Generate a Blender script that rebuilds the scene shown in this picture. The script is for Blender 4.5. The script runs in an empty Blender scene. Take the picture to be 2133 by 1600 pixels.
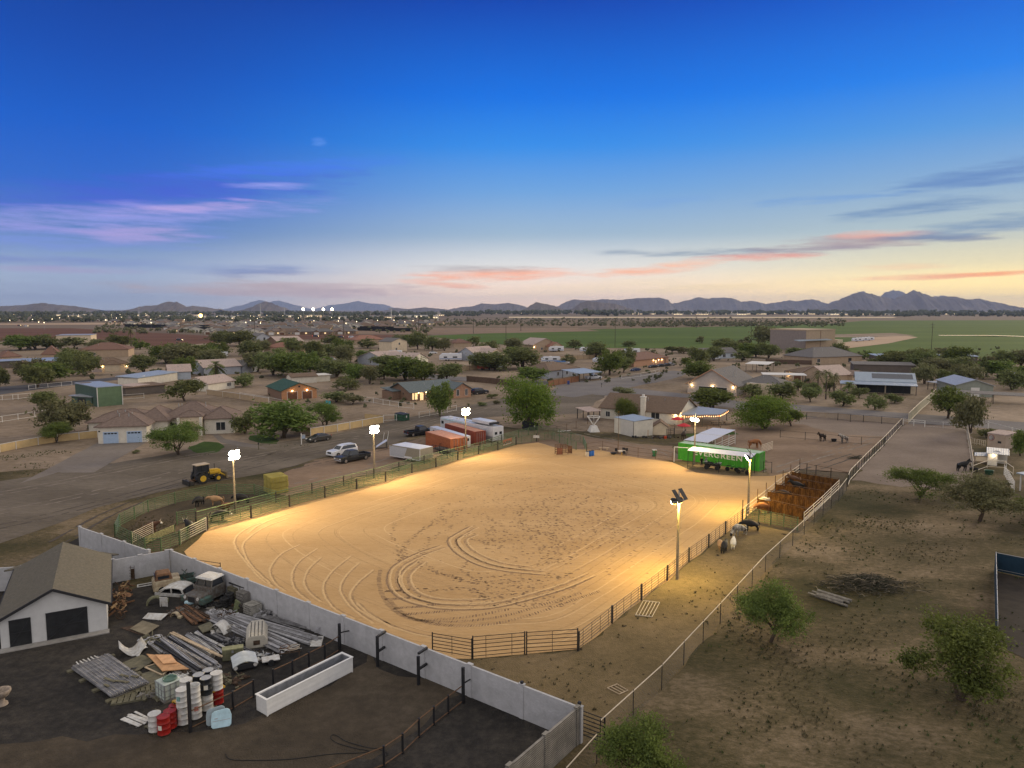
import bpy,bmesh,math,random
from mathutils import Vector,Matrix
from math import radians as R,sin,cos,pi,atan,atan2,sqrt,hypot
random.seed(7)
D=bpy.data
SC=bpy.context.scene
COL=SC.collection
# ------------------------------------------------------------------ camera model (drone at 25 m)
FPX,CZ,HOR=1481.0,25.0,645.0
PIT=atan((800-HOR)/FPX)
cP,sP=cos(PIT),sin(PIT)
def ray(px,py):
 x,y=(px-1066.5)/FPX,(800-py)/FPX
 return Vector((x,cP+y*sP,-sP+y*cP))
def G(px,py,z=0.0):
 """a place on the land, read off the survey photograph"""
 d=ray(px,py)
 t=(CZ-z)/-d.z
 return Vector((d.x*t,d.y*t,z))
def HT(px,pb,pt):
 """height of something standing at (px, pb) whose top shows at row pt"""
 Y=G(px,pb).y
 k=(800-pt)/FPX
 return Y*(k*cP-sP)/(cP+k*sP)+CZ
def MPP(py):
 d=ray(1066,py)
 return CZ/-d.z/FPX
def far_pt(px,py,dist):
 d=ray(px,py)
 return Vector((0,0,CZ))+d*(dist/d.y)
# ------------------------------------------------------------------ materials
MATS={}
def lin(c):
 return tuple((v/255/12.92)if v<=10 else(((v/255)+.055)/1.055)**2.4 for v in c)
def mat(name,col,rough=.8,metal=0.,nz=3.,amt=.25,bump=0.,bsc=30.,col2=None,emit=0.,ecol=None,wave=None,rnd=0.,trans=0.,spec=.3):
 if name in MATS:return MATS[name]
 m=D.materials.new(name);m.use_nodes=True
 nt=m.node_tree;N=nt.nodes;L=nt.links
 b=N['Principled BSDF']
 b.inputs['Roughness'].default_value=rough
 b.inputs['Metallic'].default_value=metal
 b.inputs['Specular IOR Level'].default_value=spec
 tc=N.new('ShaderNodeTexCoord')
 base=tuple(col)+(1,)
 if amt>0 or col2:
  n=N.new('ShaderNodeTexNoise');n.inputs['Scale'].default_value=nz;n.inputs['Detail'].default_value=7;n.inputs['Roughness'].default_value=.65
  L.new(tc.outputs['Object'],n.inputs['Vector'])
  r=N.new('ShaderNodeValToRGB')
  c2=tuple(col2)+(1,)if col2 else tuple(v*(1-amt)for v in col)+(1,)
  c1=base if col2 else tuple(min(1,v*(1+amt))for v in col)+(1,)
  r.color_ramp.elements[0].position=.34;r.color_ramp.elements[1].position=.66
  r.color_ramp.elements[0].color=c2;r.color_ramp.elements[1].color=c1
  L.new(n.outputs['Fac'],r.inputs['Fac'])
  out=r.outputs['Color']
  if rnd>0:
   oi=N.new('ShaderNodeObjectInfo');hs=N.new('ShaderNodeHueSaturation')
   mr=N.new('ShaderNodeMapRange');mr.inputs['To Min'].default_value=1-rnd;mr.inputs['To Max'].default_value=1+rnd
   L.new(oi.outputs['Random'],mr.inputs['Value']);L.new(mr.outputs['Result'],hs.inputs['Value'])
   m2=N.new('ShaderNodeMapRange');m2.inputs['To Min'].default_value=.5-rnd*.1;m2.inputs['To Max'].default_value=.5+rnd*.06
   L.new(oi.outputs['Random'],m2.inputs['Value']);L.new(m2.outputs['Result'],hs.inputs['Hue'])
   L.new(out,hs.inputs['Color']);out=hs.outputs['Color']
  L.new(out,b.inputs['Base Color'])
  src=out
 else:
  b.inputs['Base Color'].default_value=base
 if bump>0 or wave:
  bp=N.new('ShaderNodeBump');bp.inputs['Strength'].default_value=bump or .6;bp.inputs['Distance'].default_value=.05
  if wave:
   w=N.new('ShaderNodeTexWave');w.wave_type='BANDS';w.bands_direction=wave[0];w.inputs['Scale'].default_value=wave[1]
   w.inputs['Distortion'].default_value=wave[2]if len(wave)>2 else 0
   L.new(tc.outputs['Object'],w.inputs['Vector']);L.new(w.outputs['Fac'],bp.inputs['Height'])
  else:
   n2=N.new('ShaderNodeTexNoise');n2.inputs['Scale'].default_value=bsc;n2.inputs['Detail'].default_value=5
   L.new(tc.outputs['Object'],n2.inputs['Vector']);L.new(n2.outputs['Fac'],bp.inputs['Height'])
  L.new(bp.outputs['Normal'],b.inputs['Normal'])
 if emit>0:
  b.inputs['Emission Color'].default_value=tuple(ecol or col)+(1,)
  b.inputs['Emission Strength'].default_value=emit
 if trans>0:
  t=N.new('ShaderNodeBsdfTranslucent');mx=N.new('ShaderNodeMixShader');mx.inputs['Fac'].default_value=trans
  L.new(src,t.inputs['Color'])
  L.new(b.outputs[0],mx.inputs[1]);L.new(t.outputs[0],mx.inputs[2]);L.new(mx.outputs[0],N['Material Output'].inputs['Surface'])
 MATS[name]=m
 return m
def ground_mat(name,stops,scale=.12,fine=2.2,bump=.5,rough=.95,stretch=None,mixfine=.45,spots=None,bsc=9.):
 """soil: two octaves of noise through a colour ramp; stops = [(pos, colour)]"""
 m=D.materials.new(name);m.use_nodes=True
 nt=m.node_tree;N=nt.nodes;L=nt.links;b=N['Principled BSDF']
 b.inputs['Roughness'].default_value=rough;b.inputs['Specular IOR Level'].default_value=.1
 tc=N.new('ShaderNodeTexCoord');mp=N.new('ShaderNodeMapping')
 L.new(tc.outputs['Object'],mp.inputs['Vector'])
 if stretch:
  mp.inputs['Rotation'].default_value=(0,0,stretch[0]);mp.inputs['Scale'].default_value=(stretch[1],stretch[2],1)
 a=N.new('ShaderNodeTexNoise');a.inputs['Scale'].default_value=scale;a.inputs['Detail'].default_value=8;a.inputs['Roughness'].default_value=.62
 f=N.new('ShaderNodeTexNoise');f.inputs['Scale'].default_value=fine;f.inputs['Detail'].default_value=8;f.inputs['Roughness'].default_value=.75
 L.new(mp.outputs[0],a.inputs['Vector']);L.new(mp.outputs[0],f.inputs['Vector'])
 mx=N.new('ShaderNodeMix');mx.data_type='FLOAT';mx.inputs[0].default_value=mixfine
 L.new(a.outputs['Fac'],mx.inputs[2]);L.new(f.outputs['Fac'],mx.inputs[3])
 r=N.new('ShaderNodeValToRGB');els=r.color_ramp.elements
 while len(els)<len(stops):els.new(.5)
 for e,(p,c)in zip(els,stops):e.position=p;e.color=tuple(c)+(1,)
 L.new(mx.outputs[0],r.inputs['Fac'])
 out=r.outputs['Color']
 if spots:
  v=N.new('ShaderNodeTexNoise');v.inputs['Scale'].default_value=spots[0];v.inputs['Detail'].default_value=3
  L.new(tc.outputs['Object'],v.inputs['Vector'])
  rr=N.new('ShaderNodeValToRGB');rr.color_ramp.elements[0].position=spots[1];rr.color_ramp.elements[1].position=spots[1]+.07
  L.new(v.outputs['Fac'],rr.inputs['Fac'])
  mc=N.new('ShaderNodeMix');mc.data_type='RGBA';L.new(rr.outputs['Color'],mc.inputs[0]);L.new(out,mc.inputs[6]);mc.inputs[7].default_value=tuple(spots[2])+(1,)
  out=mc.outputs[2]
 L.new(out,b.inputs['Base Color'])
 bp=N.new('ShaderNodeBump');bp.inputs['Strength'].default_value=bump;bp.inputs['Distance'].default_value=.12
 n3=N.new('ShaderNodeTexNoise');n3.inputs['Scale'].default_value=bsc;n3.inputs['Detail'].default_value=6
 L.new(mp.outputs[0],n3.inputs['Vector']);L.new(n3.outputs['Fac'],bp.inputs['Height']);L.new(bp.outputs['Normal'],b.inputs['Normal'])
 MATS[name]=m
 return m
# ------------------------------------------------------------------ mesh builder
class MB:
 def __init__(s):s.v=[];s.f=[];s.mi=[];s.cur=0;s.sm=[]
 def add(s,vs,fs,smooth=False):
  o=len(s.v);s.v+=[tuple(p)for p in vs]
  for f in fs:s.f.append([i+o for i in f]);s.mi.append(s.cur);s.sm.append(smooth)
  return s
 def m(s,i):s.cur=i;return s
 def box(s,c,d,rz=0,rx=0,ry=0):
  M=Matrix.Translation(c)@Matrix.Rotation(rz,4,'Z')@Matrix.Rotation(ry,4,'Y')@Matrix.Rotation(rx,4,'X')
  h=[v/2 for v in d]
  vs=[M@Vector((x*h[0],y*h[1],z*h[2]))for x in(-1,1)for y in(-1,1)for z in(-1,1)]
  return s.add(vs,[(0,1,3,2),(4,6,7,5),(0,4,5,1),(2,3,7,6),(0,2,6,4),(1,5,7,3)])
 def bb(s,x0,x1,y0,y1,z0,z1):
  return s.box(((x0+x1)/2,(y0+y1)/2,(z0+z1)/2),(x1-x0,y1-y0,z1-z0))
 def tube(s,p,q,r,r2=None,n=6,cap=True):
  p,q=Vector(p),Vector(q);d=q-p
  if d.length<1e-6:return s
  r2=r if r2 is None else r2
  d.normalize();a=d.orthogonal().normalized();b=d.cross(a)
  vs=[]
  for c,rr in((p,r),(q,r2)):
   for i in range(n):
    t=2*pi*i/n+pi/n;vs.append(c+(a*cos(t)+b*sin(t))*rr)
  fs=[(i,(i+1)%n,n+(i+1)%n,n+i)for i in range(n)]
  s.add(vs,fs,n>5)
  if cap:s.add(vs,[tuple(range(n-1,-1,-1)),tuple(range(n,2*n))])
  return s
 def path(s,pts,r,n=5):
  for a,b in zip(pts,pts[1:]):s.tube(a,b,r,n=n)
  return s
 def bar(s,p,q,w,h=None,up=(0,0,1)):
  p,q=Vector(p),Vector(q);d=(q-p);h=h or w
  if d.length<1e-6:return s
  d.normalize();up=Vector(up)
  if abs(d.dot(up))>.98:up=Vector((1,0,0))
  a=d.cross(up).normalized()*(w/2);b=a.cross(d).normalized()*(h/2)
  vs=[c+x*a+y*b for c in(p,q)for x,y in((-1,-1),(1,-1),(1,1),(-1,1))]
  return s.add(vs,[(3,2,1,0),(4,5,6,7),(0,1,5,4),(1,2,6,5),(2,3,7,6),(3,0,4,7)])
 def prism(s,poly,z0,z1):
  n=len(poly)
  vs=[(p[0],p[1],z0)for p in poly]+[(p[0],p[1],z1)for p in poly]
  return s.add(vs,[tuple(range(n-1,-1,-1)),tuple(range(n,2*n))]+[(i,(i+1)%n,n+(i+1)%n,n+i)for i in range(n)])
 def prof(s,poly,y0,y1,top=None):
  """side profile (x, z) swept along y; top(x, z) -> y inset"""
  n=len(poly)
  ins=[top(x,z)if top else 0 for x,z in poly]
  vs=[(x,y0+i,z)for(x,z),i in zip(poly,ins)]+[(x,y1-i,z)for(x,z),i in zip(poly,ins)]
  return s.add(vs,[tuple(range(n)),tuple(range(2*n-1,n-1,-1))]+[(n+i,n+(i+1)%n,(i+1)%n,i)for i in range(n)])
 def slab(s,pts,t):
  """a sheet through pts (any plane) with thickness t downwards along its normal"""
  pts=[Vector(p)for p in pts];n=len(pts)
  nn=(pts[1]-pts[0]).cross(pts[2]-pts[0]).normalized()
  if nn.z<0:pts.reverse();nn=-nn
  vs=pts+[p-nn*t for p in pts]
  return s.add(vs,[tuple(range(n)),tuple(range(2*n-1,n-1,-1))]+[(i,n+i,n+(i+1)%n,(i+1)%n)for i in range(n)])
 def lathe(s,prof,c=(0,0,0),n=14):
  c=Vector(c);vs=[]
  for r,z in prof:
   for i in range(n):vs.append(c+Vector((r*cos(2*pi*i/n),r*sin(2*pi*i/n),z)))
  fs=[]
  for k in range(len(prof)-1):
   for i in range(n):fs.append((k*n+i,k*n+(i+1)%n,(k+1)*n+(i+1)%n,(k+1)*n+i))
  s.add(vs,fs,True)
  s.add(vs[:n],[tuple(range(n-1,-1,-1))]);s.add(vs[-n:],[tuple(range(n))])
  return s
 def disc(s,c,ax,r,w,n=14):
  c,ax=Vector(c),Vector(ax).normalized()
  return s.tube(c-ax*w/2,c+ax*w/2,r,n=n)
 def ball(s,c,r,n=8,sc=(1,1,1)):
  c=Vector(c);vs=[];fs=[]
  for j in range(n+1):
   t=pi*j/n
   for i in range(n*2):
    a=pi*i/n;vs.append(c+Vector((r*sin(t)*cos(a)*sc[0],r*sin(t)*sin(a)*sc[1],r*cos(t)*sc[2])))
  k=n*2
  for j in range(n):
   for i in range(k):fs.append((j*k+i,(j+1)*k+i,(j+1)*k+(i+1)%k,j*k+(i+1)%k))
  return s.add(vs,fs,True)
 def corr(s,p,q,z0,z1,pitch=.28,dep=.05):
  """a corrugated sheet wall from p to q"""
  p,q=Vector(p).to_2d(),Vector(q).to_2d();d=q-p;L=d.length;d.normalize();nrm=Vector((d.y,-d.x))
  k=max(2,int(L/pitch));pts=[]
  for i in range(k):
   for f,o in((0,0),(.25,0),(.5,dep),(.75,dep)):
    pts.append(p+d*((i+f)*L/k)+nrm*o)
  pts.append(q)
  vs=[(a.x,a.y,z0)for a in pts]+[(a.x,a.y,z1)for a in pts];n=len(pts)
  return s.add(vs,[(i,i+1,n+i+1,n+i)for i in range(n-1)])
def lk(o):
 COL.objects.link(o);return o
def obj(name,mb,mats,parent=None,loc=None,rz=0,bevel=0):
 me=D.meshes.new(name)
 me.from_pydata(mb.v,[],mb.f)
 for m_ in(mats if isinstance(mats,(list,tuple))else[mats]):me.materials.append(m_)
 me.polygons.foreach_set('material_index',mb.mi)
 me.polygons.foreach_set('use_smooth',mb.sm)
 me.update()
 o=lk(D.objects.new(name,me))
 if parent is not None:o.parent=parent
 if loc is not None:o.location=loc
 if rz:o.rotation_euler=(0,0,rz)
 if bevel:
  bv=o.modifiers.new('b','BEVEL');bv.width=bevel;bv.segments=2;bv.limit_method='ANGLE'
 return o
def tag(o,label,cat,group=None):
 o['label']=label;o['category']=cat
 if group:o['group']=group
 return o
def thing(name,label,cat,loc=(0,0,0),rz=0,group=None):
 o=lk(D.objects.new(name,None));o.empty_display_size=.1
 o.location=loc;o.rotation_euler=(0,0,rz)
 return tag(o,label,cat,group)
def struct(name,mb,mats,kind='structure'):
 o=obj(name,mb,mats);o['kind']=kind
 return o
KIDS={}
def dup(root,loc,rz=0,label=None,group=None,sc=None):
 def cp(o,par):
  c=o.copy();lk(c)
  if par is not None:c.parent=par
  for ch in o.children:cp(ch,c)
  return c
 r=cp(root,None)
 r.location=loc;r.rotation_euler=(0,0,rz)
 if label:r['label']=label
 if group:r['group']=group
 if sc:r.scale=sc if isinstance(sc,(tuple,list))else(sc,sc,sc)
 return r
def ang(a,b):
 d=Vector(b)-Vector(a);return atan2(d.y,d.x)
# ------------------------------------------------------------------ camera
cam=D.cameras.new('camera');co=lk(D.objects.new('camera',cam))
cam.sensor_width=36;cam.lens=FPX/2133*36;cam.clip_end=80000;cam.clip_start=.2
co.location=(0,0,CZ);co.rotation_euler=(pi/2-PIT,0,0)
SC.camera=co
SC.view_settings.view_transform='Standard';SC.view_settings.look='None'
SC.view_settings.exposure=.13;SC.view_settings.gamma=1
SC.render.engine='CYCLES'
SC.cycles.use_denoising=True
SC.cycles.max_bounces=5;SC.cycles.diffuse_bounces=3;SC.cycles.glossy_bounces=2;SC.cycles.transmission_bounces=3
SC.cycles.volume_bounces=0;SC.cycles.transparent_max_bounces=6
SC.cycles.sample_clamp_indirect=3
SC.cycles.caustics_reflective=False;SC.cycles.caustics_refractive=False
# ------------------------------------------------------------------ sky
def build_world():
 w=D.worlds.new('World');SC.world=w;w.use_nodes=True
 nt=w.node_tree;N=nt.nodes;L=nt.links
 bg=N['Background']
 def mth(op,a,b=None,c=None,clamp=False):
  n=N.new('ShaderNodeMath');n.operation=op;n.use_clamp=clamp
  for i,v in enumerate((a,b,c)):
   if v is None:continue
   if isinstance(v,(int,float)):n.inputs[i].default_value=v
   else:L.new(v,n.inputs[i])
  return n.outputs[0]
 tc=N.new('ShaderNodeTexCoord');sx=N.new('ShaderNodeSeparateXYZ');L.new(tc.outputs['Generated'],sx.inputs[0])
 el=mth('MULTIPLY',mth('ARCSINE',sx.outputs[2]),180/pi)
 az=mth('MULTIPLY',mth('ARCTAN2',sx.outputs[0],sx.outputs[1]),180/pi)
 fac=mth('DIVIDE',el,90.0,clamp=True)
 def ramp(stops,dim=1.0):
  stops=[(d,tuple(v*(dim if 4<d<30 else 1)for v in c))for d,c in stops]
  r=N.new('ShaderNodeValToRGB');e=r.color_ramp.elements
  while len(e)<len(stops):e.new(.5)
  for k,(d,c)in zip(e,stops):k.position=max(0,d/90);k.color=tuple(c)+(1,)
  L.new(fac,r.inputs['Fac']);return r.outputs['Color']
 UP=[(34,(.46,.45,.45)),(60,(.66,.60,.55)),(90,(.66,.60,.54))]
 left=ramp([(0,(.40,.44,.52)),(2.2,(.33,.41,.55)),(5.2,lin((98,142,205))),(8.5,lin((40,110,218))),(12.5,lin((0,98,214))),(17,lin((0,80,190))),(23,lin((0,56,156)))]+UP,.72)
 mid=ramp([(0,(1.22,.82,.50)),(1.6,(1.08,.80,.58)),(3.4,(.74,.72,.68)),(5.8,lin((166,192,214))),(9.2,lin((112,168,228))),(12.5,lin((48,144,238))),(16,lin((0,116,232))),(22.5,lin((0,68,180)))]+UP,.80)
 right=ramp([(0,(1.45,.98,.28)),(1.8,(1.25,.95,.36)),(3.2,lin((228,216,172))),(5.6,lin((184,202,205))),(8.6,lin((140,178,214))),(12,lin((84,156,228))),(15.5,lin((24,130,238))),(22,lin((0,80,200)))]+UP,.80)
 def mixc(f,a,b):
  n=N.new('ShaderNodeMix');n.data_type='RGBA'
  if isinstance(f,(int,float)):n.inputs[0].default_value=f
  else:L.new(f,n.inputs[0])
  for i,v in((6,a),(7,b)):
   if isinstance(v,tuple):n.inputs[i].default_value=tuple(v)+(1,)
   else:L.new(v,n.inputs[i])
  return n.outputs[2]
 def mr(v,a,b):
  n=N.new('ShaderNodeMapRange');n.interpolation_type='SMOOTHSTEP';n.inputs['From Min'].default_value=a;n.inputs['From Max'].default_value=b
  L.new(v,n.inputs['Value']);return n.outputs['Result']
 sky=mixc(mr(az,-30,2),left,mid)
 sky=mixc(mr(az,2,36),sky,right)
 back=ramp([(0,(.78,.74,.76)),(12,(.84,.78,.78)),(30,(.66,.64,.66)),(60,(.62,.58,.55)),(90,(.62,.57,.53))])
 sky=mixc(mr(mth('ABSOLUTE',az),60,105),sky,back)
 cx=N.new('ShaderNodeCombineXYZ');L.new(mth('MULTIPLY',az,.11),cx.inputs[0]);L.new(mth('MULTIPLY_ADD',az,.06,mth('MULTIPLY',el,1.25)),cx.inputs[1])
 nz=N.new('ShaderNodeTexNoise');nz.inputs['Scale'].default_value=1.0;nz.inputs['Detail'].default_value=7;nz.inputs['Roughness'].default_value=.58;nz.inputs['Distortion'].default_value=.5
 L.new(cx.outputs[0],nz.inputs['Vector']);nA=nz.outputs['Fac']
 cx2=N.new('ShaderNodeCombineXYZ');L.new(mth('MULTIPLY',az,.3),cx2.inputs[0]);L.new(mth('MULTIPLY_ADD',az,-.02,mth('MULTIPLY',el,3.2)),cx2.inputs[1])
 nz2=N.new('ShaderNodeTexNoise');nz2.inputs['Scale'].default_value=1.0;nz2.inputs['Detail'].default_value=6;nz2.inputs['Roughness'].default_value=.6
 L.new(cx2.outputs[0],nz2.inputs['Vector']);nB=nz2.outputs['Fac']
 nS=mth('SUBTRACT',mth('ADD',nA,nB),1.0)
 def cloud(px,py,rx,ry,sl,c,al):
  d=ray(px,py).normalized();e0=math.degrees(math.asin(d.z));a0=math.degrees(atan2(d.x,d.y))
  ra,re=math.degrees(rx/FPX),math.degrees(ry/FPX)
  u=mth('DIVIDE',mth('SUBTRACT',az,a0),ra)
  v=mth('DIVIDE',mth('MULTIPLY_ADD',mth('SUBTRACT',az,a0),sl,mth('SUBTRACT',el,e0)),re)
  r2=mth('ADD',mth('MULTIPLY',u,u),mth('MULTIPLY',v,v))
  k=mth('ADD',mth('SUBTRACT',1.0,r2),mth('MULTIPLY',nS,3.4))
  return mr(k,-.75,1.7),c,al
 for c in[(330,398,300,34,-.12,(58,84,196),.8),(250,446,300,20,-.10,(150,150,218),.75),(410,432,130,9,-.12,(178,158,212),.7),(570,387,75,7,-.04,(150,155,224),.8),(590,352,190,14,-.12,(60,112,226),.55),(130,492,250,30,-.04,(112,136,210),.7),(280,488,100,16,-.03,(168,152,204),.7),(60,470,130,12,-.03,(150,145,210),.6),(110,545,190,9,-.02,(112,128,186),.7),(90,560,150,7,0,(160,146,186),.6),(120,600,300,24,0,(136,150,180),.5),(545,566,100,10,0,(120,124,166),.9),(480,560,200,10,0,(130,150,190),.6),(640,604,260,14,0,(212,168,156),.8),(560,600,300,14,0,(170,160,165),.6),(1045,572,170,12,-.03,(255,165,115),.85),(930,592,80,7,.06,(250,172,130),.8),(1010,560,130,7,0,(160,150,150),.6),(1470,527,180,8,.02,(112,136,160),.9),(1560,535,110,8,0,(228,150,130),.9),(1345,565,110,9,-.06,(255,172,122),.8),(1440,548,70,7,-.04,(252,182,138),.7),(1790,502,110,14,-.02,(160,136,142),.95),(1690,518,130,6,0,(150,140,150),.8),(1830,488,80,8,0,(232,170,150),.7),(1970,496,110,6,.03,(116,128,152),.9),(2080,362,150,20,-.10,(82,122,178),.8),(1905,437,120,13,-.06,(86,124,170),.8),(2070,468,120,16,-.06,(96,130,168),.8),(1720,415,130,8,-.03,(96,142,200),.7),(1380,422,90,9,-.06,(110,152,205),.5),(2060,571,110,4,-.04,(254,152,84),.95),(1900,578,90,5,-.02,(248,180,130),.8),(1880,556,70,6,0,(244,196,150),.7),(1240,602,190,16,-.05,(252,226,182),.6),(1550,596,190,8,-.05,(252,222,160),.5),(665,295,16,7,0,(110,152,230),.5)]:
  k,c2,al=cloud(*c)
  sky=mixc(mth('MULTIPLY',k,al),sky,lin(c2))
 sky=mixc(mr(el,-1.5,-.2),(.10,.085,.075),sky)
 ns=N.new('ShaderNodeTexSky');ns.sky_type='NISHITA';ns.sun_disc=False;ns.sun_elevation=R(2);ns.sun_rotation=R(52)
 sc_=N.new('ShaderNodeVectorMath');sc_.operation='SCALE';sc_.inputs['Scale'].default_value=.003
 L.new(ns.outputs[0],sc_.inputs[0])
 ad=N.new('ShaderNodeVectorMath');L.new(sky,ad.inputs[0]);L.new(sc_.outputs[0],ad.inputs[1])
 L.new(ad.outputs[0],bg.inputs['Color'])
 bg.inputs['Strength'].default_value=1.12
 w.cycles.sampling_method='MANUAL';w.cycles.sample_map_resolution=1024
build_world()
sun=D.lights.new('sun','SUN');so=lk(D.objects.new('sun',sun))
sun.energy=2.1;sun.angle=R(24);sun.color=(1,.80,.52)
so.rotation_euler=(R(75),0,R(90+38))
# ------------------------------------------------------------------ land
SOIL=ground_mat('pasture_soil',[(.32,(.030,.033,.012)),(.44,(.064,.055,.026)),(.52,(.118,.092,.050)),(.59,(.21,.158,.098)),(.70,(.32,.25,.165))],.06,1.7,1.,stretch=(.35,1,1.5),mixfine=.36,bsc=5)
DIRT=ground_mat('pale_dirt',[(.30,(.085,.064,.040)),(.42,(.17,.130,.089)),(.55,(.27,.208,.150)),(.70,(.41,.32,.235))],.028,.5,.5)
DUST=ground_mat('dusty_dirt',[(.3,(.11,.076,.052)),(.5,(.22,.155,.108)),(.7,(.34,.25,.18))],.06,1.2,.6,stretch=(.2,.5,1.6))
GRAVEL=ground_mat('gravel_road',[(.3,(.064,.053,.039)),(.48,(.128,.107,.083)),(.6,(.19,.16,.126)),(.75,(.28,.238,.192))],.05,1.8,.6,stretch=(.35,.35,1.4))
ROADM=ground_mat('grey_chipseal',[(.3,(.105,.097,.096)),(.5,(.165,.153,.15)),(.7,(.235,.217,.208))],.08,2.,.2)
YARD=ground_mat('dark_millings',[(.3,(.015,.0145,.0145)),(.46,(.034,.0315,.029)),(.6,(.068,.060,.051)),(.76,(.16,.138,.118))],.10,1.6,.8,mixfine=.45,bsc=14)
YARD2=ground_mat('brown_millings',[(.3,(.034,.029,.022)),(.5,(.072,.058,.042)),(.7,(.14,.113,.083))],.12,1.3,.8,bsc=10)
SAND=ground_mat('arena_sand_grain',[(.3,(.34,.205,.088)),(.42,(.43,.272,.125)),(.55,(.49,.32,.155)),(.72,(.57,.39,.20))],.10,2.2,.5,stretch=(.55,.45,1.6),mixfine=.45,bsc=6)
SANDL=mat('turned_sand',(.53,.355,.175),.95,amt=.12,nz=4)
SANDD=mat('shade_and_track_sand',(.20,.125,.070),.95,amt=.25,nz=3)  # painted shade of the hoof pits; also darkens the tyre tracks
SANDM=mat('rut_sand',(.33,.21,.105),.95,amt=.25,nz=2)
STRIP=ground_mat('trampled_soil',[(.3,(.075,.060,.028)),(.5,(.155,.115,.060)),(.7,(.25,.18,.10))],.16,1.8,.8,spots=(1.3,.66,(.03,.022,.014)))
PENM=ground_mat('pen_soil',[(.3,(.045,.040,.024)),(.5,(.085,.066,.042)),(.72,(.17,.125,.085))],.15,1.6,.8)
PADD=ground_mat('paddock_sand',[(.3,(.13,.10,.078)),(.5,(.205,.162,.13)),(.72,(.29,.235,.19))],.09,2.,.6)
CONC=ground_mat('driveway_concrete',[(.3,(.135,.115,.098)),(.5,(.19,.164,.142)),(.7,(.25,.218,.192))],.1,1.5,.1)
CROP=ground_mat('green_crop',[(.3,(.044,.076,.012)),(.5,(.068,.112,.018)),(.72,(.11,.155,.030))],.006,.05,.3,stretch=(.1,.4,2.4))
PLOW=ground_mat('red_plowed',[(.3,(.080,.040,.024)),(.5,(.13,.064,.040)),(.7,(.18,.095,.062))],.01,.08,.2,stretch=(0,.3,3))
TANF=ground_mat('tan_field',[(.3,(.30,.21,.14)),(.5,(.40,.29,.20)),(.7,(.50,.38,.27))],.008,.06,.1,stretch=(0,.4,2))
SCRUB=ground_mat('scrub_land',[(.36,(.055,.058,.028)),(.46,(.13,.10,.06)),(.58,(.25,.18,.125)),(.7,(.32,.235,.17))],.012,.09,.3,stretch=(0,.5,1.6),mixfine=.55)
LAWN=ground_mat('watered_lawn',[(.3,(.032,.055,.014)),(.5,(.055,.090,.022)),(.7,(.085,.12,.035))],.5,4,.6)
FARM=ground_mat('valley_floor',[(.3,(.10,.085,.055)),(.5,(.17,.13,.095)),(.7,(.26,.20,.15))],.0016,.012,.1,stretch=(0,.4,2.4))
def land(name,px,m,z,jit=.35,step=3.0,world=False):
 rr=random.Random(len(px)*31+int(px[0][0]))
 pts=[Vector(p+(0,))if world else G(*p)for p in px];out=[]
 for a,b in zip(pts,pts[1:]+pts[:1]):
  n=max(1,min(24,int((b-a).length/step)))
  for i in range(n):
   p=a.lerp(b,i/n)
   if i or jit>.3:p=p+Vector((rr.uniform(-jit,jit),rr.uniform(-jit,jit),0))
   out.append((p.x,p.y,z))
 bm=bmesh.new();vs=[bm.verts.new(p)for p in out]
 try:
  f=bm.faces.new(vs);bmesh.ops.triangulate(bm,faces=[f])
 except Exception:pass
 for f in bm.faces:
  if f.normal.z<0:f.normal_flip()
 me=D.meshes.new(name);bm.to_mesh(me);bm.free()
 me.materials.append(m);o=lk(D.objects.new(name,me));o['kind']='structure'
 return o
mb=MB();S_=30000
mb.add([(-S_,-3000,0),(S_,-3000,0),(S_,40000,0),(-S_,40000,0)],[(0,1,2,3)])
gnd=struct('ground',mb,FARM)
# near pasture and everything round the arena
land('pasture',[(-900,2600),(3400,2600),(3400,1000),(2500,905),(2060,885),(1880,880),(1300,900),(1100,880),(820,890),(400,950),(-300,1000),(-900,1100)],SOIL,.006,.3)
land('dirt',[(-1500,1130),(-200,1000),(300,960),(640,925),(980,880),(1100,895),(1400,905),(1900,885),(2900,960),(3600,880),(3300,730),(2133,722),(1500,728),(900,700),(400,712),(-200,712),(-1300,730)],DIRT,.018,.3)
land('field',[(-1800,722),(-100,712),(180,707),(330,722),(420,716),(560,707),(330,694),(150,684),(-200,684),(-1800,690)],PLOW,.14,.3,40)
land('field',[(-900,681),(330,676),(345,671),(60,674),(-900,677)],TANF,.16,.3,40)
land('field',[(-900,672),(170,672),(180,664),(-900,661)],SCRUB,.2,.3,40)
land('crop_field',[(880,700),(1100,724),(1500,727),(1620,722),(1700,716),(1760,735),(2133,752),(3200,800),(4200,690),(3000,667),(2133,667),(1800,668),(1740,674),(1600,678),(1480,680),(1300,684)],CROP,.12,.3,30)
land('scrubland',[(900,690),(1200,687),(1480,681),(1610,678),(1760,672),(1800,668),(1700,662),(1300,664),(1080,668),(900,672)],SCRUB,.15,.3,40)
land('field',[(1060,662.5),(1860,662.5),(1870,660.8),(1060,660.2)],mat('stubble',(.62,.50,.32),.9,amt=.15,nz=.01),.5,0,400)
land('field',[(520,695),(900,697),(1250,690),(1200,684),(760,682),(600,683)],DUST,.16,.3,40)
land('field',[(560,708),(760,706),(880,700),(900,698),(600,697)],PLOW,.16,.3,40)
land('farm_track',[(1660,726),(1760,727),(1850,716),(1912,703),(1890,700),(1830,702),(1740,717)],TANF,.2,.3,20)
land('farm_track',[(1720,703),(1860,703),(1905,699),(1860,694),(1740,697)],DIRT,.17,.3,20)
land('irrigation_water',[(1955,699.6),(2070,699.8),(2140,702.2),(2140,701),(2070,698.6),(1955,698.6)],mat('bright_water',(.75,.74,.55),.08,amt=0,spec=.8),.22,0,100)
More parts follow.
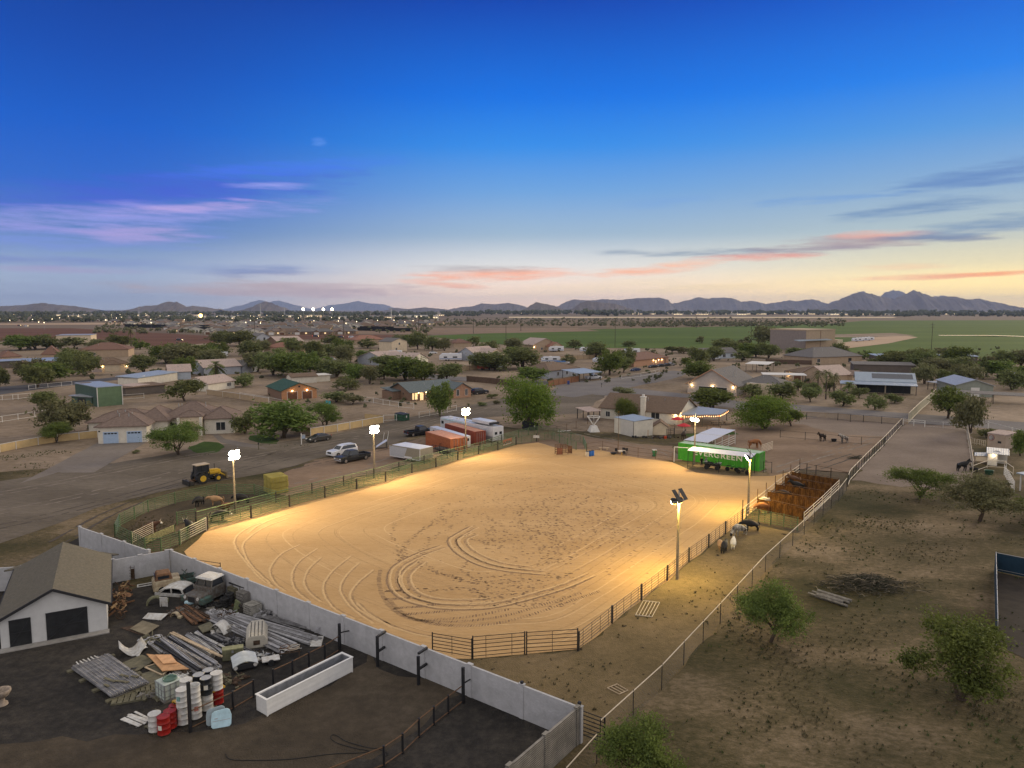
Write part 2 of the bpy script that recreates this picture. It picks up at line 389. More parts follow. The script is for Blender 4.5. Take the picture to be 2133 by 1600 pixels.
# roads
land('road',[(-900,1150),(-60,1010),(120,985),(330,950),(450,925),(560,925),(700,903),(850,870),(960,848),(1060,828),(1180,814),(1265,822),(1210,862),(1130,866),(1030,868),(905,884),(860,910),(790,932),(660,955),(560,985),(350,1020),(200,1060),(60,1110),(-100,1170),(-700,1300)],GRAVEL,.026,.5,4)
land('road',[(1140,822),(1195,828),(1290,812),(1400,790),(1440,776),(1400,772),(1330,780),(1235,794),(1160,806)],ROADM,.032,.3,6)
land('road',[(1235,822),(1420,838),(1640,865),(1780,878),(2000,888),(2133,899),(2700,950),(2800,915),(2133,880),(1900,862),(1700,846),(1560,838),(1440,822),(1290,806)],ROADM,.030,.3,6)
land('road',[(760,772),(900,790),(1060,800),(1160,806),(1235,794),(1050,792),(900,780),(780,766)],ROADM,.034,.3,6)
land('road',[(120,806),(300,785),(520,768),(600,757),(590,752),(430,766),(200,790),(0,806),(-200,830),(-200,850)],mat('dark_road',(.07,.068,.075),.9,amt=.2,nz=.3),.034,.2,6)
land('driveway',[(40,1008),(120,985),(195,985),(300,925),(304,920),(205,921),(180,935)],CONC,.036,.1,6)
land('path',[(440,905),(460,922),(500,930),(560,937),(540,929),(500,921),(470,915),(455,905)],CONC,.036,.1,2)
land('lawn',[(390,934),(410,944),(450,943),(468,932),(455,922),(425,920)],LAWN,.034,.25,1.5)
land('lawn',[(520,908),(552,905),(582,917),(576,925),(545,924),(520,917)],LAWN,.034,.25,1.5)
land('lawn',[(1420,905),(1520,897),(1540,905),(1440,912)],LAWN,.034,.25,1.5)
# near surfaces
land('yard',[(258,1235),(359,1192),(430,1222),(538,1267),(692,1331),(813,1380),(899,1415),(991,1452),(1096,1497),(1192,1540),(1100,1640),(900,1900),(-400,1900),(-400,1300),(-100,1230),(0,1200),(165,1120),(260,1150)],YARD,.012,.1,3)
land('yard',[(760,1350),(813,1385),(899,1421),(975,1452),(860,1530),(740,1600),(660,1660),(200,1700),(-200,1600),(60,1540),(250,1530),(420,1530),(620,1470),(740,1400)],YARD2,.016,.9,1.5)
land('pen_ground',[(236,1120),(310,1066),(365,1048),(452,1030),(530,1030),(572,1046),(604,1056),(523,1079),(432,1103),(375,1135),(336,1150),(300,1150)],PENM,.020,.3,1.5)
land('alley_ground',[(430,1106),(523,1081),(603,1057),(743,1021),(908,975),(1037,939),(1076,927),(1040,927),(970,936),(860,968),(700,1008),(600,1036),(500,1070),(440,1092)],STRIP,.028,.2,1.5)
land('strip_ground',[(1205,1356),(1336,1252),(1435,1172),(1546,1087),(1580,1055),(1625,1090),(1660,1110),(1594,1195),(1500,1300),(1378,1428),(1262,1535),(1205,1530),(1096,1490),(985,1440),(900,1402),(985,1374),(1097,1364)],STRIP,.020,.35,1.5)
land('stall_ground',[(1546,1086),(1662,977),(1767,985),(1745,1040),(1660,1112)],PENM,.026,.2,1.5)
land('paddock',[(1600,1000),(1660,978),(1768,985),(1878,880),(1640,872),(1530,890),(1480,925),(1590,950)],DUST,.026,.6,1.5)
land('paddock',[(1768,1000),(1880,882),(2018,888),(2026,1000),(1960,1020),(1850,1010)],PADD,.030,.8,1.5)
land('paddock',[(1650,880),(1700,868),(1878,880),(1850,910),(1750,905)],PADD,.032,.8,1.5)
land('dirt_lane',[(1040,925),(1100,895),(1200,905),(1320,925),(1400,930),(1420,960),(1330,960),(1200,938),(1165,940),(1120,925)],DUST,.028,.4,1.5)
land('parking_lot',[(560,1000),(660,958),(790,935),(880,912),(1040,900),(1060,915),(1040,925),(960,938),(850,968),(700,1006),(600,1034),(560,1020)],DUST,.030,.5,1.5)
# arena
ARENA=[(385,1150),(440,1100),(530,1078),(604,1056),(677,1037),(744,1020),(804,1004),(858,986),(908,974),(955,959),(997,947),(1037,938),(1075,927),(1120,922),(1165,935),(1250,938),(1330,955),(1400,963),(1450,985),(1530,992),(1610,992),(1655,981),(1600,1032),(1547,1086),(1511,1112),(1476,1140),(1435,1171),(1390,1210),(1336,1250),(1270,1302),(1205,1354),(1097,1363),(985,1372),(905,1372),(880,1392),(813,1365),(692,1318),(545,1252),(450,1205),(400,1180)]
def arena():
 pts=[G(*p)for p in ARENA];rr=random.Random(3);out=[]
 for a,b in zip(pts,pts[1:]+pts[:1]):
  n=max(1,int((b-a).length/2))
  for i in range(n):
   p=a.lerp(b,i/n);out.append((p.x+rr.uniform(-.15,.15),p.y+rr.uniform(-.15,.15),.044))
 mb=MB();mb.add(out,[tuple(range(len(out)))])
 def smooth(px,k=8):
  P=[G(*p)for p in px];Q=[P[0]*2-P[1]]+P+[P[-1]*2-P[-2]];o=[]
  for i in range(1,len(Q)-2):
   a,b,c,d=Q[i-1:i+3]
   for j in range(k):
    t=j/k;o.append(.5*((2*b)+(c-a)*t+(2*a-5*b+4*c-d)*t*t+(3*b-3*c+d-a)*t**3))
  return o+[P[-1]]
 def ridge(line,w,h,off=0,jit=.04):
  L_,M_,R_=[],[],[]
  for i,p in enumerate(line):
   d=(line[min(i+1,len(line)-1)]-line[max(i-1,0)]).normalized();n=Vector((-d.y,d.x,0));e=min(1,i/3,(len(line)-1-i)/3)
   q=p+n*(off+rr.uniform(-jit,jit));k=e*rr.uniform(.6,1.2)
   L_.append(q+n*w);R_.append(q-n*w);M_.append(q+Vector((0,0,h*k)))
  n=len(line)
  mb.add([v+Vector((0,0,.046))for v in L_+M_+R_],[(i+1,i,n+i,n+i+1)for i in range(n-1)]+[(n+i+1,n+i,2*n+i,2*n+i+1)for i in range(n-1)],True)
 def flat(line,w,off,z=.050):
  A,B=[],[]
  for i,p in enumerate(line):
   d=(line[min(i+1,len(line)-1)]-line[max(i-1,0)]).normalized();n=Vector((-d.y,d.x,0));k=min(1,(i+.3)/3,(len(line)-.7-i)/3)
   q=p+n*(off+rr.uniform(-.03,.03));A.append(q+n*w*k*rr.uniform(.6,1.2));B.append(q-n*w*k*rr.uniform(.6,1.2))
  n=len(line);mb.add([v+Vector((0,0,z))for v in A+B],[(i+1,i,n+i,n+i+1)for i in range(n-1)])
 def c7(*l):return[(500+x/2.666,1120+y/2.666)for x,y in l]
 arcs=[[(560,1085),(520,1098),(490,1120),(490,1142),(510,1170),(540,1205),(568,1224)],[(600,1080),(545,1102),(508,1130),(508,1154),(525,1182),(567,1222)],c7((330,40),(230,90),(175,150),(162,200),(195,260),(250,300)),c7((430,60),(330,130),(290,190),(285,245),(310,300),(380,355)),c7((450,110),(385,170),(352,235),(365,285),(400,325),(450,360)),c7((620,100),(520,180),(462,260),(470,330),(530,405),(640,455)),c7((660,140),(590,210),(553,280),(580,350),(650,420),(740,480)),c7((740,180),(650,255),(610,320),(640,385),(720,440),(850,505)),c7((640,360),(720,430),(850,500),(1000,545),(1200,575)),[(1040,946),(1100,944),(1150,949)],[(980,962),(1060,954),(1130,957)],[(940,975),(1010,962),(1090,958)],[(640,1062),(585,1076),(540,1094),(515,1112)]]
 mb.m(0)
 for a in arcs:
  l=smooth(a);mb.m(1);ridge(l,.11,.035);mb.m(2);flat(l,.09,.22)
 rings=[c7((1130,50),(1000,95),(880,160),(848,220),(860,280),(920,335),(1050,375),(1150,388),(1280,390),(1420,378),(1600,335),(1800,275),(1960,205)),c7((1010,130),(940,180),(912,225),(925,275),(970,318),(1050,347),(1150,360),(1280,360),(1400,352)),c7((1300,-60),(1210,-10),(1180,15),(1190,50),(1230,90),(1310,135),(1400,165),(1520,185),(1700,200)),c7((1300,-20),(1235,10),(1245,50),(1300,95),(1390,135),(1480,158),(1620,175))]
 for l in rings:
  l=smooth(l,12)
  for o_ in(-.5,.35):mb.m(2);flat(l,.15,o_);mb.m(1);ridge(l,.11,.035,o_+.26)
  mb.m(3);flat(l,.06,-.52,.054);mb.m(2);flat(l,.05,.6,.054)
 treads=[c7((780,180),(772,250),(800,340),(870,415),(960,455),(1100,470),(1300,462),(1500,430),(1700,370),(1900,310)),c7((830,350),(900,420),(1020,470),(1200,492),(1420,480),(1650,420),(1850,350),(2000,300)),c7((800,300),(870,298),(940,290)),c7((800,345),(900,340),(1000,330)),c7((850,395),(1000,385),(1100,370)),c7((900,430),(1100,415),(1300,395)),c7((1000,462),(1250,445),(1500,400))]
 for l in treads:
  l=smooth(l,14)
  for i in range(len(l)-1):
   a,b=l[i],l[i+1];d=(b-a);n=Vector((-d.y,d.x,0)).normalized();k=max(1,int(d.length/.42));d.normalize()
   for j in range(k):
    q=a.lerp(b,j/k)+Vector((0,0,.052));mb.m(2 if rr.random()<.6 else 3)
    w=rr.uniform(.16,.24);mb.add([q-n*w-d*.02,q+n*w+d*.12,q+n*w+d*.24,q-n*w+d*.10],[(3,2,1,0)])
 oval=[G(*p)for p in[(1130,932),(950,966),(800,1012),(680,1047),(560,1083),(478,1112),(466,1140),(520,1192),(640,1262),(800,1332),(900,1356),(1050,1352),(1180,1338),(1290,1272),(1380,1206),(1460,1141),(1530,1086),(1580,1030),(1500,1000),(1350,970),(1200,942)]]
 cen=G(1060,1085);oval.append(oval[0])
 for k in range(46):
  f=.99-k*.0125+rr.uniform(-.004,.004);n0=rr.randrange(20);n1=n0+rr.randrange(4,12);P=[cen+(oval[(i%21)]-cen)*(f+.006*sin(i*1.3+k))for i in range(n0,n1)]
  Q_=[P[0]*2-P[1]]+P+[P[-1]*2-P[-2]];l=[]
  for i in range(1,len(Q_)-2):
   a,b,c,d=Q_[i-1:i+3]
   for j in range(6):t=j/6;l.append(.5*((2*b)+(c-a)*t+(2*a-5*b+4*c-d)*t*t+(3*b-3*c+d-a)*t**3))
  mb.m(4 if k%3 else 1);flat(l,rr.uniform(.03,.09),0,.0465+(k%3)*.0005)
 def hoof(p):
  r=rr.uniform(.07,.16);a0=rr.uniform(0,pi);vs=[]
  mb.m(3 if rr.random()<.6 else 2)  # flat patches, the shade of each pit is in the dark colour
  for i in range(6):
   a=a0+i*pi/3;vs.append((p.x+r*cos(a)*rr.uniform(.7,1.3)*1.2,p.y+r*sin(a)*rr.uniform(.6,1.2)*.8,.056))
  mb.add(vs,[tuple(range(6))])
 c3=lambda*l:[(560+x/3.333,800+y/3.333)for x,y in l]
 walks=[c3((1340,720),(1080,780),(950,870),(880,960),(865,1060),(885,1150),(910,1230)),c3((1450,790),(1240,840),(1200,900),(1100,1000),(970,1080),(920,1170),(960,1260)),c3((1420,860),(1290,890),(1200,950),(1050,1020),(960,1130),(900,1230)),c3((1180,920),(1260,1000),(1150,1060),(1080,1160),(1060,1230),(1200,1320),(1350,1350)),c3((990,1200),(1080,1280),(1240,1330),(1350,1370),(1600,1380),(1900,1360)),c3((1450,900),(1560,960),(1520,1050),(1600,1100),(1750,1060)),c3((1760,880),(1750,960),(1830,1020),(1960,1060),(2050,1150)),c3((1930,950),(1980,1080),(1900,1210),(2060,1240)),c3((1350,1060),(1480,1100),(1600,1130),(1850,1140),(2060,1130)),c3((1000,1420),(1150,1440),(1350,1420),(1500,1470),(1450,1500)),c3((1380,1230),(1350,1310),(1500,1380)),c3((1460,740),(1650,690),(1900,640),(2100,620)),c3((1500,830),(1700,760),(1900,720),(2100,690)),c3((1700,900),(1850,830),(2000,800),(2130,760)),[(1120,1180),(1190,1160),(1260,1120),(1300,1060)],[(1100,1130),(1150,1080),(1240,1040),(1330,1030)],[(1140,1060),(1170,1110),(1150,1170)]]
 for wlk in walks:
  l=smooth(wlk,10)
  for a,b in zip(l,l[1:]):
   k=max(1,int((b-a).length/.55))
   for j in range(k):
    for q in range(rr.choice((1,1,2))):hoof(a.lerp(b,(j+rr.random()*.6)/k)+Vector((rr.gauss(0,.22),rr.gauss(0,.22),0)))
 for i in range(1700):
  px,py=rr.gauss(1190,130),rr.gauss(1075,52)
  if 860<px<1420 and 985<py<1240:hoof(G(px,py))
 for i in range(260):hoof(G(rr.uniform(980,1200),rr.uniform(1195,1265)))
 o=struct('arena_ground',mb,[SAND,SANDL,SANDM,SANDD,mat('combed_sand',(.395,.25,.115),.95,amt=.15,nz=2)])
arena()
TRK=mat('wheel_track',(.19,.158,.125),.95,amt=.3,nz=.8);TRKD=mat('dark_wheel_track',(.075,.060,.046),.95,amt=.3,nz=.8)
def tracks():
 rr=random.Random(8);mb=MB()
 for px,dark in[([(-60,1040),(150,1000),(400,950),(640,915),(850,880),(1000,848)],0),([(-60,1080),(180,1030),(430,970),(640,930),(830,895),(960,862)],0),([(-100,1120),(120,1070),(330,1015),(560,950),(740,915)],1),([(120,1130),(250,1060),(420,1000),(600,955),(720,930)],1),([(560,985),(680,960),(800,935),(880,915)],1),([(620,1010),(720,985),(820,955),(880,930)],0),([(1060,905),(1150,895),(1260,915),(1380,940),(1405,955)],0),([(1040,880),(1120,885),(1230,900),(1330,915),(1420,930)],1),([(1600,985),(1690,955),(1780,930),(1850,905)],0),([(1610,1000),(1700,975),(1790,945)],1),([(1040,862),(1090,845),(1150,826)],1),([(980,862),(1060,842),(1180,822)],0),([(1250,805),(1330,795),(1400,782)],0),([(1700,856),(1850,870),(2050,888)],1)]:
  P=[G(*p)for p in px];Q_=[P[0]*2-P[1]]+P+[P[-1]*2-P[-2]];l=[]
  for i in range(1,len(Q_)-2):
   a,b,c,d=Q_[i-1:i+3]
   for j in range(14):t=j/14;l.append(.5*((2*b)+(c-a)*t+(2*a-5*b+4*c-d)*t*t+(3*b-3*c+d-a)*t**3))
  mb.m(dark)
  for off in(-.85,.85):
   A,B=[],[]
   for i,p in enumerate(l):
    d=(l[min(i+1,len(l)-1)]-l[max(i-1,0)]).normalized();n=Vector((-d.y,d.x,0));q=p+n*(off+rr.uniform(-.08,.08));w=rr.uniform(.08,.24);A.append(q+n*w+Vector((0,0,.040)));B.append(q-n*w+Vector((0,0,.040)))
   k=len(l)
   gaps=[rr.random()<.22 for _ in range(k)]
   mb.add(A+B,[(i+1,i,k+i,k+i+1)for i in range(k-1)if not gaps[i]])
 struct('path_wheel_tracks',mb,[TRK,TRKD])
tracks()
# ------------------------------------------------------------------ floodlight poles
WOOD=mat('weathered_pole',(.20,.165,.12),.85,amt=.3,nz=6)
GALV=mat('galvanised_steel',(.36,.37,.38),.45,.6,amt=.15,nz=4)
BLACKM=mat('black_metal',(.018,.018,.02),.5,amt=.1)
BULB=mat('lit_lens',(1,.93,.78),.4,amt=0,emit=45,ecol=(1,.90,.66))
def flood_pole(px,pb,pt,label,aim,power,col,heads=4,dark=False):
 base=G(px,pb);h=HT(px,pb,pt)
 t=thing('floodlight_pole',label,'floodlight',base,0,'floodlight poles round the arena')
 obj('pole',MB().tube((0,0,0),(0,0,h-.3),.15,.10,n=9),WOOD,t)
 a=G(*aim);d=Vector((a.x-base.x,a.y-base.y,0)).normalized();s=Vector((-d.y,d.x,0))
 top=Vector((0,0,h-.35))
 obj('crossarm',MB().bar(top-s*.75,top+s*.75,.1).bar(top,top+Vector((0,0,.95)),.1),GALV,t)
 for i in range(heads):
  o=s*((-.37,.37)[i%2])
  c=top+o+d*.22+Vector((0,0,(.62 if i>1 else .0)))
  f=(d+Vector((0,0,-.62))).normalized();mm=MB()
  mm.tube(c-f*.22,c+f*.08,.2,.37,12)
  hd=obj('lamp_head',mm,BLACKM if dark else GALV,t)
  obj('lens',MB().tube(c+f*.083,c+f*.17,.36,.30,12),BULB,hd)
 if dark:
  for k in(-.45,.4):
   c=top+s*k+Vector((0,0,.62))-d*.1
   f=(d*.75+Vector((0,0,.8))).normalized();q=s
   obj('shield_plate',MB().slab([c-q*.22-f*.6,c+q*.22-f*.6,c+q*.22+f*.6,c-q*.22+f*.6],.05),BLACKM,t)
 la=D.lights.new('floodlight','AREA');la.shape='RECTANGLE';la.size=1.7;la.size_y=.6;la.energy=power;la.color=col
 lo=lk(D.objects.new('floodlight',la));lo.parent=t
 lo.location=top+d*.75+Vector((0,0,-.05))
 dirv=Vector((a.x,a.y,0))-(base+lo.location)
 if dark:lo.location=top-d*.15+Vector((0,0,-.25))
 dirv=(dirv.normalized()*(.30 if dark else 1)+Vector((0,0,-1. if dark else-.16))).normalized()
 lo.rotation_euler=dirv.to_track_quat('-Z','Y').to_euler()
 if not dark:
  pl=D.lights.new('lamp_spill','POINT');pl.energy=power*.42;pl.color=col;pl.shadow_soft_size=.5;po=lk(D.objects.new('lamp_spill',pl));po.parent=t;po.location=top+Vector((0,0,.1))+d*.6
 return t
WARM=(1,.74,.36)
flood_pole(490,1068,946,'tall wooden floodlight pole standing in the cattle pen by the hay stack',(760,1150),2300,WARM)
flood_pole(780,993,893,'floodlight pole between the dark pickup and the grey box trailer',(1000,1090),2100,WARM)
flood_pole(970,943,856,'floodlight pole rising beside the orange shipping container and horse trailer',(1120,1040),1900,WARM)
flood_pole(1446,968,869,'slim floodlight pole behind the green container near the red umbrellas',(1330,1010),1300,WARM,heads=2)
flood_pole(1410,1207,1036,'floodlight pole outside the right arena fence, nearest the fallen gate',(1230,1130),1700,(1,.70,.16),heads=2,dark=True)
flood_pole(1558,1070,948,'floodlight pole at the corner of the wooden horse stalls',(1340,1060),1700,(1,.70,.16),heads=2,dark=True)
# ------------------------------------------------------------------ mountains and air
from mathutils import noise as MN
ROCK=ground_mat('desert_rock',[(.3,(.12,.10,.092)),(.5,(.165,.14,.13)),(.7,(.215,.185,.168))],.004,.02,.8,bsc=.02)
def mountain(name,prof,dist,seed,depth=2.2):
 xs=[]
 n=max(20,int((prof[-1][0]-prof[0][0])/2.2));K=14
 for i in range(n+1):
  x=prof[0][0]+(prof[-1][0]-prof[0][0])*i/n
  for(xa,ya),(xb,yb)in zip(prof,prof[1:]):
   if xa<=x<=xb:y=ya+(yb-ya)*(x-xa)/max(1e-6,xb-xa);break
  xs.append((x,y))
 mx=max(max(1.,far_pt(x,y,dist).z)for x,y in xs);W=mx*depth
 vs=[];fs=[]
 for i,(x,y)in enumerate(xs):
  p=far_pt(x,y,dist);h=p.z;e=min(1,i/6,(n-i)/6)
  h+=MN.fractal(Vector((x*.16,seed,0)),.75,2.1,6)*mx*.045*e
  for j in range(-K,K+1):
   t=j/K
   s=MN.fractal(Vector((p.x/mx*2.2,seed+3,t*1.1)),1,2.1,5)
   k=(1-abs(t))**1.25
   hh=h*k+mx*.22*s*(abs(t)*(1-abs(t))*4)*e
   off=MN.noise(Vector((p.x/mx*1.6,seed,9)))*W*.22
   vs.append((p.x+t*W*.12,p.y+t*W+off*(1-abs(t))*.6,max(-.5,hh if abs(t)<.99 else-.5)))
 q=2*K+1
 for i in range(n):
  for j in range(q-1):fs.append((i*q+j,(i+1)*q+j,(i+1)*q+j+1,i*q+j+1))
 mb=MB();mb.add(vs,fs,False)
 return struct(name,mb,ROCK)
for k,(nm,dd,pr)in enumerate([('mountain',9000,[(1600,652),(1690,646),(1730,634),(1760,619),(1790,609),(1815,612),(1835,617),(1862,623),(1880,615),(1903,604),(1925,612),(1950,620),(1985,617),(2010,624),(2040,622),(2070,629),(2133,643),(2220,652)]),('mountain',14000,[(1715,640),(1733,630),(1770,615),(1800,606),(1830,622),(1846,609),(1862,604),(1880,608),(1895,620),(1960,616),(1990,620),(2040,640)]),('mountain',11500,[(1360,645),(1400,633),(1420,628),(1440,624),(1455,619),(1475,622),(1497,620),(1520,620),(1545,628),(1570,627),(1595,633),(1620,630),(1645,625),(1658,628),(1672,626),(1695,623),(1715,630),(1750,642)]),('mountain',10500,[(1140,645),(1165,637),(1180,628),(1195,624),(1230,626),(1260,623),(1290,625),(1330,621),(1372,620),(1393,625),(1402,634),(1440,646)]),('hill',5200,[(1075,650),(1096,643),(1108,634),(1118,629),(1135,633),(1155,637),(1175,645),(1195,651)]),('hill',5600,[(1175,651),(1195,641),(1207,632),(1222,627),(1250,630),(1280,632),(1300,639),(1330,648),(1345,652)]),('mountain',9500,[(930,646),(960,640),(985,638),(1003,632),(1030,634),(1060,631),(1085,636),(1115,645)]),('mountain',24500,[(655,644),(685,636),(720,632),(745,627),(770,632),(800,634),(830,644)]),('mountain',24500,[(470,644),(500,637),(525,629),(540,624),(558,629),(580,626),(610,634),(650,644)]),('hill',7000,[(505,646),(525,640),(540,632),(553,628),(570,632),(590,641),(600,646)]),('hill',6500,[(265,646),(295,638),(325,636),(340,631),(350,628),(362,630),(370,628),(385,640),(400,637),(430,640),(460,646)]),('hill',6500,[(-120,648),(0,638),(40,636),(70,633),(88,631),(120,635),(160,638),(210,646)]),('hill',9000,[(800,647),(825,641),(850,644),(885,640),(915,643),(950,647)]),]):mountain(nm,pr,dd,k*7.3)
# the air itself
hz=MB();hz.bb(-19000,20000,-260,26500,-1.2,480)
HAZE=D.materials.new('thin_haze');HAZE.use_nodes=True
_n=HAZE.node_tree.nodes;_n.remove(_n['Principled BSDF'])
pv=_n.new('ShaderNodeVolumePrincipled');pv.inputs['Color'].default_value=(.44,.60,1.0,1);pv.inputs['Density'].default_value=3.6e-5;pv.inputs['Anisotropy'].default_value=.1
HAZE.node_tree.links.new(pv.outputs[0],_n['Material Output'].inputs['Volume'])
ho=struct('haze',hz,HAZE,'stuff')
# ------------------------------------------------------------------ fences and walls
GREENP=mat('green_pipe_paint',(.11,.165,.075),.5,.2,amt=.2,nz=5)
DARKP=mat('dark_pipe',(.030,.028,.026),.6,.3,amt=.2,nz=5)
RUSTP=mat('rusty_pipe',(.13,.075,.042),.8,.2,amt=.35,nz=5)
WHITEP=mat('white_pipe_paint',(.62,.60,.56),.6,amt=.1,nz=2)
CREAMP=mat('cream_pipe',(.55,.47,.36),.6,amt=.15,nz=3)
WIRE=mat('fence_wire',(.20,.20,.20),.5,.6,amt=0)
TPOST=mat('dark_wood_post',(.060,.050,.038),.85,amt=.3,nz=5)
PLANK=ground_mat('stall_planks',[(.32,(.030,.015,.006)),(.46,(.075,.034,.011)),(.58,(.17,.078,.020)),(.72,(.36,.18,.045))],.9,3,.6,stretch=(0,2.6,.3))
WALLW=mat('white_precast',(.47,.47,.48),.85,nz=1.4,bump=.5,bsc=7,col2=(.37,.37,.375))
WALLG=mat('grey_precast',(.21,.195,.17),.85,amt=.3,nz=1.2,bump=.8,wave=('Z',2.6,1.2))
def fence(name,label,px,h=1.4,rails=5,rr=.028,pr=.05,step=3.2,pm=None,rm=None,mids=0.,mesh=0.,panel=None,group=None,cat='fence',ph=None,r0=.25,square=False,top_r=None,world=None,pm_part='post',skip_end=False):
 P=world or[G(*p)for p in px];o=P[0];t=thing(name,label,cat,o,0,group)
 ph=ph or h+.08;pm=pm or DARKP;rm=rm or DARKP
 pmb=MB()
 if square:pmb.box((0,0,ph/2),(pr*2,pr*2,ph))
 else:pmb.tube((0,0,0),(0,0,ph),pr,n=7)
 first=None
 def post(q):
  nonlocal first
  if first is None:first=obj(pm_part,pmb,pm,t);first.location=q-o
  else:
   c=first.copy();lk(c);c.location=q-o
 for a,b in zip(P,P[1:]):
  L=(b-a).length;k=max(1,round(L/step));mb=MB()
  for i in range(k):post(a.lerp(b,i/k))
  a_,b_=a-o,b-o
  for i in range(rails):
   z=r0+(h-r0)*i/max(1,rails-1)if rails>1 else h
   rad=(top_r or rr)if i==rails-1 else rr
   mb.tube(a_+Vector((0,0,z)),b_+Vector((0,0,z)),rad,n=5)
   if rails<=2 and not mids:obj('rail',mb,rm,t);mb=MB()
  if mids:
   n=max(1,int(L/mids))
   for i in range(n):
    q=a_.lerp(b_,(i+.5)/n);mb.tube(q+Vector((0,0,.1)),q+Vector((0,0,h)),rr*.75,n=4)
  if mb.f:obj('rail_lattice',mb,rm,t)
  if mesh:
   w=MB();n=max(2,int(L/mesh));d=(b_-a_).normalized()
   for i in range(n+int(h/mesh)):
    for sg in(1,-1):
     x0=i*mesh-h if sg>0 else i*mesh;x1=x0+sg*h;za,zb=.05,h
     if sg<0 and x0>L:continue
     if x0<0:za+=-x0;x0=0
     if x1>L:zb-=x1-L;x1=L
     if x1<0:zb-=-x1;x1=0
     if x0>L or zb-za<.1:continue
     w.tube(a_+d*x0+Vector((0,0,za)),a_+d*x1+Vector((0,0,zb)),.004,n=3,cap=False)
   obj('wire_mesh',w,WIRE,t)
  if panel:
   d=(b_-a_);nrm=Vector((-d.y,d.x,0)).normalized()*.03
   mb=MB();mb.bar(a_+Vector((0,0,(h-.08)/2+.04))+nrm,b_+Vector((0,0,(h-.08)/2+.04))+nrm,.03,h-.1)
   obj('screen_panel',mb,panel,t)
 if not skip_end:post(P[-1])
 return t
GF=dict(h=1.5,rails=6,pm=GREENP,rm=GREENP,step=4,mids=2.0,pr=.075,rr=.04)
fence('arena_fence','long green pipe fence with wooden posts along the lit left edge of the arena',[(375,1135),(432,1103),(523,1079),(603,1056),(677,1037),(743,1020),(803,1004),(858,986),(908,974),(954,959),(997,947),(1037,938),(1075,927),(1118,920)],h=1.5,rails=6,pm=TPOST,rm=GREENP,step=30,mids=2.2,pr=.12,rr=.042)
fence('alley_fence','green pipe fence between the cattle alley and the parked trailers',[(409,1092),(490,1070),(575,1048),(650,1029),(716,1013),(779,997),(831,982),(932,955),(1000,939),(1045,922)],h=1.45,rails=5,pm=TPOST,rm=GREENP,step=5,mids=2.4,pr=.09,rr=.04,top_r=.055)
fence('pen_fence','curving green panel fence round the far side of the cattle pen',[(240,1120),(250,1098),(309,1067),(365,1050),(452,1032),(530,1032),(575,1047)],**GF)
fence('pen_fence','dark corral panels between the cattle pen and the white block wall',[(240,1120),(275,1137),(303,1153),(336,1150),(375,1136)],**GF)
fence('pen_divider','short dark corral panel standing inside the cattle pen',[(369,1094),(408,1086)],**GF)
fence('corral_gate','pale pipe gate slanting across the cattle pen by the brown cow',[(276,1134),(319,1112)],h=1.3,rails=6,pm=CREAMP,rm=CREAMP,step=9,rr=.03,group='pipe gates in the cattle pen',cat='gate')
fence('corral_gate','yellow-green pipe gate folded open in the near corner of the cattle pen',[(302,1137),(364,1110)],h=.9,rails=6,pm=GREENP,rm=mat('yellow_pipe',(.30,.30,.12),.6),step=9,rr=.03,group='pipe gates in the cattle pen',cat='gate')
fence('corral_gate','silver pipe gate standing at the near left corner of the arena',[(377,1133),(430,1106)],h=1.5,rails=6,pm=CREAMP,rm=CREAMP,step=9,rr=.035,group='pipe gates in the cattle pen',cat='gate')
fence('chute_fence','cluster of green corral panels at the far end of the arena',[(1045,922),(1080,912),(1120,903),(1165,910),(1215,926),(1222,942)],**GF)
fence('chute_fence','green corral panels forming the alley beside the rusty chute',[(1118,920),(1150,916),(1182,930),(1200,938)],**GF)
fence('back_fence','thin rusty pipe fence along the far end of the sand arena',[(1222,943),(1255,938),(1287,946),(1329,953),(1365,957),(1400,963)],h=1.6,rails=3,pm=RUSTP,rm=RUSTP,step=6,rr=.022,pr=.04)
fence('goal_frame','white pipe gate frame standing at the left end of the green container',[(1404,962),(1446,966)],h=2.5,rails=1,pm=WHITEP,rm=WHITEP,step=20,rr=.06,pr=.06,cat='gate frame',ph=2.5)
fence('arena_fence','black pipe fence with timber posts along the right edge of the arena',[(1205,1356),(1275,1299),(1336,1251),(1390,1210),(1435,1171),(1476,1141),(1511,1113),(1546,1086)],h=1.42,rails=6,pm=TPOST,rm=DARKP,step=60,mids=1.15,pr=.10,rr=.02)
fence('stall_fence','dark post and rail fence along the arena side of the horse stalls',[(1546,1086),(1577,1061),(1595,1046),(1614,1030),(1630,1017),(1646,1004),(1665,990)],h=1.6,rails=4,pm=RUSTP,rm=CREAMP,step=30,pr=.05,ph=2.6,rr=.03)
fence('stall_fence','tall dark pipe fence across the far end of the horse stalls',[(1665,990),(1680,992),(1699,996),(1730,1002),(1766,1012)],h=1.9,rails=2,pm=DARKP,rm=RUSTP,step=30,pr=.06,rr=.03)
fence('corral_gate','row of green pipe gates across the near end of the horse stalls',[(1554,1083),(1580,1089),(1605,1094),(1632,1099),(1661,1106)],h=1.55,rails=6,pm=GREENP,rm=GREENP,step=30,mids=1.,pr=.06,rr=.03,cat='gate')
fence('stall_rail','cream four-rail pipe fence along the outer side of the horse stalls',[(1674,1096),(1712,1060),(1747,1024)],h=1.6,rails=4,pm=CREAMP,rm=CREAMP,step=5,pr=.045,rr=.04,r0=.5)
CL=dict(h=1.75,rails=1,pm=DARKP,rm=CREAMP,pr=.03,rr=.034,mesh=.32,step=4.2)
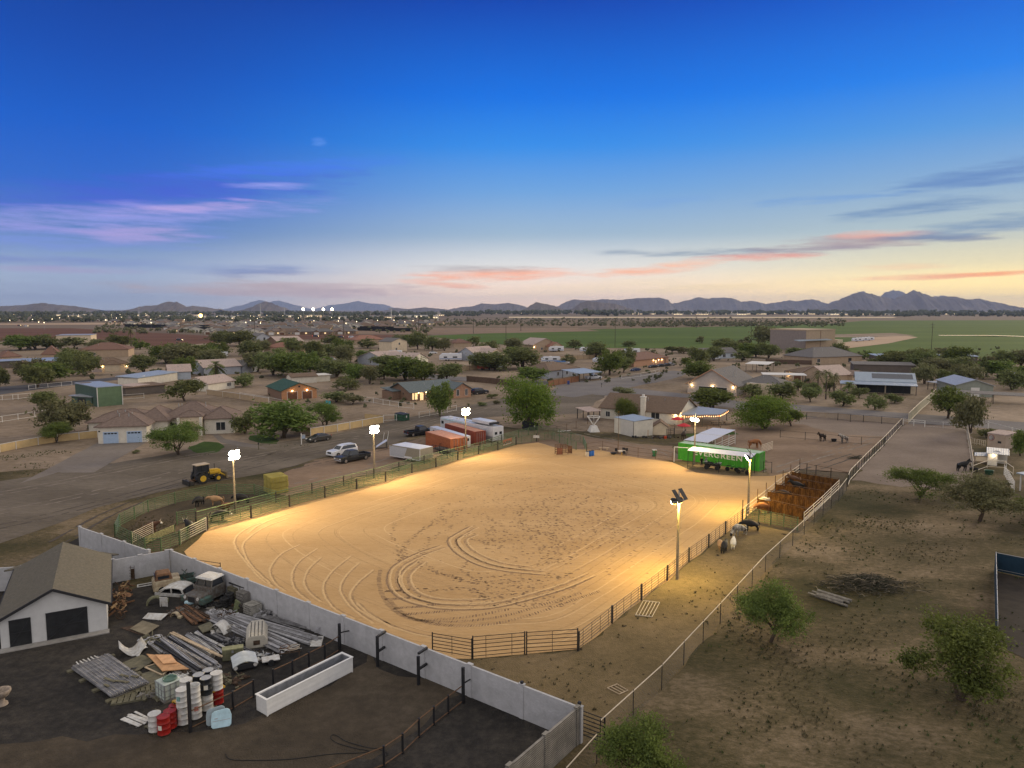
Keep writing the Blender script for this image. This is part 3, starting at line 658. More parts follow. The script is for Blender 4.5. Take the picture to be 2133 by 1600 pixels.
fence('chain_link_fence','long chain link fence with pale top rail dividing the right pasture from the arena',[(1250,1561),(1378,1438),(1500,1300),(1594,1192),(1675,1114),(1747,1044),(1763,1022)],**CL)
fence('chain_link_fence','near stretch of chain link fence beside the grey end of the wall',[(1243,1591),(1100,1760)],**CL)
fence('paddock_fence','dark pipe fence rising from the stalls to the road beside the gravel paddock',[(1766,1014),(1770,1003),(1805,965),(1840,930),(1878,888)],h=1.7,rails=2,pm=DARKP,rm=CREAMP,step=2.6,pr=.05,rr=.05,mesh=.5)
fence('paddock_fence','dark post fence along the grey road above the horse paddock',[(1680,874),(1745,876),(1771,879),(1798,880),(1836,883),(1878,886)],h=1.6,rails=2,pm=DARKP,rm=DARKP,step=40,pr=.07,rr=.025,mesh=.6)
fence('paddock_fence','low dark wire fence behind the two spotted horses',[(1625,912),(1677,917),(1715,920),(1754,924),(1794,927),(1842,929)],h=1.5,rails=2,pm=DARKP,rm=DARKP,step=40,pr=.05,rr=.025,mesh=.6)
fence('paddock_fence','pale tall wire fence between the gravel paddock and the chicken coop',[(2013,901),(2019,935),(2026,986)],h=1.9,rails=2,pm=CREAMP,rm=CREAMP,step=4,pr=.04,rr=.04,mesh=.5)
fence('paddock_fence','pale pipe rail in front of the chicken coop and green tub',[(2026,986),(2056,975),(2092,977),(2110,990)],h=1.2,rails=2,pm=CREAMP,rm=CREAMP,step=9,pr=.045,rr=.045)
fence('road_gate','double white pipe gate in the paddock fence by the grey road',[(1881,886),(1903,888),(1926,890)],h=1.4,rails=2,pm=WHITEP,rm=WHITEP,step=30,pr=.08,rr=.05,cat='gate',r0=1.0)
fence('road_fence','thin white wire fence beside the road behind the gravel paddock',[(1926,890),(1964,893),(2012,897)],h=1.4,rails=2,pm=WHITEP,rm=WHITEP,step=30,pr=.05,rr=.018)
fence('road_fence','white post and rail fence along the road behind the coop',[(2058,893),(2108,906),(2170,920)],h=1.4,rails=1,pm=WHITEP,rm=WHITEP,step=30,pr=.10,rr=.05)
fence('pipe_gate','thin dark pipe gate at the right end of the green container',[(1590,985),(1607,986)],h=1.7,rails=1,pm=DARKP,rm=DARKP,step=30,pr=.04,rr=.03,cat='gate')
for i,(a,b,lb)in enumerate([((901,1360),(983,1374),'pipe gate panel half hidden behind the white wall, leftmost of three'),((985,1374),(1093,1364),'middle pipe gate panel of the three at the near arena end'),((1097,1364),(1203,1357),'pipe gate panel hung on the corner post, with a bent lower rail')]):
 fence('arena_gate',lb,[a,b],h=1.7 if i else 1.5,rails=6,pm=DARKP,rm=DARKP,step=30,mids=1.9,pr=.05,rr=.026,group='pipe gates at the near arena end',cat='gate')
fence('arena_gate','dark pipe gate leaning just behind the corner of the white wall',[(397,1196),(460,1206)],h=1.5,rails=5,pm=DARKP,rm=DARKP,step=30,mids=1.9,pr=.04,rr=.026,cat='gate')
fence('pipe_gate','black pipe gate between the grey wall end and the chain link fence',[(1213,1538),(1259,1556)],h=1.7,rails=7,pm=BLACKM,rm=BLACKM,step=1.4,pr=.05,rr=.03,cat='gate')
# wooden stall partitions
for a,b,lb in[((1577,1062),(1682,1086),'nearest plank wall of the stalls, brightly lit orange'),((1598,1046),(1702,1064),'second plank wall of the stalls, behind the white horse'),((1615,1030),(1716,1048),'third plank wall of the stalls, behind the dark brown horse'),((1634,1015),(1730,1034),'fourth plank wall of the stalls, behind the black horse'),((1648,1003),(1745,1020),'farthest plank wall at the back of the stalls')]:
 P,Q=G(*a),G(*b);t=thing('stall_partition',lb,'partition',P,ang(P,Q),'plank partitions between the horse stalls');L=(Q-P).length
 mb=MB();n=int(L/.24);rr_=random.Random(n+int(a[0]))
 for i in range(n):mb.box(((i+.5)*L/n,rr_.uniform(-.012,.012),.75+rr_.uniform(-.03,.03)),(L/n-.02,.04,1.4))
 obj('plank_wall',mb,PLANK,t)
 mb=MB();mb.tube((0,.04,1.62),(L,.04,1.62),.035);mb.tube((0,.04,.1),(L,.04,.1),.03);obj('top_rail',mb,RUSTP,t)
 for x in(0,L/2,L):obj('post',MB().tube((x,.06,0),(x,.06,1.7),.05),RUSTP,t)
# precast wall round the yard
def precast(name,label,P,spans,h,m,th=.14,pil=.34):
 o=P[0];t=thing(name,label,'wall',o,ang(P[0],P[1]));L=(P[1]-P[0]).length
 for i in range(spans):
  x0,x1=L*i/spans,L*(i+1)/spans
  obj('wall_panel',MB().bb(x0+pil/2,x1-pil/2,-th/2,th/2,0,h-.05),m,t)
 for i in range(spans+1):
  x=L*i/spans;mb=MB();mb.bb(x-pil/2,x+pil/2,-th*.75,th*.75,0,h);mb.box((x,0,h+.03),(pil+.06,th*1.7,.06))
  obj('pilaster',mb,m,t)
 return t
A_,B_=G(359,1192),G(1207,1546)
precast('block_wall','long white precast wall dividing the junk yard from the arena',[A_,B_],11,2.2,WALLW)
precast('block_wall','short white wall behind the rusty cream truck, meeting the shop',[A_+Vector((-.35,-.1,0)),G(236,1214)],2,2.2,WALLW)
precast('block_wall','white wall behind the shop roof beside the cattle pen',[G(169,1139),G(312,1192)],3,2.2,WALLW)
precast('block_wall','white wall stub left of the shop roof',[G(-120,1240),G(52,1228)],2,2.2,WALLW)
E_=G(1055,1598,2.3);E_.z=0;dB=(E_-B_).normalized()
precast('block_wall','unpainted grey precast wall with wood grain pattern running out of the picture',[B_+dB*.3,B_+dB*13.3],4,2.3,WALLG)
# steel posts and pipe fences inside the yard
def steel_post(px,pb,pt,label,arms,arm_px=None):
 b=G(px,pb);h=HT(px,pb,pt);t=thing('steel_post',label,'post',b,0,'black steel posts along the yard wall')
 obj('post',MB().box((0,0,h/2),(.16,.16,h),ang(A_,B_)),BLACKM,t)
 if arms:
  d=(B_-A_).normalized();q=Vector((-d.y,d.x,0))*-1
  q=(G(*arm_px)-b);q.z=0;q=q.normalized()*.95
  for z in arms:obj('bracket_arm',MB().bar((0,0,z),q+Vector((0,0,z)),.14,.14),BLACKM,t)
 return b,h
steel_post(708,1354,1299,'black steel post with a low pipe rail, nearest the sheet metal piles',None)
steel_post(787,1389,1325,'black steel post with two bracket arms in front of the wall, left of the pair',(2.2,1.1),(840,1352))
steel_post(872,1427,1367,'black steel post with two bracket arms in front of the wall, right of the pair',(2.2,1.1),(925,1390))
steel_post(965,1465,1390,'black steel post where the foreground pipe rail meets the wall',None)
steel_post(1087,1496,1419,'plain tall black steel post against the white wall',None)
steel_post(1206,1545,1462,'black steel post at the outer corner of the grey wall',None)
steel_post(397,1526,1421,'dark steel post standing in front of the stacked drums',None)
fence('yard_rail','short dark pipe rail beside the leftmost wall post',[(708,1352),(730,1347)],h=1.25,rails=1,pm=BLACKM,rm=BLACKM,step=30,pr=.05,rr=.05)
fence('yard_rail','short dark pipe rail by the post where the foreground fence ends',[(966,1462),(982,1452)],h=1.25,rails=1,pm=BLACKM,rm=BLACKM,step=30,pr=.05,rr=.05)
YF=dict(h=1.15,rails=2,pm=BLACKM,rm=RUSTP,pr=.06,rr=.04,square=True,r0=.12)
fence('yard_fence','rusty pipe rail fence running behind the white trough',[(570,1430),(610,1411),(644,1393),(677,1376),(706,1357)],step=40,**YF)
fence('yard_fence','rusty pipe rail fence beside the light blue car doors',[(397,1520),(486,1478),(529,1453)],step=40,**YF)
fence('yard_fence','rusty pipe rail fence crossing the foreground yard to the wall',[(672,1650),(800,1597),(839,1570),(873,1537),(904,1511),(934,1487),(965,1463)],step=40,**YF)
# ------------------------------------------------------------------ shop building and junk in the y
SHING=mat('dark_shingles',(.125,.112,.085),.9,amt=.22,nz=5,bump=.5,wave=('Y',3.2,.6))
STUCCO=mat('white_stucco',(.54,.54,.525),.85,amt=.06,nz=1.5,bump=.2,bsc=30)
DKDOOR=mat('dark_door',(.018,.019,.020),.6,amt=.35,nz=1.5)
TRIMD=mat('dark_trim',(.025,.025,.027),.6,amt=.1)
CONCL=mat('pale_concrete',(.30,.285,.26),.9,amt=.15,nz=2)
RUST=mat('rust',(.16,.085,.045),.9,.1,amt=.45,nz=3)
RUSTD=mat('dark_rust',(.075,.048,.032),.9,.1,amt=.5,nz=4)
SHEETM=mat('weathered_sheet_metal',(.37,.37,.385),.55,.3,amt=.3,nz=2.5,wave=('X',1.6))
SHEETR=mat('ribbed_dull_metal',(.20,.197,.20),.6,.2,amt=.35,nz=2,wave=('Y',2.2))
WHITEB=mat('faded_white_paint',(.62,.63,.62),.6,nz=3.5,col2=(.42,.39,.34))
CREAMB=mat('faded_cream_paint',(.52,.46,.31),.55,amt=.28,nz=2.2,col2=(.22,.15,.09))
TEALB=mat('faded_teal_paint',(.06,.135,.12),.7,nz=4,col2=(.07,.055,.04))
GREENB=mat('old_green_paint',(.055,.095,.045),.6,amt=.4,nz=3)
GREYB=mat('old_grey_paint',(.15,.155,.145),.7,nz=4,col2=(.075,.05,.035))
BLUEB=mat('pale_blue_paint',(.42,.60,.66),.4,amt=.15,nz=2)
OLIVEB=mat('olive_paint',(.145,.145,.085),.7,amt=.35,nz=3)
WOODL=mat('pale_lumber',(.46,.36,.24),.8,amt=.25,nz=3)
WOODG=mat('grey_lumber',(.17,.16,.145),.85,amt=.35,nz=3)
WOODO=mat('olive_lumber',(.125,.115,.075),.85,amt=.35,nz=3)
PLYO=mat('orange_plywood',(.48,.27,.13),.75,amt=.25,nz=2)
RUBBER=mat('black_rubber',(.018,.018,.018),.75,amt=.2)
GLASSD=mat('dark_glass',(.022,.026,.032),.08,amt=0,spec=.6)
REDP=mat('red_drum_paint',(.36,.018,.012),.4,nz=5,col2=(.20,.014,.010))
BLKP=mat('black_drum_paint',(.018,.020,.022),.35,amt=.2,nz=3)
WHTP=mat('white_drum_paint',(.60,.60,.58),.5,nz=4,col2=(.46,.44,.40))
YELP=mat('yellow_beam_paint',(.50,.30,.035),.5,amt=.2,nz=3)
LABELM=mat('paper_label',(.62,.60,.52),.7,amt=.1)
STONE=mat('rough_stone',(.27,.22,.175),.9,amt=.35,nz=4,bump=.8,bsc=14)
def Y(x,y):return(x/3.047,1050+y/3.047)
def Q(x,y):return(240+x/6.666,1150+y/6.666)
def Z(x,y):return(240+x/8.,1340+y/8.)
def shop():
 fl,fr=G(3,1354),G(225,1312);a=ang(fl,fr);W=(fr-fl).length;Dp=11.6;e=2.4;ap=4.1
 t=thing('workshop','white stucco workshop with dark shingle roof beside the junk yard','workshop',fl,a)
 mb=MB();mb.prof([(0,0),(W,0),(W,e),(W/2,ap-.12),(0,e)],0,Dp);obj('wall',mb,STUCCO,t)
 o=.35;s=(ap-e)/(W/2)
 for sg in(-1,1):
  mb=MB();x0,x1=W/2,(W/2+sg*(W/2+o));z1=ap-s*(W/2+o)
  mb.slab([(x0,-o,ap),(x1,-o,z1),(x1,Dp+.6,z1),(x0,Dp+.6,ap)],.14);r=obj('roof',mb,SHING,t)
  mb=MB();mb.bar((x0,-o-.02,ap-.06),(x1,-o-.02,z1-.06),.05,.2);mb.bar((x1+sg*.02,-o,z1-.05),(x1+sg*.02,Dp+.6,z1-.05),.05,.16);obj('fascia',mb,TRIMD,r)
 for x0,x1,h,nm in((.55,1.9,2.12,'door'),(2.85,5.55,2.2,'garage_door')):
  d=obj(nm,MB().bb(x0,x1,-.05,.02,.02,h),DKDOOR,t)
  mb=MB();mb.bar((x0,-.06,.1),(x1,-.06,h-.1),.07,.07,up=(0,1,0));mb.bar((x0,-.06,h-.03),(x1,-.06,h-.03),.06);mb.bar((x0,-.06,1.1),(x1,-.06,1.1),.05)
  obj('brace',mb,TRIMD,d)
 obj('apron',MB().bb(-.1,W+.1,-.75,-.02,0,.09),CONCL,t)
 mb=MB();mb.slab([(-1.1,Dp+.7,2.2),(W+.9,Dp+.7,2.2),(W/2,Dp+4.2,2.5)],.12);mb.tube((W/2,Dp+3.9,0),(W/2,Dp+3.9,2.35),.06);obj('lean_to',mb,SHING,t)
shop()
def sheet(name,label,cat,px,m,z=.06,th=.03,zs=None,group=None,part=None):
 P=[G(p[0],p[1],(zs[i]if zs else z))for i,p in enumerate(px)];o=Vector((P[0].x,P[0].y,0))
 mb=MB();mb.slab([p-o for p in P],th)
 for p in P:
  q=p-o;c=sum((v-o for v in P),Vector())/len(P);q=q.lerp(c,.12)
  if q.z-th>.05:mb.tube((q.x,q.y,0),(q.x,q.y,q.z-th),.04,n=5)
 return tag(obj(name,mb,m,None,o),label,cat,group)
def pile(name,label,cat,a,b,w,n,m,seed,th=.05,layers=1,cw=.3,skew=.05,base=.04,group=None,part='plank'):
 """n long pieces laid from a to b, in layers; pieces are separate parts"""
 rr=random.Random(seed);P,S2=G(*a),G(*b);L=(S2-P).length;t=thing(name,label,cat,P,ang(P,S2),group)
 ms=m if isinstance(m,(list,tuple))else[m]
 mb=MB()
 for x in(.15,.5,.85):mb.bb(L*x-.06,L*x+.06,-w/2,w/2,0,base)
 obj('bearer',mb,WOODG,t)
 for l in range(layers):
  for i in range(n):
   y=-w/2+(i+.5)*w/n+rr.uniform(-.06,.06);s=rr.uniform(-.18,.06)*L*.5;k=rr.uniform(-skew,skew)
   mb=MB();z=base+th/2+l*th*1.3+rr.uniform(0,th*.3)+(i%2)*.004
   x0,x1=max(-.3,s*rr.random()),L+s
   mb.bar((x0,y-k*L/2,z),(x1,y+k*L/2,z+rr.uniform(0,.05)),w/n*rr.uniform(.75,1.05),th)
   if cw and rr.random()<.6:
    yy=y+w/n*.3;mb.bar((x0,yy-k*L/2,z+th/2+.02),(x1,yy+k*L/2,z+th/2+.05),.04,.05)
   obj(part,mb,ms[(i+l)%len(ms)],t)
 return t
pile('sheet_metal_pile','long pale ribbed sheet metal pile running to the foot of the wall','metal pile',Y(1330,690),Y(1830,935),1.5,6,[SHEETM,SHEETR],1,layers=2)
pile('sheet_metal_pile','dark-edged ribbed sheet metal pile lying beside the white wall','metal pile',Y(1480,715),Y(1990,875),1.15,5,[SHEETR,SHEETM],2,layers=2)
pile('sheet_metal_pile','narrow bundle of roofing strips tucked right against the wall','metal pile',Y(1600,690),Y(1960,805),.7,4,SHEETR,3)
pile('beam_pile','stack of dark steel beams topped with a pale board in the yard middle','beam pile',Y(1060,880),Y(1350,1075),1.7,7,[SHEETR,TRIMD,SHEETM,GREYB],4,th=.14,layers=2)
pile('board','long pale timber board lying on the steel beams','board',Y(1095,850),Y(1395,1010),.3,2,WOODL,5,th=.08,cw=0,base=.4)
pile('angle_iron_pile','scattered silver angle irons between the beams and the beige tank','metal pile',Y(1190,840),Y(1400,965),1.5,9,[SHEETM,WHITEB,SHEETR,TRIMD],6,skew=.14,layers=2)
pile('pipe_pile','dark pipes and channels under the beige tank','metal pile',Y(1340,830),Y(1620,965),.55,4,[TRIMD,SHEETR],7)
pile('pipe_pile','pair of white pipes leaning along the beam stack','metal pile',Y(1040,880),Y(1210,1075),.28,2,WHITEB,8,cw=0)
pile('rusty_beams','pile of rusty brown beams behind the long sheet metal','metal pile',Y(1150,665),Y(1290,760),1.2,6,[RUSTD,RUST],9,th=.09,layers=2,skew=.1)
pile('slat_stack','stack of white slats on the ground left of the drums','slats',Y(815,1350),Y(930,1400),1.0,6,WHITEB,10,cw=0,skew=.06,th=.04)
pile('slat_stack','white corrugated sheets lying behind the green tote','slats',Y(1105,1075),Y(1200,1135),.8,4,WHITEB,11)
# big corrugated roofing pile on timber
def roofing_pile():
 P=G(*Y(455,1060));S2=G(*Y(705,1250));t=thing('roofing_pile','large pile of grey corrugated roofing sheets on timber pallets','roofing pile',P,ang(P,S2));L=(S2-P).length
 W=2.3;rr=random.Random(5)
 for i in range(4):
  mb=MB();mb.bb(-.1+i*L*.33,.25+i*L*.33,-.3,W+.5,0,.14);obj('bearer',mb,WOODO,t)
 for i in range(5):
  mb=MB();mb.box((L/2+rr.uniform(-.15,.15),W/2+rr.uniform(-.12,.12),.17+i*.05),(L,W,.03),rr.uniform(-.04,.04))
  for k in range(10):mb.bar((rr.uniform(-.05,.1),.1+k*W/10,.2+i*.05),(L-.05,.1+k*W/10,.2+i*.05),.06,.025)
  obj('roofing_sheet',mb,SHEETR,t)
 for i in range(5):
  mb=MB();mb.box((L*.78+rr.uniform(-.8,.6),.3+i*.42,.47+(i%2)*.03),(rr.uniform(.5,1.1),.16,.05),rr.uniform(-.2,.2)+.3);obj('timber_offcut',mb,WOODO,t)
 for i in range(6):obj('slat',MB().box((.12+(i%2)*.05,.35+i*.24,.47),(.55,.07,.03),.1*(i%3-1)),WHITEB,t)
roofing_pile()
def pallet(name,label,P,rz,m,L=1.2,W=1.0,tilt=0,group=None,z0=0):
 t=thing(name,label,'pallet',P,rz,group);t.rotation_euler=(tilt,0,rz)
 for i in range(6):obj('deck_board',MB().bb(i*L/6+.02,(i+1)*L/6-.04,0,W,.11,.135),m,t)
 for y in(.05,W/2,W-.05):obj('stringer',MB().bb(0,L,y-.04,y+.04,0,.108),m,t)
 return t
PG='timber pallets in the junk yard'
pallet('pallet','olive timber pallet lying at the near end of the roofing pile',G(*Y(700,1285)),.35,WOODO,2.1,1.1,group=PG)
pallet('pallet','second olive pallet stacked beyond the roofing pile, towards the tote',G(*Y(860,1225)),.5,WOODO,1.8,1.0,group=PG)
sheet('olive_panel','flat olive wooden panel behind the roofing pile','panel',[Y(770,1010),Y(900,955),Y(985,990),Y(860,1062)],WOODO,.16,.06)
sheet('olive_panel','olive framed panel lying in front of the orange plywood','panel',[Y(860,1085),Y(1000,1050),Y(1075,1090),Y(930,1145)],WOODO,.12,.06)
def frame_panel(label,px,m,inner,z):
 P=[G(p[0],p[1],z)for p in px];o=Vector((P[0].x,P[0].y,0));t=thing('window_frame',label,'frame',o)
 mb=MB();c=sum(P,Vector())/4
 for a,b in zip(P,P[1:]+P[:1]):mb.bar(a-o,b-o,.1,.06)
 obj('frame',mb,m,t)
 mb=MB();A,B,C,Dd=[p.lerp(c,.06)-o for p in P]
 for i in range(1,8):mb.bar(A.lerp(B,i/8),Dd.lerp(C,i/8),.05,.03)
 obj('slat',mb,inner,t)
 mb=MB()
 for p in P:q=p-o;mb.bar((q.x,q.y,0),(q.x,q.y,z-.03),.06)
 obj('support',mb,WOODG,t)
frame_panel('pale wooden frame with slats lying beside the orange plywood',[Y(920,1035),Y(1000,1010),Y(1075,1050),Y(1030,1085)],WOODL,WOODO,.16)
sheet('plywood_sheet','large orange-brown plywood sheet, partly burnt, in the middle of the yard','plywood',[Y(930,950),Y(1060,965),Y(1200,1045),Y(1030,1058)],PLYO,.34,.05)
sheet('plywood_sheet','small bright orange plywood offcut lying on the larger sheet','plywood',[Y(985,955),Y(1085,955),Y(1125,1005),Y(1035,1012)],mat('bright_plywood',(.60,.34,.17),.75,amt=.2,nz=2),.42,.05)
sheet('rusty_plate','flat rusty steel plate lying in front of the implement heap','steel plate',[Y(825,790),Y(905,738),Y(1010,770),Y(925,828)],mat('rusted_plate',(.19,.165,.115),.85,.2,amt=.3,nz=1.5),.16,.05)
sheet('rusty_plate','dark rusty plate sliding under the flat steel plate','steel plate',[Y(765,785),Y(845,770),Y(925,830),Y(880,825)],RUSTD,.06,.04)
sheet('scrap_sheet','dark scrap panel between the rusty beams and the white tank','panel',[Y(1255,775),Y(1335,745),Y(1365,790),Y(1285,815)],WOODO,.2,.05)
sheet('white_sheet','small white metal sheet lying flat near the wall','metal sheet',[(388/2.666+500,1120+604/2.666),(645.5,1326),(674.5,1324.5),(669,1346)],WHITEB,.05,.02)
sheet('grey_sheet','grey ribbed sheet leaning against the white wall at the metal pile end','metal sheet',[(655,1317),(669,1321),(676,1300),(662,1293)],SHEETM,zs=[.05,.05,.95,.95],th=.03)
sheet('door_panel','white rectangular car door skin standing by the car shell','car door',[Y(1030,648),Y(1060,648),Y(1062,592),Y(1012,590)],WHITEB,zs=[.03,.03,.85,.85],th=.05)
# rolled and bent panels
def curved(name,label,cat,px,px2,m,bulge,n=7,th=.03):
 """a bent sheet between edge px (two points) and edge px2 (two points, same order), arched by bulge"""
 A,B=[G(*p)for p in px];C,Dd=[G(*p)for p in px2];o=A.copy();mb=MB();vs=[]
 for i in range(n+1):
  t=i/n;z=.04+bulge*sin(pi*t)if bulge>0 else .04-bulge*(1-sin(pi*t))
  for p in(A.lerp(C,t),B.lerp(Dd,t)):vs.append(p-o+Vector((0,0,z)))
 k=len(vs);vs+=[v-Vector((0,0,th))for v in vs];fs=[]
 for i in range(n):
  a=2*i;fs+=[(a,a+1,a+3,a+2),(k+a,k+a+2,k+a+3,k+a+1),(a,a+2,k+a+2,k+a),(a+1,k+a+1,k+a+3,a+3)]
 fs+=[(0,k,k+1,1),(2*n,2*n+1,k+2*n+1,k+2*n)]
 mb.add(vs,fs,True);return tag(obj(name,mb,m,None,o),label,cat)
curved('bent_panel','large curled white truck panel in front of the shop doors','body panel',[Y(755,930),Y(760,980)],[Y(900,905),Y(935,955)],WHITEB,-.75)
curved('bent_panel','small white angled panel beside the curled truck panel','body panel',[Y(845,955),Y(880,975)],[Y(925,900),Y(940,915)],WHITEB,.25)
def hood():
 P=[G(*Y(*p),.45 if i in(1,2)else .12)for i,p in enumerate(((905,725),(940,690),(1065,695),(1020,735)))];o=Vector((P[0].x,P[0].y,0));t=thing('car_hood','white car hood with a round hole lying in the yard','car hood',o)
 c=sum(P,Vector())/4;mb=MB();n=20;out=[];inn=[]
 for i in range(n):
  u=i/n*4;k=int(u)%4;q=P[k].lerp(P[(k+1)%4],u-int(u));out.append(q-o)
  d=P[1]-P[0];e=P[3]-P[0];a=2*pi*i/n-2.36;inn.append(c+e*.1*cos(a)+d*.2*sin(a)-o)
 vs=out+inn+[v-Vector((0,0,.05))for v in out+inn];N2=2*n;fs=[]
 for i in range(n):
  j=(i+1)%n;fs+=[(i,j,n+j,n+i),(N2+i,N2+n+i,N2+n+j,N2+j),(i,N2+i,N2+j,j),(n+i,n+j,N2+n+j,N2+n+i)]
 mb.add(vs,fs);obj('panel',mb,WHITEB,t)
 mb=MB()
 for p in P:q=(p.lerp(c,.15))-o;mb.tube((q.x,q.y,0),(q.x,q.y,q.z-.04),.05)
 obj('support',mb,RUSTD,t)
hood()
def fender(label,c,rz,m,s=1.):
 mb=MB();n=10;o=G(*c)
 for i in range(n):
  a0,a1=pi*i/n,pi*(i+1)/n
  for rA,rB in((.5,.62),):
   vs=[]
   for a in(a0,a1):
    for r,y in((.50,0),(.62,.05),(.62,.42),(.50,.46)):vs.append((cos(a)*r*s,y*s,sin(a)*r*s))
   mb.add(vs,[(0,1,5,4),(1,2,6,5),(2,3,7,6),(3,0,4,7)],True)
 mb.bb(-.62*s,-.48*s,0,.44*s,0,.06);mb.bb(.48*s,.95*s,0,.44*s,0,.25*s)
 tag(obj('fender',mb,m,None,o,rz),label,'fender')
fender('dark olive truck fender standing in front of the white car shell',Y(985,640),.5,OLIVEB,1.1)
fender('small cream fender arch on the ground by the white hood',Y(1105,722),-.35,CREAMB,.7)
fender('dark fender arch leaning on the tyres beside the old grey truck',Y(1385,590),.2,GREYB,.9)
def loader_frame():
 P=G(*Y(870,535));t=thing('ladder_frame','white angled ladder frame lying behind the car shell','frame',P,.45)
 mb=MB()
 for y in(0,.55):mb.bar((0,y,.1),(1.3,y,.14),.1,.06)
 for x in(.05,1.25):mb.bar((x,0,.12),(x,.55,.12),.1,.06)
 obj('frame',mb,WHITEB,t);mb=MB();mb.bar((1.3,.3,.1),(2.3,-.1,.1),.28,.12);mb.bar((1.8,.2,.2),(2.1,.6,.2),.12);obj('bracket',mb,WHITEB,t)
loader_frame()
# old pickup cab, truck and car shell
def wheel(mbT,mbR,c,r,w,ax=(0,1,0)):
 mbT.disc(c,ax,r,w,16);mbR.disc(c,ax,r*.58,w*1.06,12)
def anchor(x,y,z,lx,ly,rz):
 p=G(*Y(x,y),z);return Vector((p.x-lx*cos(rz)+ly*sin(rz),p.y-lx*sin(rz)-ly*cos(rz),0))
def old_pickup():
 P=G(*Y(980,505));S2=G(*Y(1195,460));a=ang(P,S2)-.1;P=anchor(1035,428,1.72,.9,.85,a);t=thing('old_pickup','derelict cream pickup cab with rusty roof and teal bed behind the white car shell','pickup truck',P,a)
 mb=MB();mb.prof([(0,.25),(2.2,.25),(2.2,1.15),(1.75,1.2),(.1,1.15),(0,.95)],0,1.7,lambda x,z:.06 if z>1 else 0);obj('cab_body',mb,CREAMB,t,bevel=.06)
 mb=MB();mb.prof([(.15,1.16),(1.6,1.16),(1.4,1.72),(.35,1.75)],.05,1.65,lambda x,z:.18 if z>1.5 else 0);c=obj('cab_roof',mb,RUST,t,bevel=.06)
 mb=MB();mb.bb(.40,1.3,.09,.12,1.24,1.55);mb.bb(.17,.2,.3,1.4,1.25,1.6);obj('window',mb,GLASSD,c)
 mb=MB();mb.bb(2.25,4.4,0,.08,.4,.95);mb.bb(2.25,4.4,1.5,1.58,.4,.95);mb.bb(2.25,4.4,0,1.58,.4,.48);mb.bb(4.35,4.42,0,1.58,.4,.95);obj('bed',mb,TEALB,t,bevel=.03)
 rr=random.Random(2);mb=MB()
 for i in range(16):p=Vector((rr.uniform(2.,4.4),rr.uniform(-.1,1.5),rr.uniform(.5,1.0)));mb.tube(p,p+Vector((rr.uniform(-.6,.9),rr.uniform(-.4,.4),rr.uniform(0,.5))),rr.uniform(.02,.05),n=5)
 obj('scrap_pipe',mb,TEALB,t)
 for x in(.7,3.5):obj('wheel',MB().disc((x,.1,.3),(0,1,0),.32,.2),RUBBER,t)
old_pickup()
def old_truck():
 P=G(*Y(1240,535));a=ang(A_,B_)+.25;P=anchor(1332,452,2.05,.95,2.2,a);t=thing('old_truck','old dark truck with white cab roof facing the yard, against the wall','truck',P,a)
 mb=MB();mb.prof([(0,.35),(1.9,.35),(1.9,1.0),(0,1.0)],.1,1.5);obj('nose',mb,GREYB,t,bevel=.12)
 mb=MB();mb.prof([(-.05,.3),(1.95,.3),(1.95,1.35),(-.05,1.35)],1.3,3.0);obj('cab_body',mb,GREYB,t,bevel=.08)
 mb=MB()
 for x in(.05,1.0,1.85):mb.bar((x,1.45,1.35),(x*.9+.1,1.65,1.95),.07)
 for x in(.05,1.85):mb.bar((x,2.9,1.35),(x*.9+.1,2.8,1.95),.08)
 obj('pillar',mb,GREYB,t)
 mb=MB();mb.prof([(.05,1.37),(1.85,1.37),(1.75,1.93),(.15,1.93)],1.5,2.85,lambda x,z:.15 if z>1.5 else .02);obj('window',mb,GLASSD,t)
 mb=MB();mb.prof([(0,1.94),(1.9,1.94),(1.75,2.1),(.15,2.1)],1.4,3.0,lambda x,z:.12 if z>2 else 0);obj('cab_roof',mb,WHITEB,t,bevel=.05)
 for x in(-.05,1.95):obj('fender',MB().prof([(x-.3,.3),(x+.3,.3),(x+.28,.85),(x-.28,.85)],.1,1.2),TEALB,t,bevel=.12)
 for x in(.25,1.65):obj('headlight',MB().disc((x,.08,.8),(0,1,0),.13,.08),WHITEB,t)
 mb=MB();mb.bb(.6,1.3,.05,.12,.45,.9);obj('grille',mb,TRIMD,t)
 for x in(-.05,1.95):obj('wheel',MB().disc((x,.55,.35),(1,0,0),.35,.22),RUBBER,t)
old_truck()
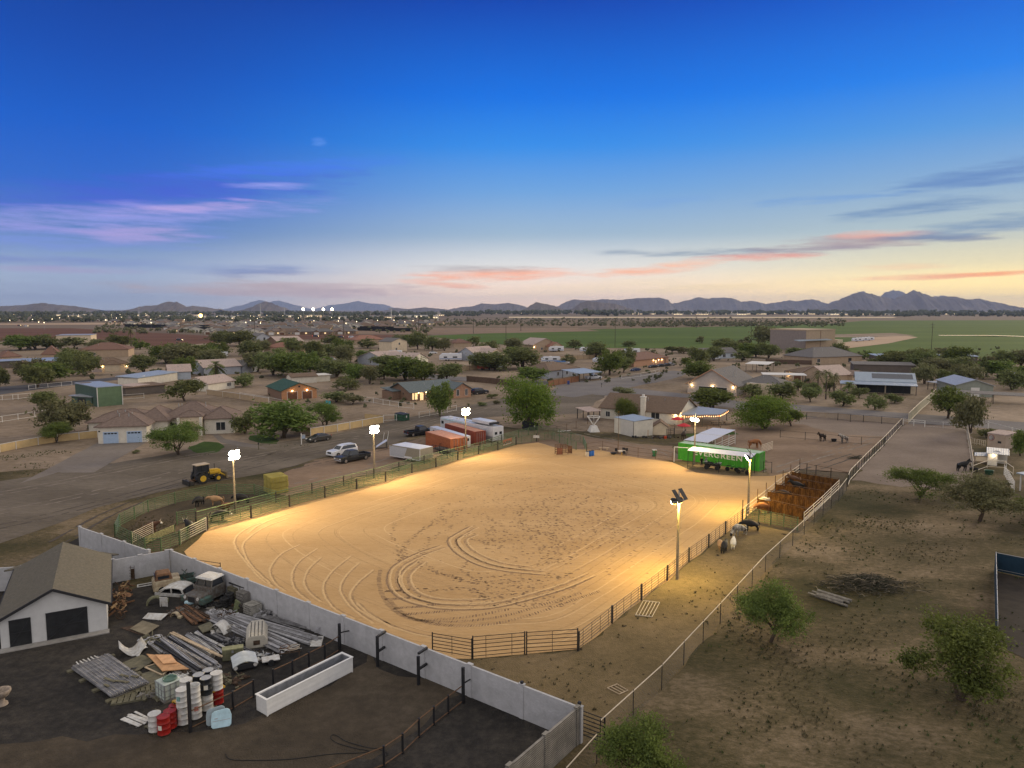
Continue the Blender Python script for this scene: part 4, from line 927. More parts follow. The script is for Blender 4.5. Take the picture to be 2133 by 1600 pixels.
def car_shell():
 P=G(*Y(990,585));a=ang(P,G(*Y(1185,600)));t=thing('car_shell','white stripped car shell with open windows, half sunk in the yard','car body',P,a)
 mb=MB();secs=[];n=10
 prof=[(-.15,.05),(.2,.45),(.7,.78),(1.3,.95),(1.9,.98),(2.3,.92),(2.55,.75)]
 vs=[]
 for x,z in prof:
  for y,k in((.0,.86),(.18,.98),(.5,1.03),(.85,1.04),(1.2,1.03),(1.5,.98),(1.68,.86)):vs.append((x,y,z*k))
 fs=[(i*7+j,(i+1)*7+j,(i+1)*7+j+1,i*7+j+1)for i in range(len(prof)-1)for j in range(6)]
 vs2=[(x,y,z-.05)for x,y,z in vs];k=len(vs)
 mb.add(vs,fs,True);mb.add(vs2,[tuple(reversed(f))for f in fs],True);obj('roof_skin',mb,WHITEB,t)
 mb=MB()
 for y in(.02,1.64):mb.bar((-.1,y,.05),(.75,y,.62),.09);mb.bar((2.5,y,.65),(2.75,y,.15),.1);mb.bar((1.5,y,.82),(1.5,y,.3),.09);mb.bar((-.1,y,.2),(2.75,y,.2),.08,.28)
 obj('pillar',mb,WHITEB,t)
 obj('rear_opening',MB().slab([(2.58,.25,.72),(2.58,1.4,.72),(2.78,1.45,.2),(2.78,.2,.2)],.03),GLASSD,t)
 obj('side_opening',MB().bb(.25,2.4,.06,1.6,.02,.42),TRIMD,t)
 mb=MB();mb.bb(2.3,2.95,-.02,1.7,.0,.3);obj('tail_panel',mb,RUST,t)
car_shell()
# tyres
rr=random.Random(9)
for i,(x,y,n)in enumerate(((1425,655,4),(1462,640,5),(1390,665,2),(1345,650,1))):
 P=G(*Y(x,y))
 for k in range(n):
  mb=MB();R0=.36
  mb.lathe([(R0*.55,0),(R0*.95,0),(R0,.06),(R0,.15),(R0*.95,.21),(R0*.55,.21),(R0*.55,0)],n=16)
  tag(obj('tyre',mb,RUBBER,None,P+Vector((rr.uniform(-.05,.05),rr.uniform(-.05,.05),k*.212))),['black tyre in the left stack beside the timber crates','black tyre in the taller right stack beside the timber crates','black tyre in the low pair in front of the old grey truck','single black tyre lying in front of the tyre stacks'][i],'tyre','tyres stacked in the junk yard')
# crates and pallets against wall
def crate(label,P,rz,d,m,z=0):
 t=thing('timber_crate',label,'crate',P+Vector((0,0,z)),rz,'crates against the yard wall')
 L,W,H=d
 for k in range(4):obj('side_slat',MB().bb(0,L,-.02,.02,k*H/4+.02,(k+1)*H/4-.05),m,t);
 for k in range(4):obj('side_slat',MB().bb(-.02,.02,.025,W,k*H/4+.02,(k+1)*H/4-.05),m,t)
 obj('side_slat',MB().bb(0,L,W,W+.03,0,H-.03),m,t);obj('side_slat',MB().bb(L+.001,L+.03,0,W,0,H-.03),m,t)
 for k in range(5):obj('lid_board',MB().bb(k*L/5+.01,(k+1)*L/5-.03,0,W,H,H+.04),m,t)
cz=ang(A_,B_)
crate('low weathered crate with white slats at the near end of the crate row',G(*Y(1545,690)),cz,(1.1,1.0,.75),mat('bleached_crate',(.27,.26,.23),.85,amt=.35,nz=3))
crate('tall grey timber crate in the middle of the crate row against the wall',G(*Y(1500,640)),cz,(1.1,.9,1.15),WOODG)
crate('grey crate farthest along the row, beside the old truck',G(*Y(1445,600)),cz,(1.1,.9,1.05),WOODO)
pallet('pallet','green pallet leaning on edge against the near crate',G(*Y(1490,672)),cz-.25,mat('green_pallet',(.15,.17,.085),.8,amt=.3),.95,.9,tilt=1.35,group=PG)
pile('board','dark plank resting on top of the crates by the wall','board',Y(1462,590),Y(1600,642),.2,1,TRIMD,12,th=.1,cw=0,base=1.25)
# tank-like camper top, olive chest, white torn tank
def camper():
 P=G(*Y(1560,925));S2=G(*Y(1700,905));t=thing('camper_shell','beige ribbed camper shell lying among the metal piles','camper shell',P,ang(P,S2))
 W=(S2-P).length;L=3.3
 mb=MB();pr=[(0,0),(W,0),(W,.55),(W*.85,.95),(W*.15,.95),(0,.6)]
 n=len(pr);vs=[]
 for y,k in((0,1),(L*.75,1),(L,.8)):
  for x,z in pr:vs.append((W/2+(x-W/2)*k,y,z*(k if k<1 else 1)))
 fs=[tuple(range(n))]+[tuple(range(3*n-1,2*n-1,-1))]+[(s*n+i,(s+1)*n+i,(s+1)*n+(i+1)%n,s*n+(i+1)%n)for s in range(2)for i in range(n)]
 mb.add(vs,fs);obj('shell',mb,mat('beige_fibreglass',(.44,.41,.34),.6,amt=.15,nz=2),t,bevel=.05)
 mb=MB()
 for k in range(4):x=W*(.24+.17*k);mb.bar((x,.02,.965),(x,L*.76,.965),.05,.04)
 obj('roof_rib',mb,TRIMD,t);obj('end_window',MB().bb(W*.35,W*.65,-.015,.01,.25,.6),RUSTD,t)
camper()
def chest():
 P=G(*Y(1412,1005));S2=G(*Y(1545,985));t=thing('storage_chest','olive green metal storage chest standing on edge by the beam stack','chest',P,ang(P,S2));W=(S2-P).length
 obj('body',MB().bb(0,W,0,.55,.04,.8),OLIVEB,t,bevel=.03);obj('lid',MB().bb(-.02,W+.02,-.03,.58,.805,.9),mat('olive_lid',(.22,.22,.12),.7,amt=.3,nz=3),t,bevel=.02)
 obj('latch',MB().bb(W*.45,W*.55,-.06,-.002,.6,.78),GALV,t)
chest()
curved('torn_tank','torn white plastic tank half lying behind the beige camper shell','tank',[Y(1330,800),Y(1370,765)],[Y(1420,835),Y(1480,800)],WHITEB,.6)
def front_clip():
 P=G(*Y(1480,1085));S2=G(*Y(1640,1050));t=thing('truck_nose','dark truck front clip with pale silver hood by the pipe fence','truck part',P,ang(P,S2));W=(S2-P).length
 obj('body',MB().bb(.05,W-.05,.05,1.3,.15,.6),TRIMD,t,bevel=.08)
 mb=MB();vs=[]
 for i in range(9):
  x=W*i/8;z=.62+.28*sin(pi*i/8)
  vs+=[(x,-.02,z-.12),(x,.5,z),(x,1.4,z+.03)]
 vs+=[(a,b,c-.04)for a,b,c in vs]
 fs=[(i*3+j,i*3+3+j,i*3+4+j,i*3+1+j)for i in range(8)for j in range(2)]
 mb.add(vs,fs+[tuple(v+27 for v in reversed(f))for f in fs],True);obj('hood',mb,mat('pale_silver_paint',(.50,.53,.52),.4,.2,amt=.15,nz=2),t)
 for x in(.18,W-.18):obj('headlight',MB().disc((x,.03,.42),(0,1,0),.13,.08),WHITEB,t)
 for x in(.1,W-.1):obj('wheel',MB().disc((x,.7,.3),(1,0,0),.3,.2),RUBBER,t)
front_clip()
def cart(label,c,rz,m):
 t=thing('utility_trailer',label,'trailer',G(*c),rz)
 obj('deck',MB().bb(0,1.2,0,.8,.3,.36),m,t);mb=MB();mb.bar((-.9,.4,.25),(0,.4,.3),.06);mb.bar((0,.1,.28),(1.2,.1,.28),.06);obj('tongue',mb,RUSTD,t)
 for y in(-.08,.88):obj('wheel',MB().disc((.6,y,.22),(0,1,0),.22,.14),RUBBER,t)
cart('little white deck trailer beside the truck front clip',Y(1665,1035),.4,WHITEB)
def coil():
 P=G(*Y(1835,965));t=thing('wire_rack','heap of coiled wire and bent rods on a low rack','wire rack',P,.3);rr=random.Random(3)
 mb=MB()
 for x in(-.6,.7):
  for y in(-.4,.4):mb.tube((x,y,0),(x,y,.45),.03)
 mb.bar((-.7,-.4,.45),(.8,-.4,.45),.05);mb.bar((-.7,.4,.45),(.8,.4,.45),.05);obj('rack',mb,RUSTD,t)
 for k in range(5):
  mb=MB();r=rr.uniform(.28,.5);c=Vector((rr.uniform(-.3,.4),rr.uniform(-.15,.15),.5+k*.05));pts=[c+Vector((r*cos(i*.52),r*.8*sin(i*.52),rr.uniform(-.02,.03)))for i in range(13)];mb.path(pts,.022,5);obj('wire_coil',mb,CREAMP if k%2 else RUST,t)
 mb=MB()
 for k in range(6):mb.tube((rr.uniform(-.8,0),rr.uniform(-.4,.4),.55),(rr.uniform(.4,1.1),rr.uniform(-.4,.4),rr.uniform(.5,.75)),.02)
 obj('rod',mb,WHITEB,t)
coil()
# implement heap by the shop wall
def implements():
 P=G(*Y(745,720));S2=G(*Y(790,560));t=thing('implement_heap','tangled heap of rusty farm implements piled against the shop side wall','scrap heap',P,0);d=S2-P;rr=random.Random(12)
 def pick(k):
  u=rr.random();q=d*u+Vector((rr.uniform(-.55,.55),rr.uniform(-.4,.4),0));q.z=rr.uniform(.05,1.3)*k;return q
 for nm,m_,n in(('tine',RUST,26),('scrap_iron',mat('tan_rust',(.33,.22,.115),.85,amt=.4,nz=4),22),('chain',RUSTD,14)):
  mb=MB()
  for i in range(n):
   q=pick(1);mb.bar(q,q+Vector((rr.uniform(-.7,.7),rr.uniform(-.6,.6),rr.uniform(-.3,.8)if q.z<.7 else rr.uniform(-.8,.2))),rr.uniform(.04,.12),rr.uniform(.03,.16))
  obj(nm,mb,m_,t)
 for i in range(7):
  q=pick(.8);obj('disc_blade',MB().disc(q+Vector((0,0,.2)),(rr.uniform(-1,1),rr.uniform(-1,1),rr.uniform(-.5,1)),rr.uniform(.2,.34),.04,14),RUST if i%2 else RUSTD,t)
 mb=MB();c=Vector((.45,-.35,.38))
 for i in range(16):a,b=2*pi*i/16,2*pi*(i+1)/16;mb.tube(c+Vector((cos(a)*.38,0,sin(a)*.38)),c+Vector((cos(b)*.38,0,sin(b)*.38)),.03);mb.tube(c,c+Vector((cos(a)*.38,0,sin(a)*.38)),.012,n=4)
 obj('spoked_wheel',mb,RUSTD,t)
implements()
def green_implement():
 P=G(*Y(915,440));t=thing('green_implement','old green plough frame with a wheel standing against the back wall','plough',P,.35)
 mb=MB();mb.bar((-.3,0,.45),(2.0,.1,.65),.35,.12);mb.bar((.7,0,.5),(.75,.05,1.5),.1);mb.bar((0,-.3,.35),(1.8,.3,.45),.2,.1);obj('frame',mb,GREENB,t)
 for x,z in((1.75,.95),(2.6,.45)):obj('wheel',MB().lathe([(.2,-.06),(.34,-.06),(.34,.06),(.2,.06),(.2,-.06)]),RUBBER,t,(x,.1,z)).rotation_euler=(1.2,.3,0)
 mb=MB();mb.tube((0,0,0),(0,0,.5),.05);mb.tube((1.6,0,0),(1.6,0,.6),.05);mb.tube((1.75,.1,.5),(1.75,.1,.9),.04);mb.tube((2.6,.1,0),(2.6,.1,.5),.04);mb.path([(2.7,.2,.2),(3.1,.3,1.0),(3.3,.3,1.1)],.03);obj('strut',mb,RUSTD,t)
green_implement()
def cage(label,c,w,h,m,arch):
 t=thing('garden_trellis' if arch else 'metal_cage',label,'trellis' if arch else 'cage',G(*c),.25);mb=MB()
 for i in range(4):mb.tube((i*w/3,0,0),(i*w/3,0,h),.018,n=5)
 for k in range(5):mb.tube((0,0,.1+k*h/5),(w,0,.1+k*h/5),.015,n=5)
 if arch:
  for r in(w/2,w/4):mb.path([(w/2+r*cos(a*pi/8),0,h+r*sin(a*pi/8))for a in range(9)],.018)
 else:mb.bb(.02,w-.02,.05,.6,.05,h*.75)
 obj('frame',mb,m,t)
cage('brown metal cage box standing in the corner by the shop wall',Y(788,485),.9,1.35,RUSTD,False)
cage('wire garden trellis with arched top leaning by the white wall',Y(846,450),.65,1.2,GALV,True)
def blue_jug():
 P=G(*Y(1205,645));t=thing('water_jug','pale blue plastic jug lying on the dark scrap heap','jug',P,.3)
 obj('body',MB().ball((0,0,.3),.33,8,(1.35,.8,.75)),BLUEB,t);obj('neck',MB().disc((.48,0,.3),(1,0,0),.13,.16),TRIMD,t)
blue_jug()
def scrap(label,c,n,spread,m,seed,hh=.5):
 n=int(n*1.8)
 P=G(*c);t=thing('scrap_heap',label,'scrap heap',P,0);rr=random.Random(seed)
 for k,m_ in enumerate(m):
  mb=MB()
  for i in range(n):
   q=Vector((rr.gauss(0,spread),rr.gauss(0,spread*.6),0));q.z=max(.08,hh*math.exp(-(q.x**2+q.y**2)/spread**2)*rr.random())
   if i%3:mb.box(q,(rr.uniform(.1,.5),rr.uniform(.08,.4),rr.uniform(.05,.25)),rr.uniform(0,3),rr.uniform(-.5,.5),rr.uniform(-.5,.5))
   else:mb.tube(q,q+Vector((rr.uniform(-.6,.6),rr.uniform(-.4,.4),rr.uniform(0,.3))),rr.uniform(.02,.06))
  obj(('engine_part','panel_scrap','small_scrap')[k],mb,m_,t)
scrap('dark heap of engine parts in front of the tyre stacks',Y(1290,635),26,.6,[TRIMD,RUSTD,GREYB],4)
scrap('dark engine block heap between the teal truck bed and the old grey truck',Y(1200,530),18,.42,[TRIMD,RUSTD],6,.7)
scrap('loose scrap and rods under the pale blue jug',Y(1180,690),14,.5,[RUSTD,GREYB],8,.3)
scrap('small pile of bent white scrap beside the little deck trailer',Y(1700,985),10,.3,[WHITEB,GALV],14,.3)
pile('scrap_boards','grey boards and tin strips between the olive panel and the beams','boards',Y(985,890),Y(1060,950),.8,5,[WOODG,SHEETM,WOODO],31,skew=.15,layers=2)
pile('scrap_boards','dark boards lying under the orange plywood','boards',Y(1040,1000),Y(1200,1075),1.1,5,[WOODO,WOODG,RUSTD],32,skew=.12,layers=2)
pile('scrap_boards','short channels and boards behind the truck front clip','boards',Y(1560,940),Y(1700,975),.6,4,[GREYB,TRIMD,WHITEB],33,skew=.15)
pile('scrap_boards','old grey planks in front of the crates by the wall','boards',Y(1330,660),Y(1440,690),.6,4,[WOODG,WOODO],34,skew=.12)
scrap('bent tin and brackets beside the torn white tank',Y(1420,800),14,.5,[WHITEB,GREYB],41,.35)
scrap('small rusty parts on the ground between white hood and rusty beams',Y(1130,700),12,.4,[RUSTD,GREYB],42,.2)
scrap('broken pallet pieces at the foot of the green tote',Y(1010,1215),14,.5,[WOODO,WOODG],43,.25)
scrap('odd pipe fittings between the camper shell and the truck front clip',Y(1600,965),12,.4,[GALV,TRIMD],44,.25)
scrap('loose metal rods lying between drums and front clip',Y(1450,1120),16,.55,[RUSTD,WOODO],15,.25)
# drums on pallets, two tiers
def drum(label,P,m,lid=None,z=0,band=False,sticker=None,open_=False):
 t=thing('steel_drum',label,'drum',P+Vector((0,0,z)),0,'steel drums stacked at the yard fence');H_=1.04;r=.355
 mb=MB();mb.lathe([(r,0),(r+.012,.01),(r,.03),(r,.335),(r+.014,.35),(r,.365),(r,.67),(r+.014,.685),(r,.70),(r,H_-.03),(r+.012,H_-.015),(r+.012,H_),(r-.02,H_),(r-.025,H_-(.5 if open_ else .02))],n=20);obj('shell',mb,m,t)
 mb=MB();mb.disc((0,0,H_-(.49 if open_ else .010)),(0,0,1),r-.022,.012,20);obj('lid',mb,lid or m,t)
 if sticker:
  a0=sticker[1];mb=MB();vs=[]
  for i in range(6):
   a=a0+(i-2.5)*.13
   for z_ in(sticker[2],sticker[2]+.28):vs.append(((r+.016)*cos(a),(r+.016)*sin(a),z_))
  mb.add(vs,[(2*i,2*i+2,2*i+3,2*i+1)for i in range(5)]);obj('label',mb,sticker[0],t)
 return t
def zt(x,y,z):return Vector(G(*Z(x,y),z))*Vector((1,1,0))if False else Vector((G(*Z(x,y),z).x,G(*Z(x,y),z).y,0))
GREYLID=mat('grey_lid',(.36,.37,.37),.5,.3,amt=.1)
STK=mat('teal_sticker',(.16,.32,.30),.6,amt=.4,nz=12);STR=mat('red_blue_sticker',(.45,.16,.13),.6,amt=.6,nz=9)
# pallet row directions
dv=ang(G(*Z(1100,1350)),G(*Z(1420,1200)))
T1=1.33
low=[(1150,1320,WHTP,'lower-tier white drum, second from the left of the stack',(LABELM,-1.9,.5)),(1345,1225,WHTP,'lower-tier white drum with red sticker beside the dark post',(STR,-1.0,.55)),(1535,1085,WHTP,'lower-tier white drum under the black drums',None),(1710,985,REDP,'dark red drum under the rightmost white drum',None),(1080,1230,GREYB,'lower-tier grey drum at the back of the stack',None),(1290,1120,WHTP,'lower-tier white drum hidden behind the sticker drum',None),(1470,1000,BLKP,'lower-tier black drum at the back of the stack',None)]
for x,y,m_,lb,st in low:drum(lb,zt(x,y-0,.14),m_,z=.14,sticker=st)
up=[(1125,1035,WHTP,'upper-tier white drum with teal sticker, nearest the viewer',(STK,-1.8,.45),None,False),(1320,965,WHTP,'upper-tier open white drum beside the dark post',None,TRIMD,True),(1520,835,BLKP,'upper-tier black drum with a cream label',(LABELM,-1.2,.4),GREYLID,False),(1695,750,WHTP,'upper-tier white drum at the right end of the stack',None,None,False),(1400,780,BLKP,'upper-tier black drum with grey lid behind the label drum',None,GREYLID,False),(1560,700,BLKP,'upper-tier drum with silver lid, farthest back',None,GREYLID,False),(1190,870,WHTP,'upper-tier white drum behind the green tote',None,None,False)]
for x,y,m_,lb,st,ld,op in up:drum(lb,zt(x,y,T1),m_,ld,z=T1,sticker=st,open_=op)
drum('white drum standing on the ground left of the red drums',zt(665,1440,.14),WHTP,z=.14)
drum('bright red drum with white label at the front of the pallet',zt(815,1490,.14),REDP,z=.14,sticker=(LABELM,-1.75,.35))
drum('bright red drum behind the labelled red drum',zt(925,1390,.14),REDP,z=.14)
drum('dark red drum beside the lower white drums',zt(1010,1300,.14),mat('deep_red_drum',(.22,.012,.012),.35,amt=.15),z=.14)
def rackdeck(label,c,z,L,W,m):
 t=thing('drum_pallet',label,'pallet',Vector((c.x,c.y,z)),dv,'pallets under the drums')
 for k in range(6):obj('deck_board',MB().bb(k*L/6+.02,(k+1)*L/6-.03,0,W,.10,.125),m,t)
 for y in(.04,W/2,W-.04):obj('stringer',MB().bb(0,L,y-.05,y+.05,0,.098),m,t)
def corner(x,y,z):p=G(*Z(x,y),z);return Vector((p.x,p.y,0))
rackdeck('yellow pallet on the ground under the left lower drums',corner(960,1420,0),0,1.55,1.1,WOODL)
rackdeck('yellow pallet carrying the open and teal-sticker drums',corner(1090,1090,1.19),1.20,1.25,1.05,YELP)
rackdeck('bright yellow pallet carrying the black drums',corner(1510,880,1.19),1.20,1.3,1.05,YELP)
rackdeck('timber pallet on the ground under the right lower drums',corner(1490,1140,0),0,1.3,1.1,WOODL)
rackdeck('timber pallet on the ground under the red drums',corner(640,1530,0),0,1.7,1.15,WOODO)
def tote():
 P=corner(830,1010,0);t=thing('liquid_tote','pale green square liquid tote with open round top beside the drums','tote',P,dv)
 obj('tank',MB().bb(0,1.15,0,1.2,.14,1.2),mat('pale_green_plastic',(.42,.47,.42),.5,amt=.15,nz=2),t,bevel=.06)
 mb=MB();mb.lathe([(.42,1.2),(.44,1.32),(.38,1.32),(.36,1.21)],(.65,.55,0),18);obj('neck',mb,mat('green_rim',(.10,.17,.13),.5,amt=.1),t)
 mb=MB()
 for x in(0,.38,.76,1.15):mb.bar((x,-.02,.1),(x,-.02,1.2),.03);mb.bar((-.02,x,.1),(-.02,x,1.2),.03)
 for z in(.4,.8,1.15):mb.bar((0,-.02,z),(1.15,-.02,z),.03);mb.bar((-.02,0,z),(-.02,1.2,z),.03)
 obj('cage',mb,GALV,t);obj('pallet_base',MB().bb(-.03,1.18,-.03,1.22,0,.13),WOODG,t)
tote()
def doorleaf(label,c,rz,m,tilt):
 t=thing('body_panel',label,'car door',G(*c),rz,'light blue car doors');t.rotation_euler=(tilt,0,rz)
 mb=MB();pr=[(0,.14),(.1,.02),(1.0,0),(1.12,.1),(1.16,.62),(1.06,.95),(.9,1.05),(.2,1.0),(.06,.9),(0,.6)]
 vs=[(x,0,z)for x,z in pr]+[(x,.12,z)for x,z in pr];n=len(pr)
 mb.add(vs,[tuple(range(n)),tuple(range(2*n-1,n-1,-1))]+[(n+i,n+(i+1)%n,(i+1)%n,i)for i in range(n)]);obj('door_skin',mb,m,t,bevel=.03)
 obj('handle',MB().bb(.2,.38,-.03,0,.55,.6),GALV,t);obj('trim_strip',MB().bb(.08,1.05,-.012,0,.42,.45),GALV,t)
doorleaf('light blue car door leaning at the front of the drum stack',Z(1600,1445),.38,BLUEB,-.32)
doorleaf('darker blue-grey car door behind the light blue one',Z(1520,1400),.45,mat('blue_grey_paint',(.30,.36,.38),.4,amt=.2,nz=2),-.28)
def planter():
 c7=lambda x,y:(500+x/2.666,1120+y/2.666)
 a,b,e=G(*c7(150,995)),G(*c7(626,747)),G(*c7(92,962));rz=ang(a,b);L=(b-a).length;W=max(.95,(e-a).length);h=1.12
 t=thing('feed_trough','long white slatted trough standing in the yard foreground','trough',a,rz);m=mat('white_boards',(.70,.70,.68),.55,amt=.06,nz=2,bump=.12,wave=('Z',.9))
 for nm,x0,x1,y0,y1 in(('side_board',.05,L-.05,0,.05),('side_board',.05,L-.05,W-.05,W),('end_board',0,.05,.0,W),('end_board',L-.05,L,0,W)):obj(nm,MB().bb(x0,x1,y0,y1,.06,h-.05),m,t)
 obj('floor_board',MB().bb(.06,L-.06,.06,W-.06,.2,.26),mat('trough_floor',(.13,.135,.14),.6,amt=.2,nz=2),t)  # floor colour darkened for the shade down inside the trough
 LN=mat('inner_shade_grey',(.20,.21,.23),.7,amt=.25,nz=2)  # grey boards added to paint the shade on the inner faces
 for y0,y1 in((.053,.07),(W-.07,W-.053)):obj('inner_shade_board',MB().bb(.06,L-.06,y0,y1,.27,h-.1),LN,t)
 for x0,x1 in((.053,.058),(L-.058,L-.053)):obj('inner_shade_board',MB().bb(x0,x1,.08,W-.08,.27,h-.1),LN,t)
 mb=MB();mb.bb(-.05,L+.05,-.06,.08,h-.05,h);mb.bb(-.05,L+.05,W-.08,W+.06,h-.05,h);mb.bb(-.05,.1,.08,W-.08,h-.05,h-.002);mb.bb(L-.1,L+.05,.08,W-.08,h-.05,h-.002);obj('top_rim',mb,m,t)
 for x in[L*k/7 for k in range(1,7)]:obj('divider',MB().bar((x,.06,h-.1),(x,.06,.27),.04),GALV,t)
 for x in(-.01,L-.1):obj('corner_post',MB().bb(x,x+.11,-.02,.0,0,h-.05),m,t)
 for x in(.3,L-.3):obj('skid',MB().bb(x-.08,x+.08,0,W,0,.06),WOODO,t)
planter()
def fountain():
 t=thing('stone_urn','round rough stone urn at the left edge of the yard','urn',G(4,1468),0)
 obj('bowl',MB().lathe([(.2,.45),(.42,.62),(.55,.85),(.55,.98),(.40,.98),(.34,.80),(.1,.7)],n=18),STONE,t);obj('pedestal',MB().lathe([(.36,0),(.34,.12),(.2,.2),(.18,.46)],n=14),STONE,t)
fountain()
def hose():
 pts=[(470,1572),(478,1582),(510,1585),(600,1583),(690,1572),(742,1570),(770,1566),(740,1560),(705,1550),(690,1540),(692,1532),(703,1534),(720,1545),(760,1557),(790,1562),(808,1572),(800,1578)]
 P=[G(*p)for p in pts];o=P[0];mb=MB();q=[p-o+Vector((0,0,.035))for p in P];s=[]
 for i in range(len(q)-1):
  a,b,c,d=q[max(i-1,0)],q[i],q[i+1],q[min(i+2,len(q)-1)]
  for k in range(5):u=k/5;s.append(.5*(2*b+(c-a)*u+(2*a-5*b+4*c-d)*u*u+(3*b-3*c+d-a)*u**3))
 mb.path(s+[q[-1]],.022,6);tag(obj('garden_hose',mb,RUBBER,None,o),'black hose looped on the ground in the yard foreground','hose')
hose()
# things lying about in the strip and pasture
fence('fallen_gate','yellow pipe gate lying flat beside the arena fence',[(1325,1283),(1350,1287)],h=1.0,rails=2,step=90)if False else None
def lying(name,label,px,m,n,cat):
 P=[G(p[0],p[1],.07)for p in px];o=Vector((P[0].x,P[0].y,0));mb=MB();A,B,C,Dd=[p-o for p in P]
 for i in range(n+1):mb.tube(A.lerp(B,i/n),Dd.lerp(C,i/n),.03)
 mb.tube(A,B,.035);mb.tube(Dd,C,.035);tag(obj(name,mb,m,None,o),label,cat)
lying('fallen_gate','cream pipe gate lying flat beside the arena fence',[(1340,1251),(1374,1255),(1358,1285),(1324,1281)],CREAMP,5,'gate')
lying('fallen_ladder','broken wooden ladder lying in the strip near the wall corner',[(1265,1433),(1285,1425),(1308,1438),(1290,1446)],WOODL,3,'ladder')
def logs():
 P,S2=G(1695,1240),G(1765,1262);t=thing('log_pile','low pile of weathered logs beside the pasture tree','log pile',P,ang(P,S2));rr=random.Random(3);L=(S2-P).length
 for i in range(9):y=rr.uniform(-.5,.5);z=.12+(i%3)*.12;obj('log',MB().tube((rr.uniform(-.3,.6),y,z),(L*rr.uniform(.75,1.1),y+rr.uniform(-.3,.3),z),rr.uniform(.08,.13),n=8),WOODG,t)
logs()
def brush(label,c,n,sp,hh,seed):
 t=thing('brush_pile',label,'brush pile',G(*c),0);rr=random.Random(seed)
 for k,m_ in enumerate((mat('dead_branch',(.10,.085,.06),.9,amt=.4),mat('dark_twig',(.032,.034,.02),.9,amt=.3),mat('bleached_branch',(.26,.22,.16),.9,amt=.2))):
  mb=MB()
  for i in range(n//(1,1,6)[k]):
   q=Vector((rr.gauss(0,sp),rr.gauss(0,sp*.55),0));f=math.exp(-(q.x/sp)**2*.5-(q.y/(sp*.55))**2*.5);q.z=rr.random()*hh*f+.04
   a=rr.uniform(0,pi*2);l=rr.uniform(.4,1.5);e=q+Vector((cos(a)*l,sin(a)*l*.7,rr.uniform(-.1,.3)*f));e.z=max(.03,e.z);mm=(q+e)/2+Vector((rr.uniform(-.15,.15),rr.uniform(-.15,.15),.1));r=rr.uniform(.012,.04);mb.tube(q,mm,r,r*.8,4,False);mb.tube(mm,e,r*.8,r*.3,4,False)
  obj(('branch','twig','bare_limb')[k],mb,m_,t)
brush('large dark pile of cut branches in the right pasture',(1803,1222),420,1.9,1.0,5)
brush('small heap of palm fronds beside the paddock fence',(1783,955),40,.6,.4,7)
scrap('tangle of thin tin and rods between the sheet piles and the crates',Y(1420,705),16,0.6,[SHEETM,RUSTD],51,0.35)
scrap('dark scrap spread behind the olive storage chest',Y(1470,880),14,0.5,[TRIMD,SHEETR],52,0.35)
scrap('loose junk between the curled truck panel and the beam stack',Y(985,870),14,0.5,[SHEETM,WOODO],53,0.25)
scrap('dark junk in the gap between the roofing pile and the olive panels',Y(770,1095),16,0.55,[WOODO,TRIMD],54,0.25)
scrap('rusty bits scattered along the foot of the white wall',Y(1560,640),14,0.6,[RUSTD,GREYB],55,0.3)
scrap('pipes and brackets between the cream pickup and the white car shell',Y(1150,520),14,0.45,[TEALB,RUSTD],56,0.4)
scrap('crumpled tin behind the long sheet metal pile near the wall',Y(1700,700),12,0.6,[SHEETM,SHEETR],57,0.3)
# ------------------------------------------------------------------ animals and people
def skin_mesh(name,verts,edges,radii,sub=1,fat=1.12):
 me=D.meshes.new(name);bm=bmesh.new();L=bm.verts.layers.skin.verify()
 vs=[bm.verts.new(v)for v in verts]
 for a,b in edges:bm.edges.new((vs[a],vs[b]))
 for i,(v,r)in enumerate(zip(vs,radii)):
  r=r if isinstance(r,tuple)else(r,r);v[L].radius=(r[0]*fat,r[1]*fat);v[L].use_root=i==0
 bm.to_mesh(me);bm.free()
 o=D.objects.new(name,me);COL.objects.link(o)
 o.modifiers.new('s','SKIN').use_smooth_shade=True
 if sub:o.modifiers.new('u','SUBSURF').levels=sub
 dg=bpy.context.evaluated_depsgraph_get();dg.update()
 m2=D.meshes.new_from_object(o.evaluated_get(dg))
 D.objects.remove(o);D.meshes.remove(me);m2.name=name
 for p in m2.polygons:p.use_smooth=True
 return m2
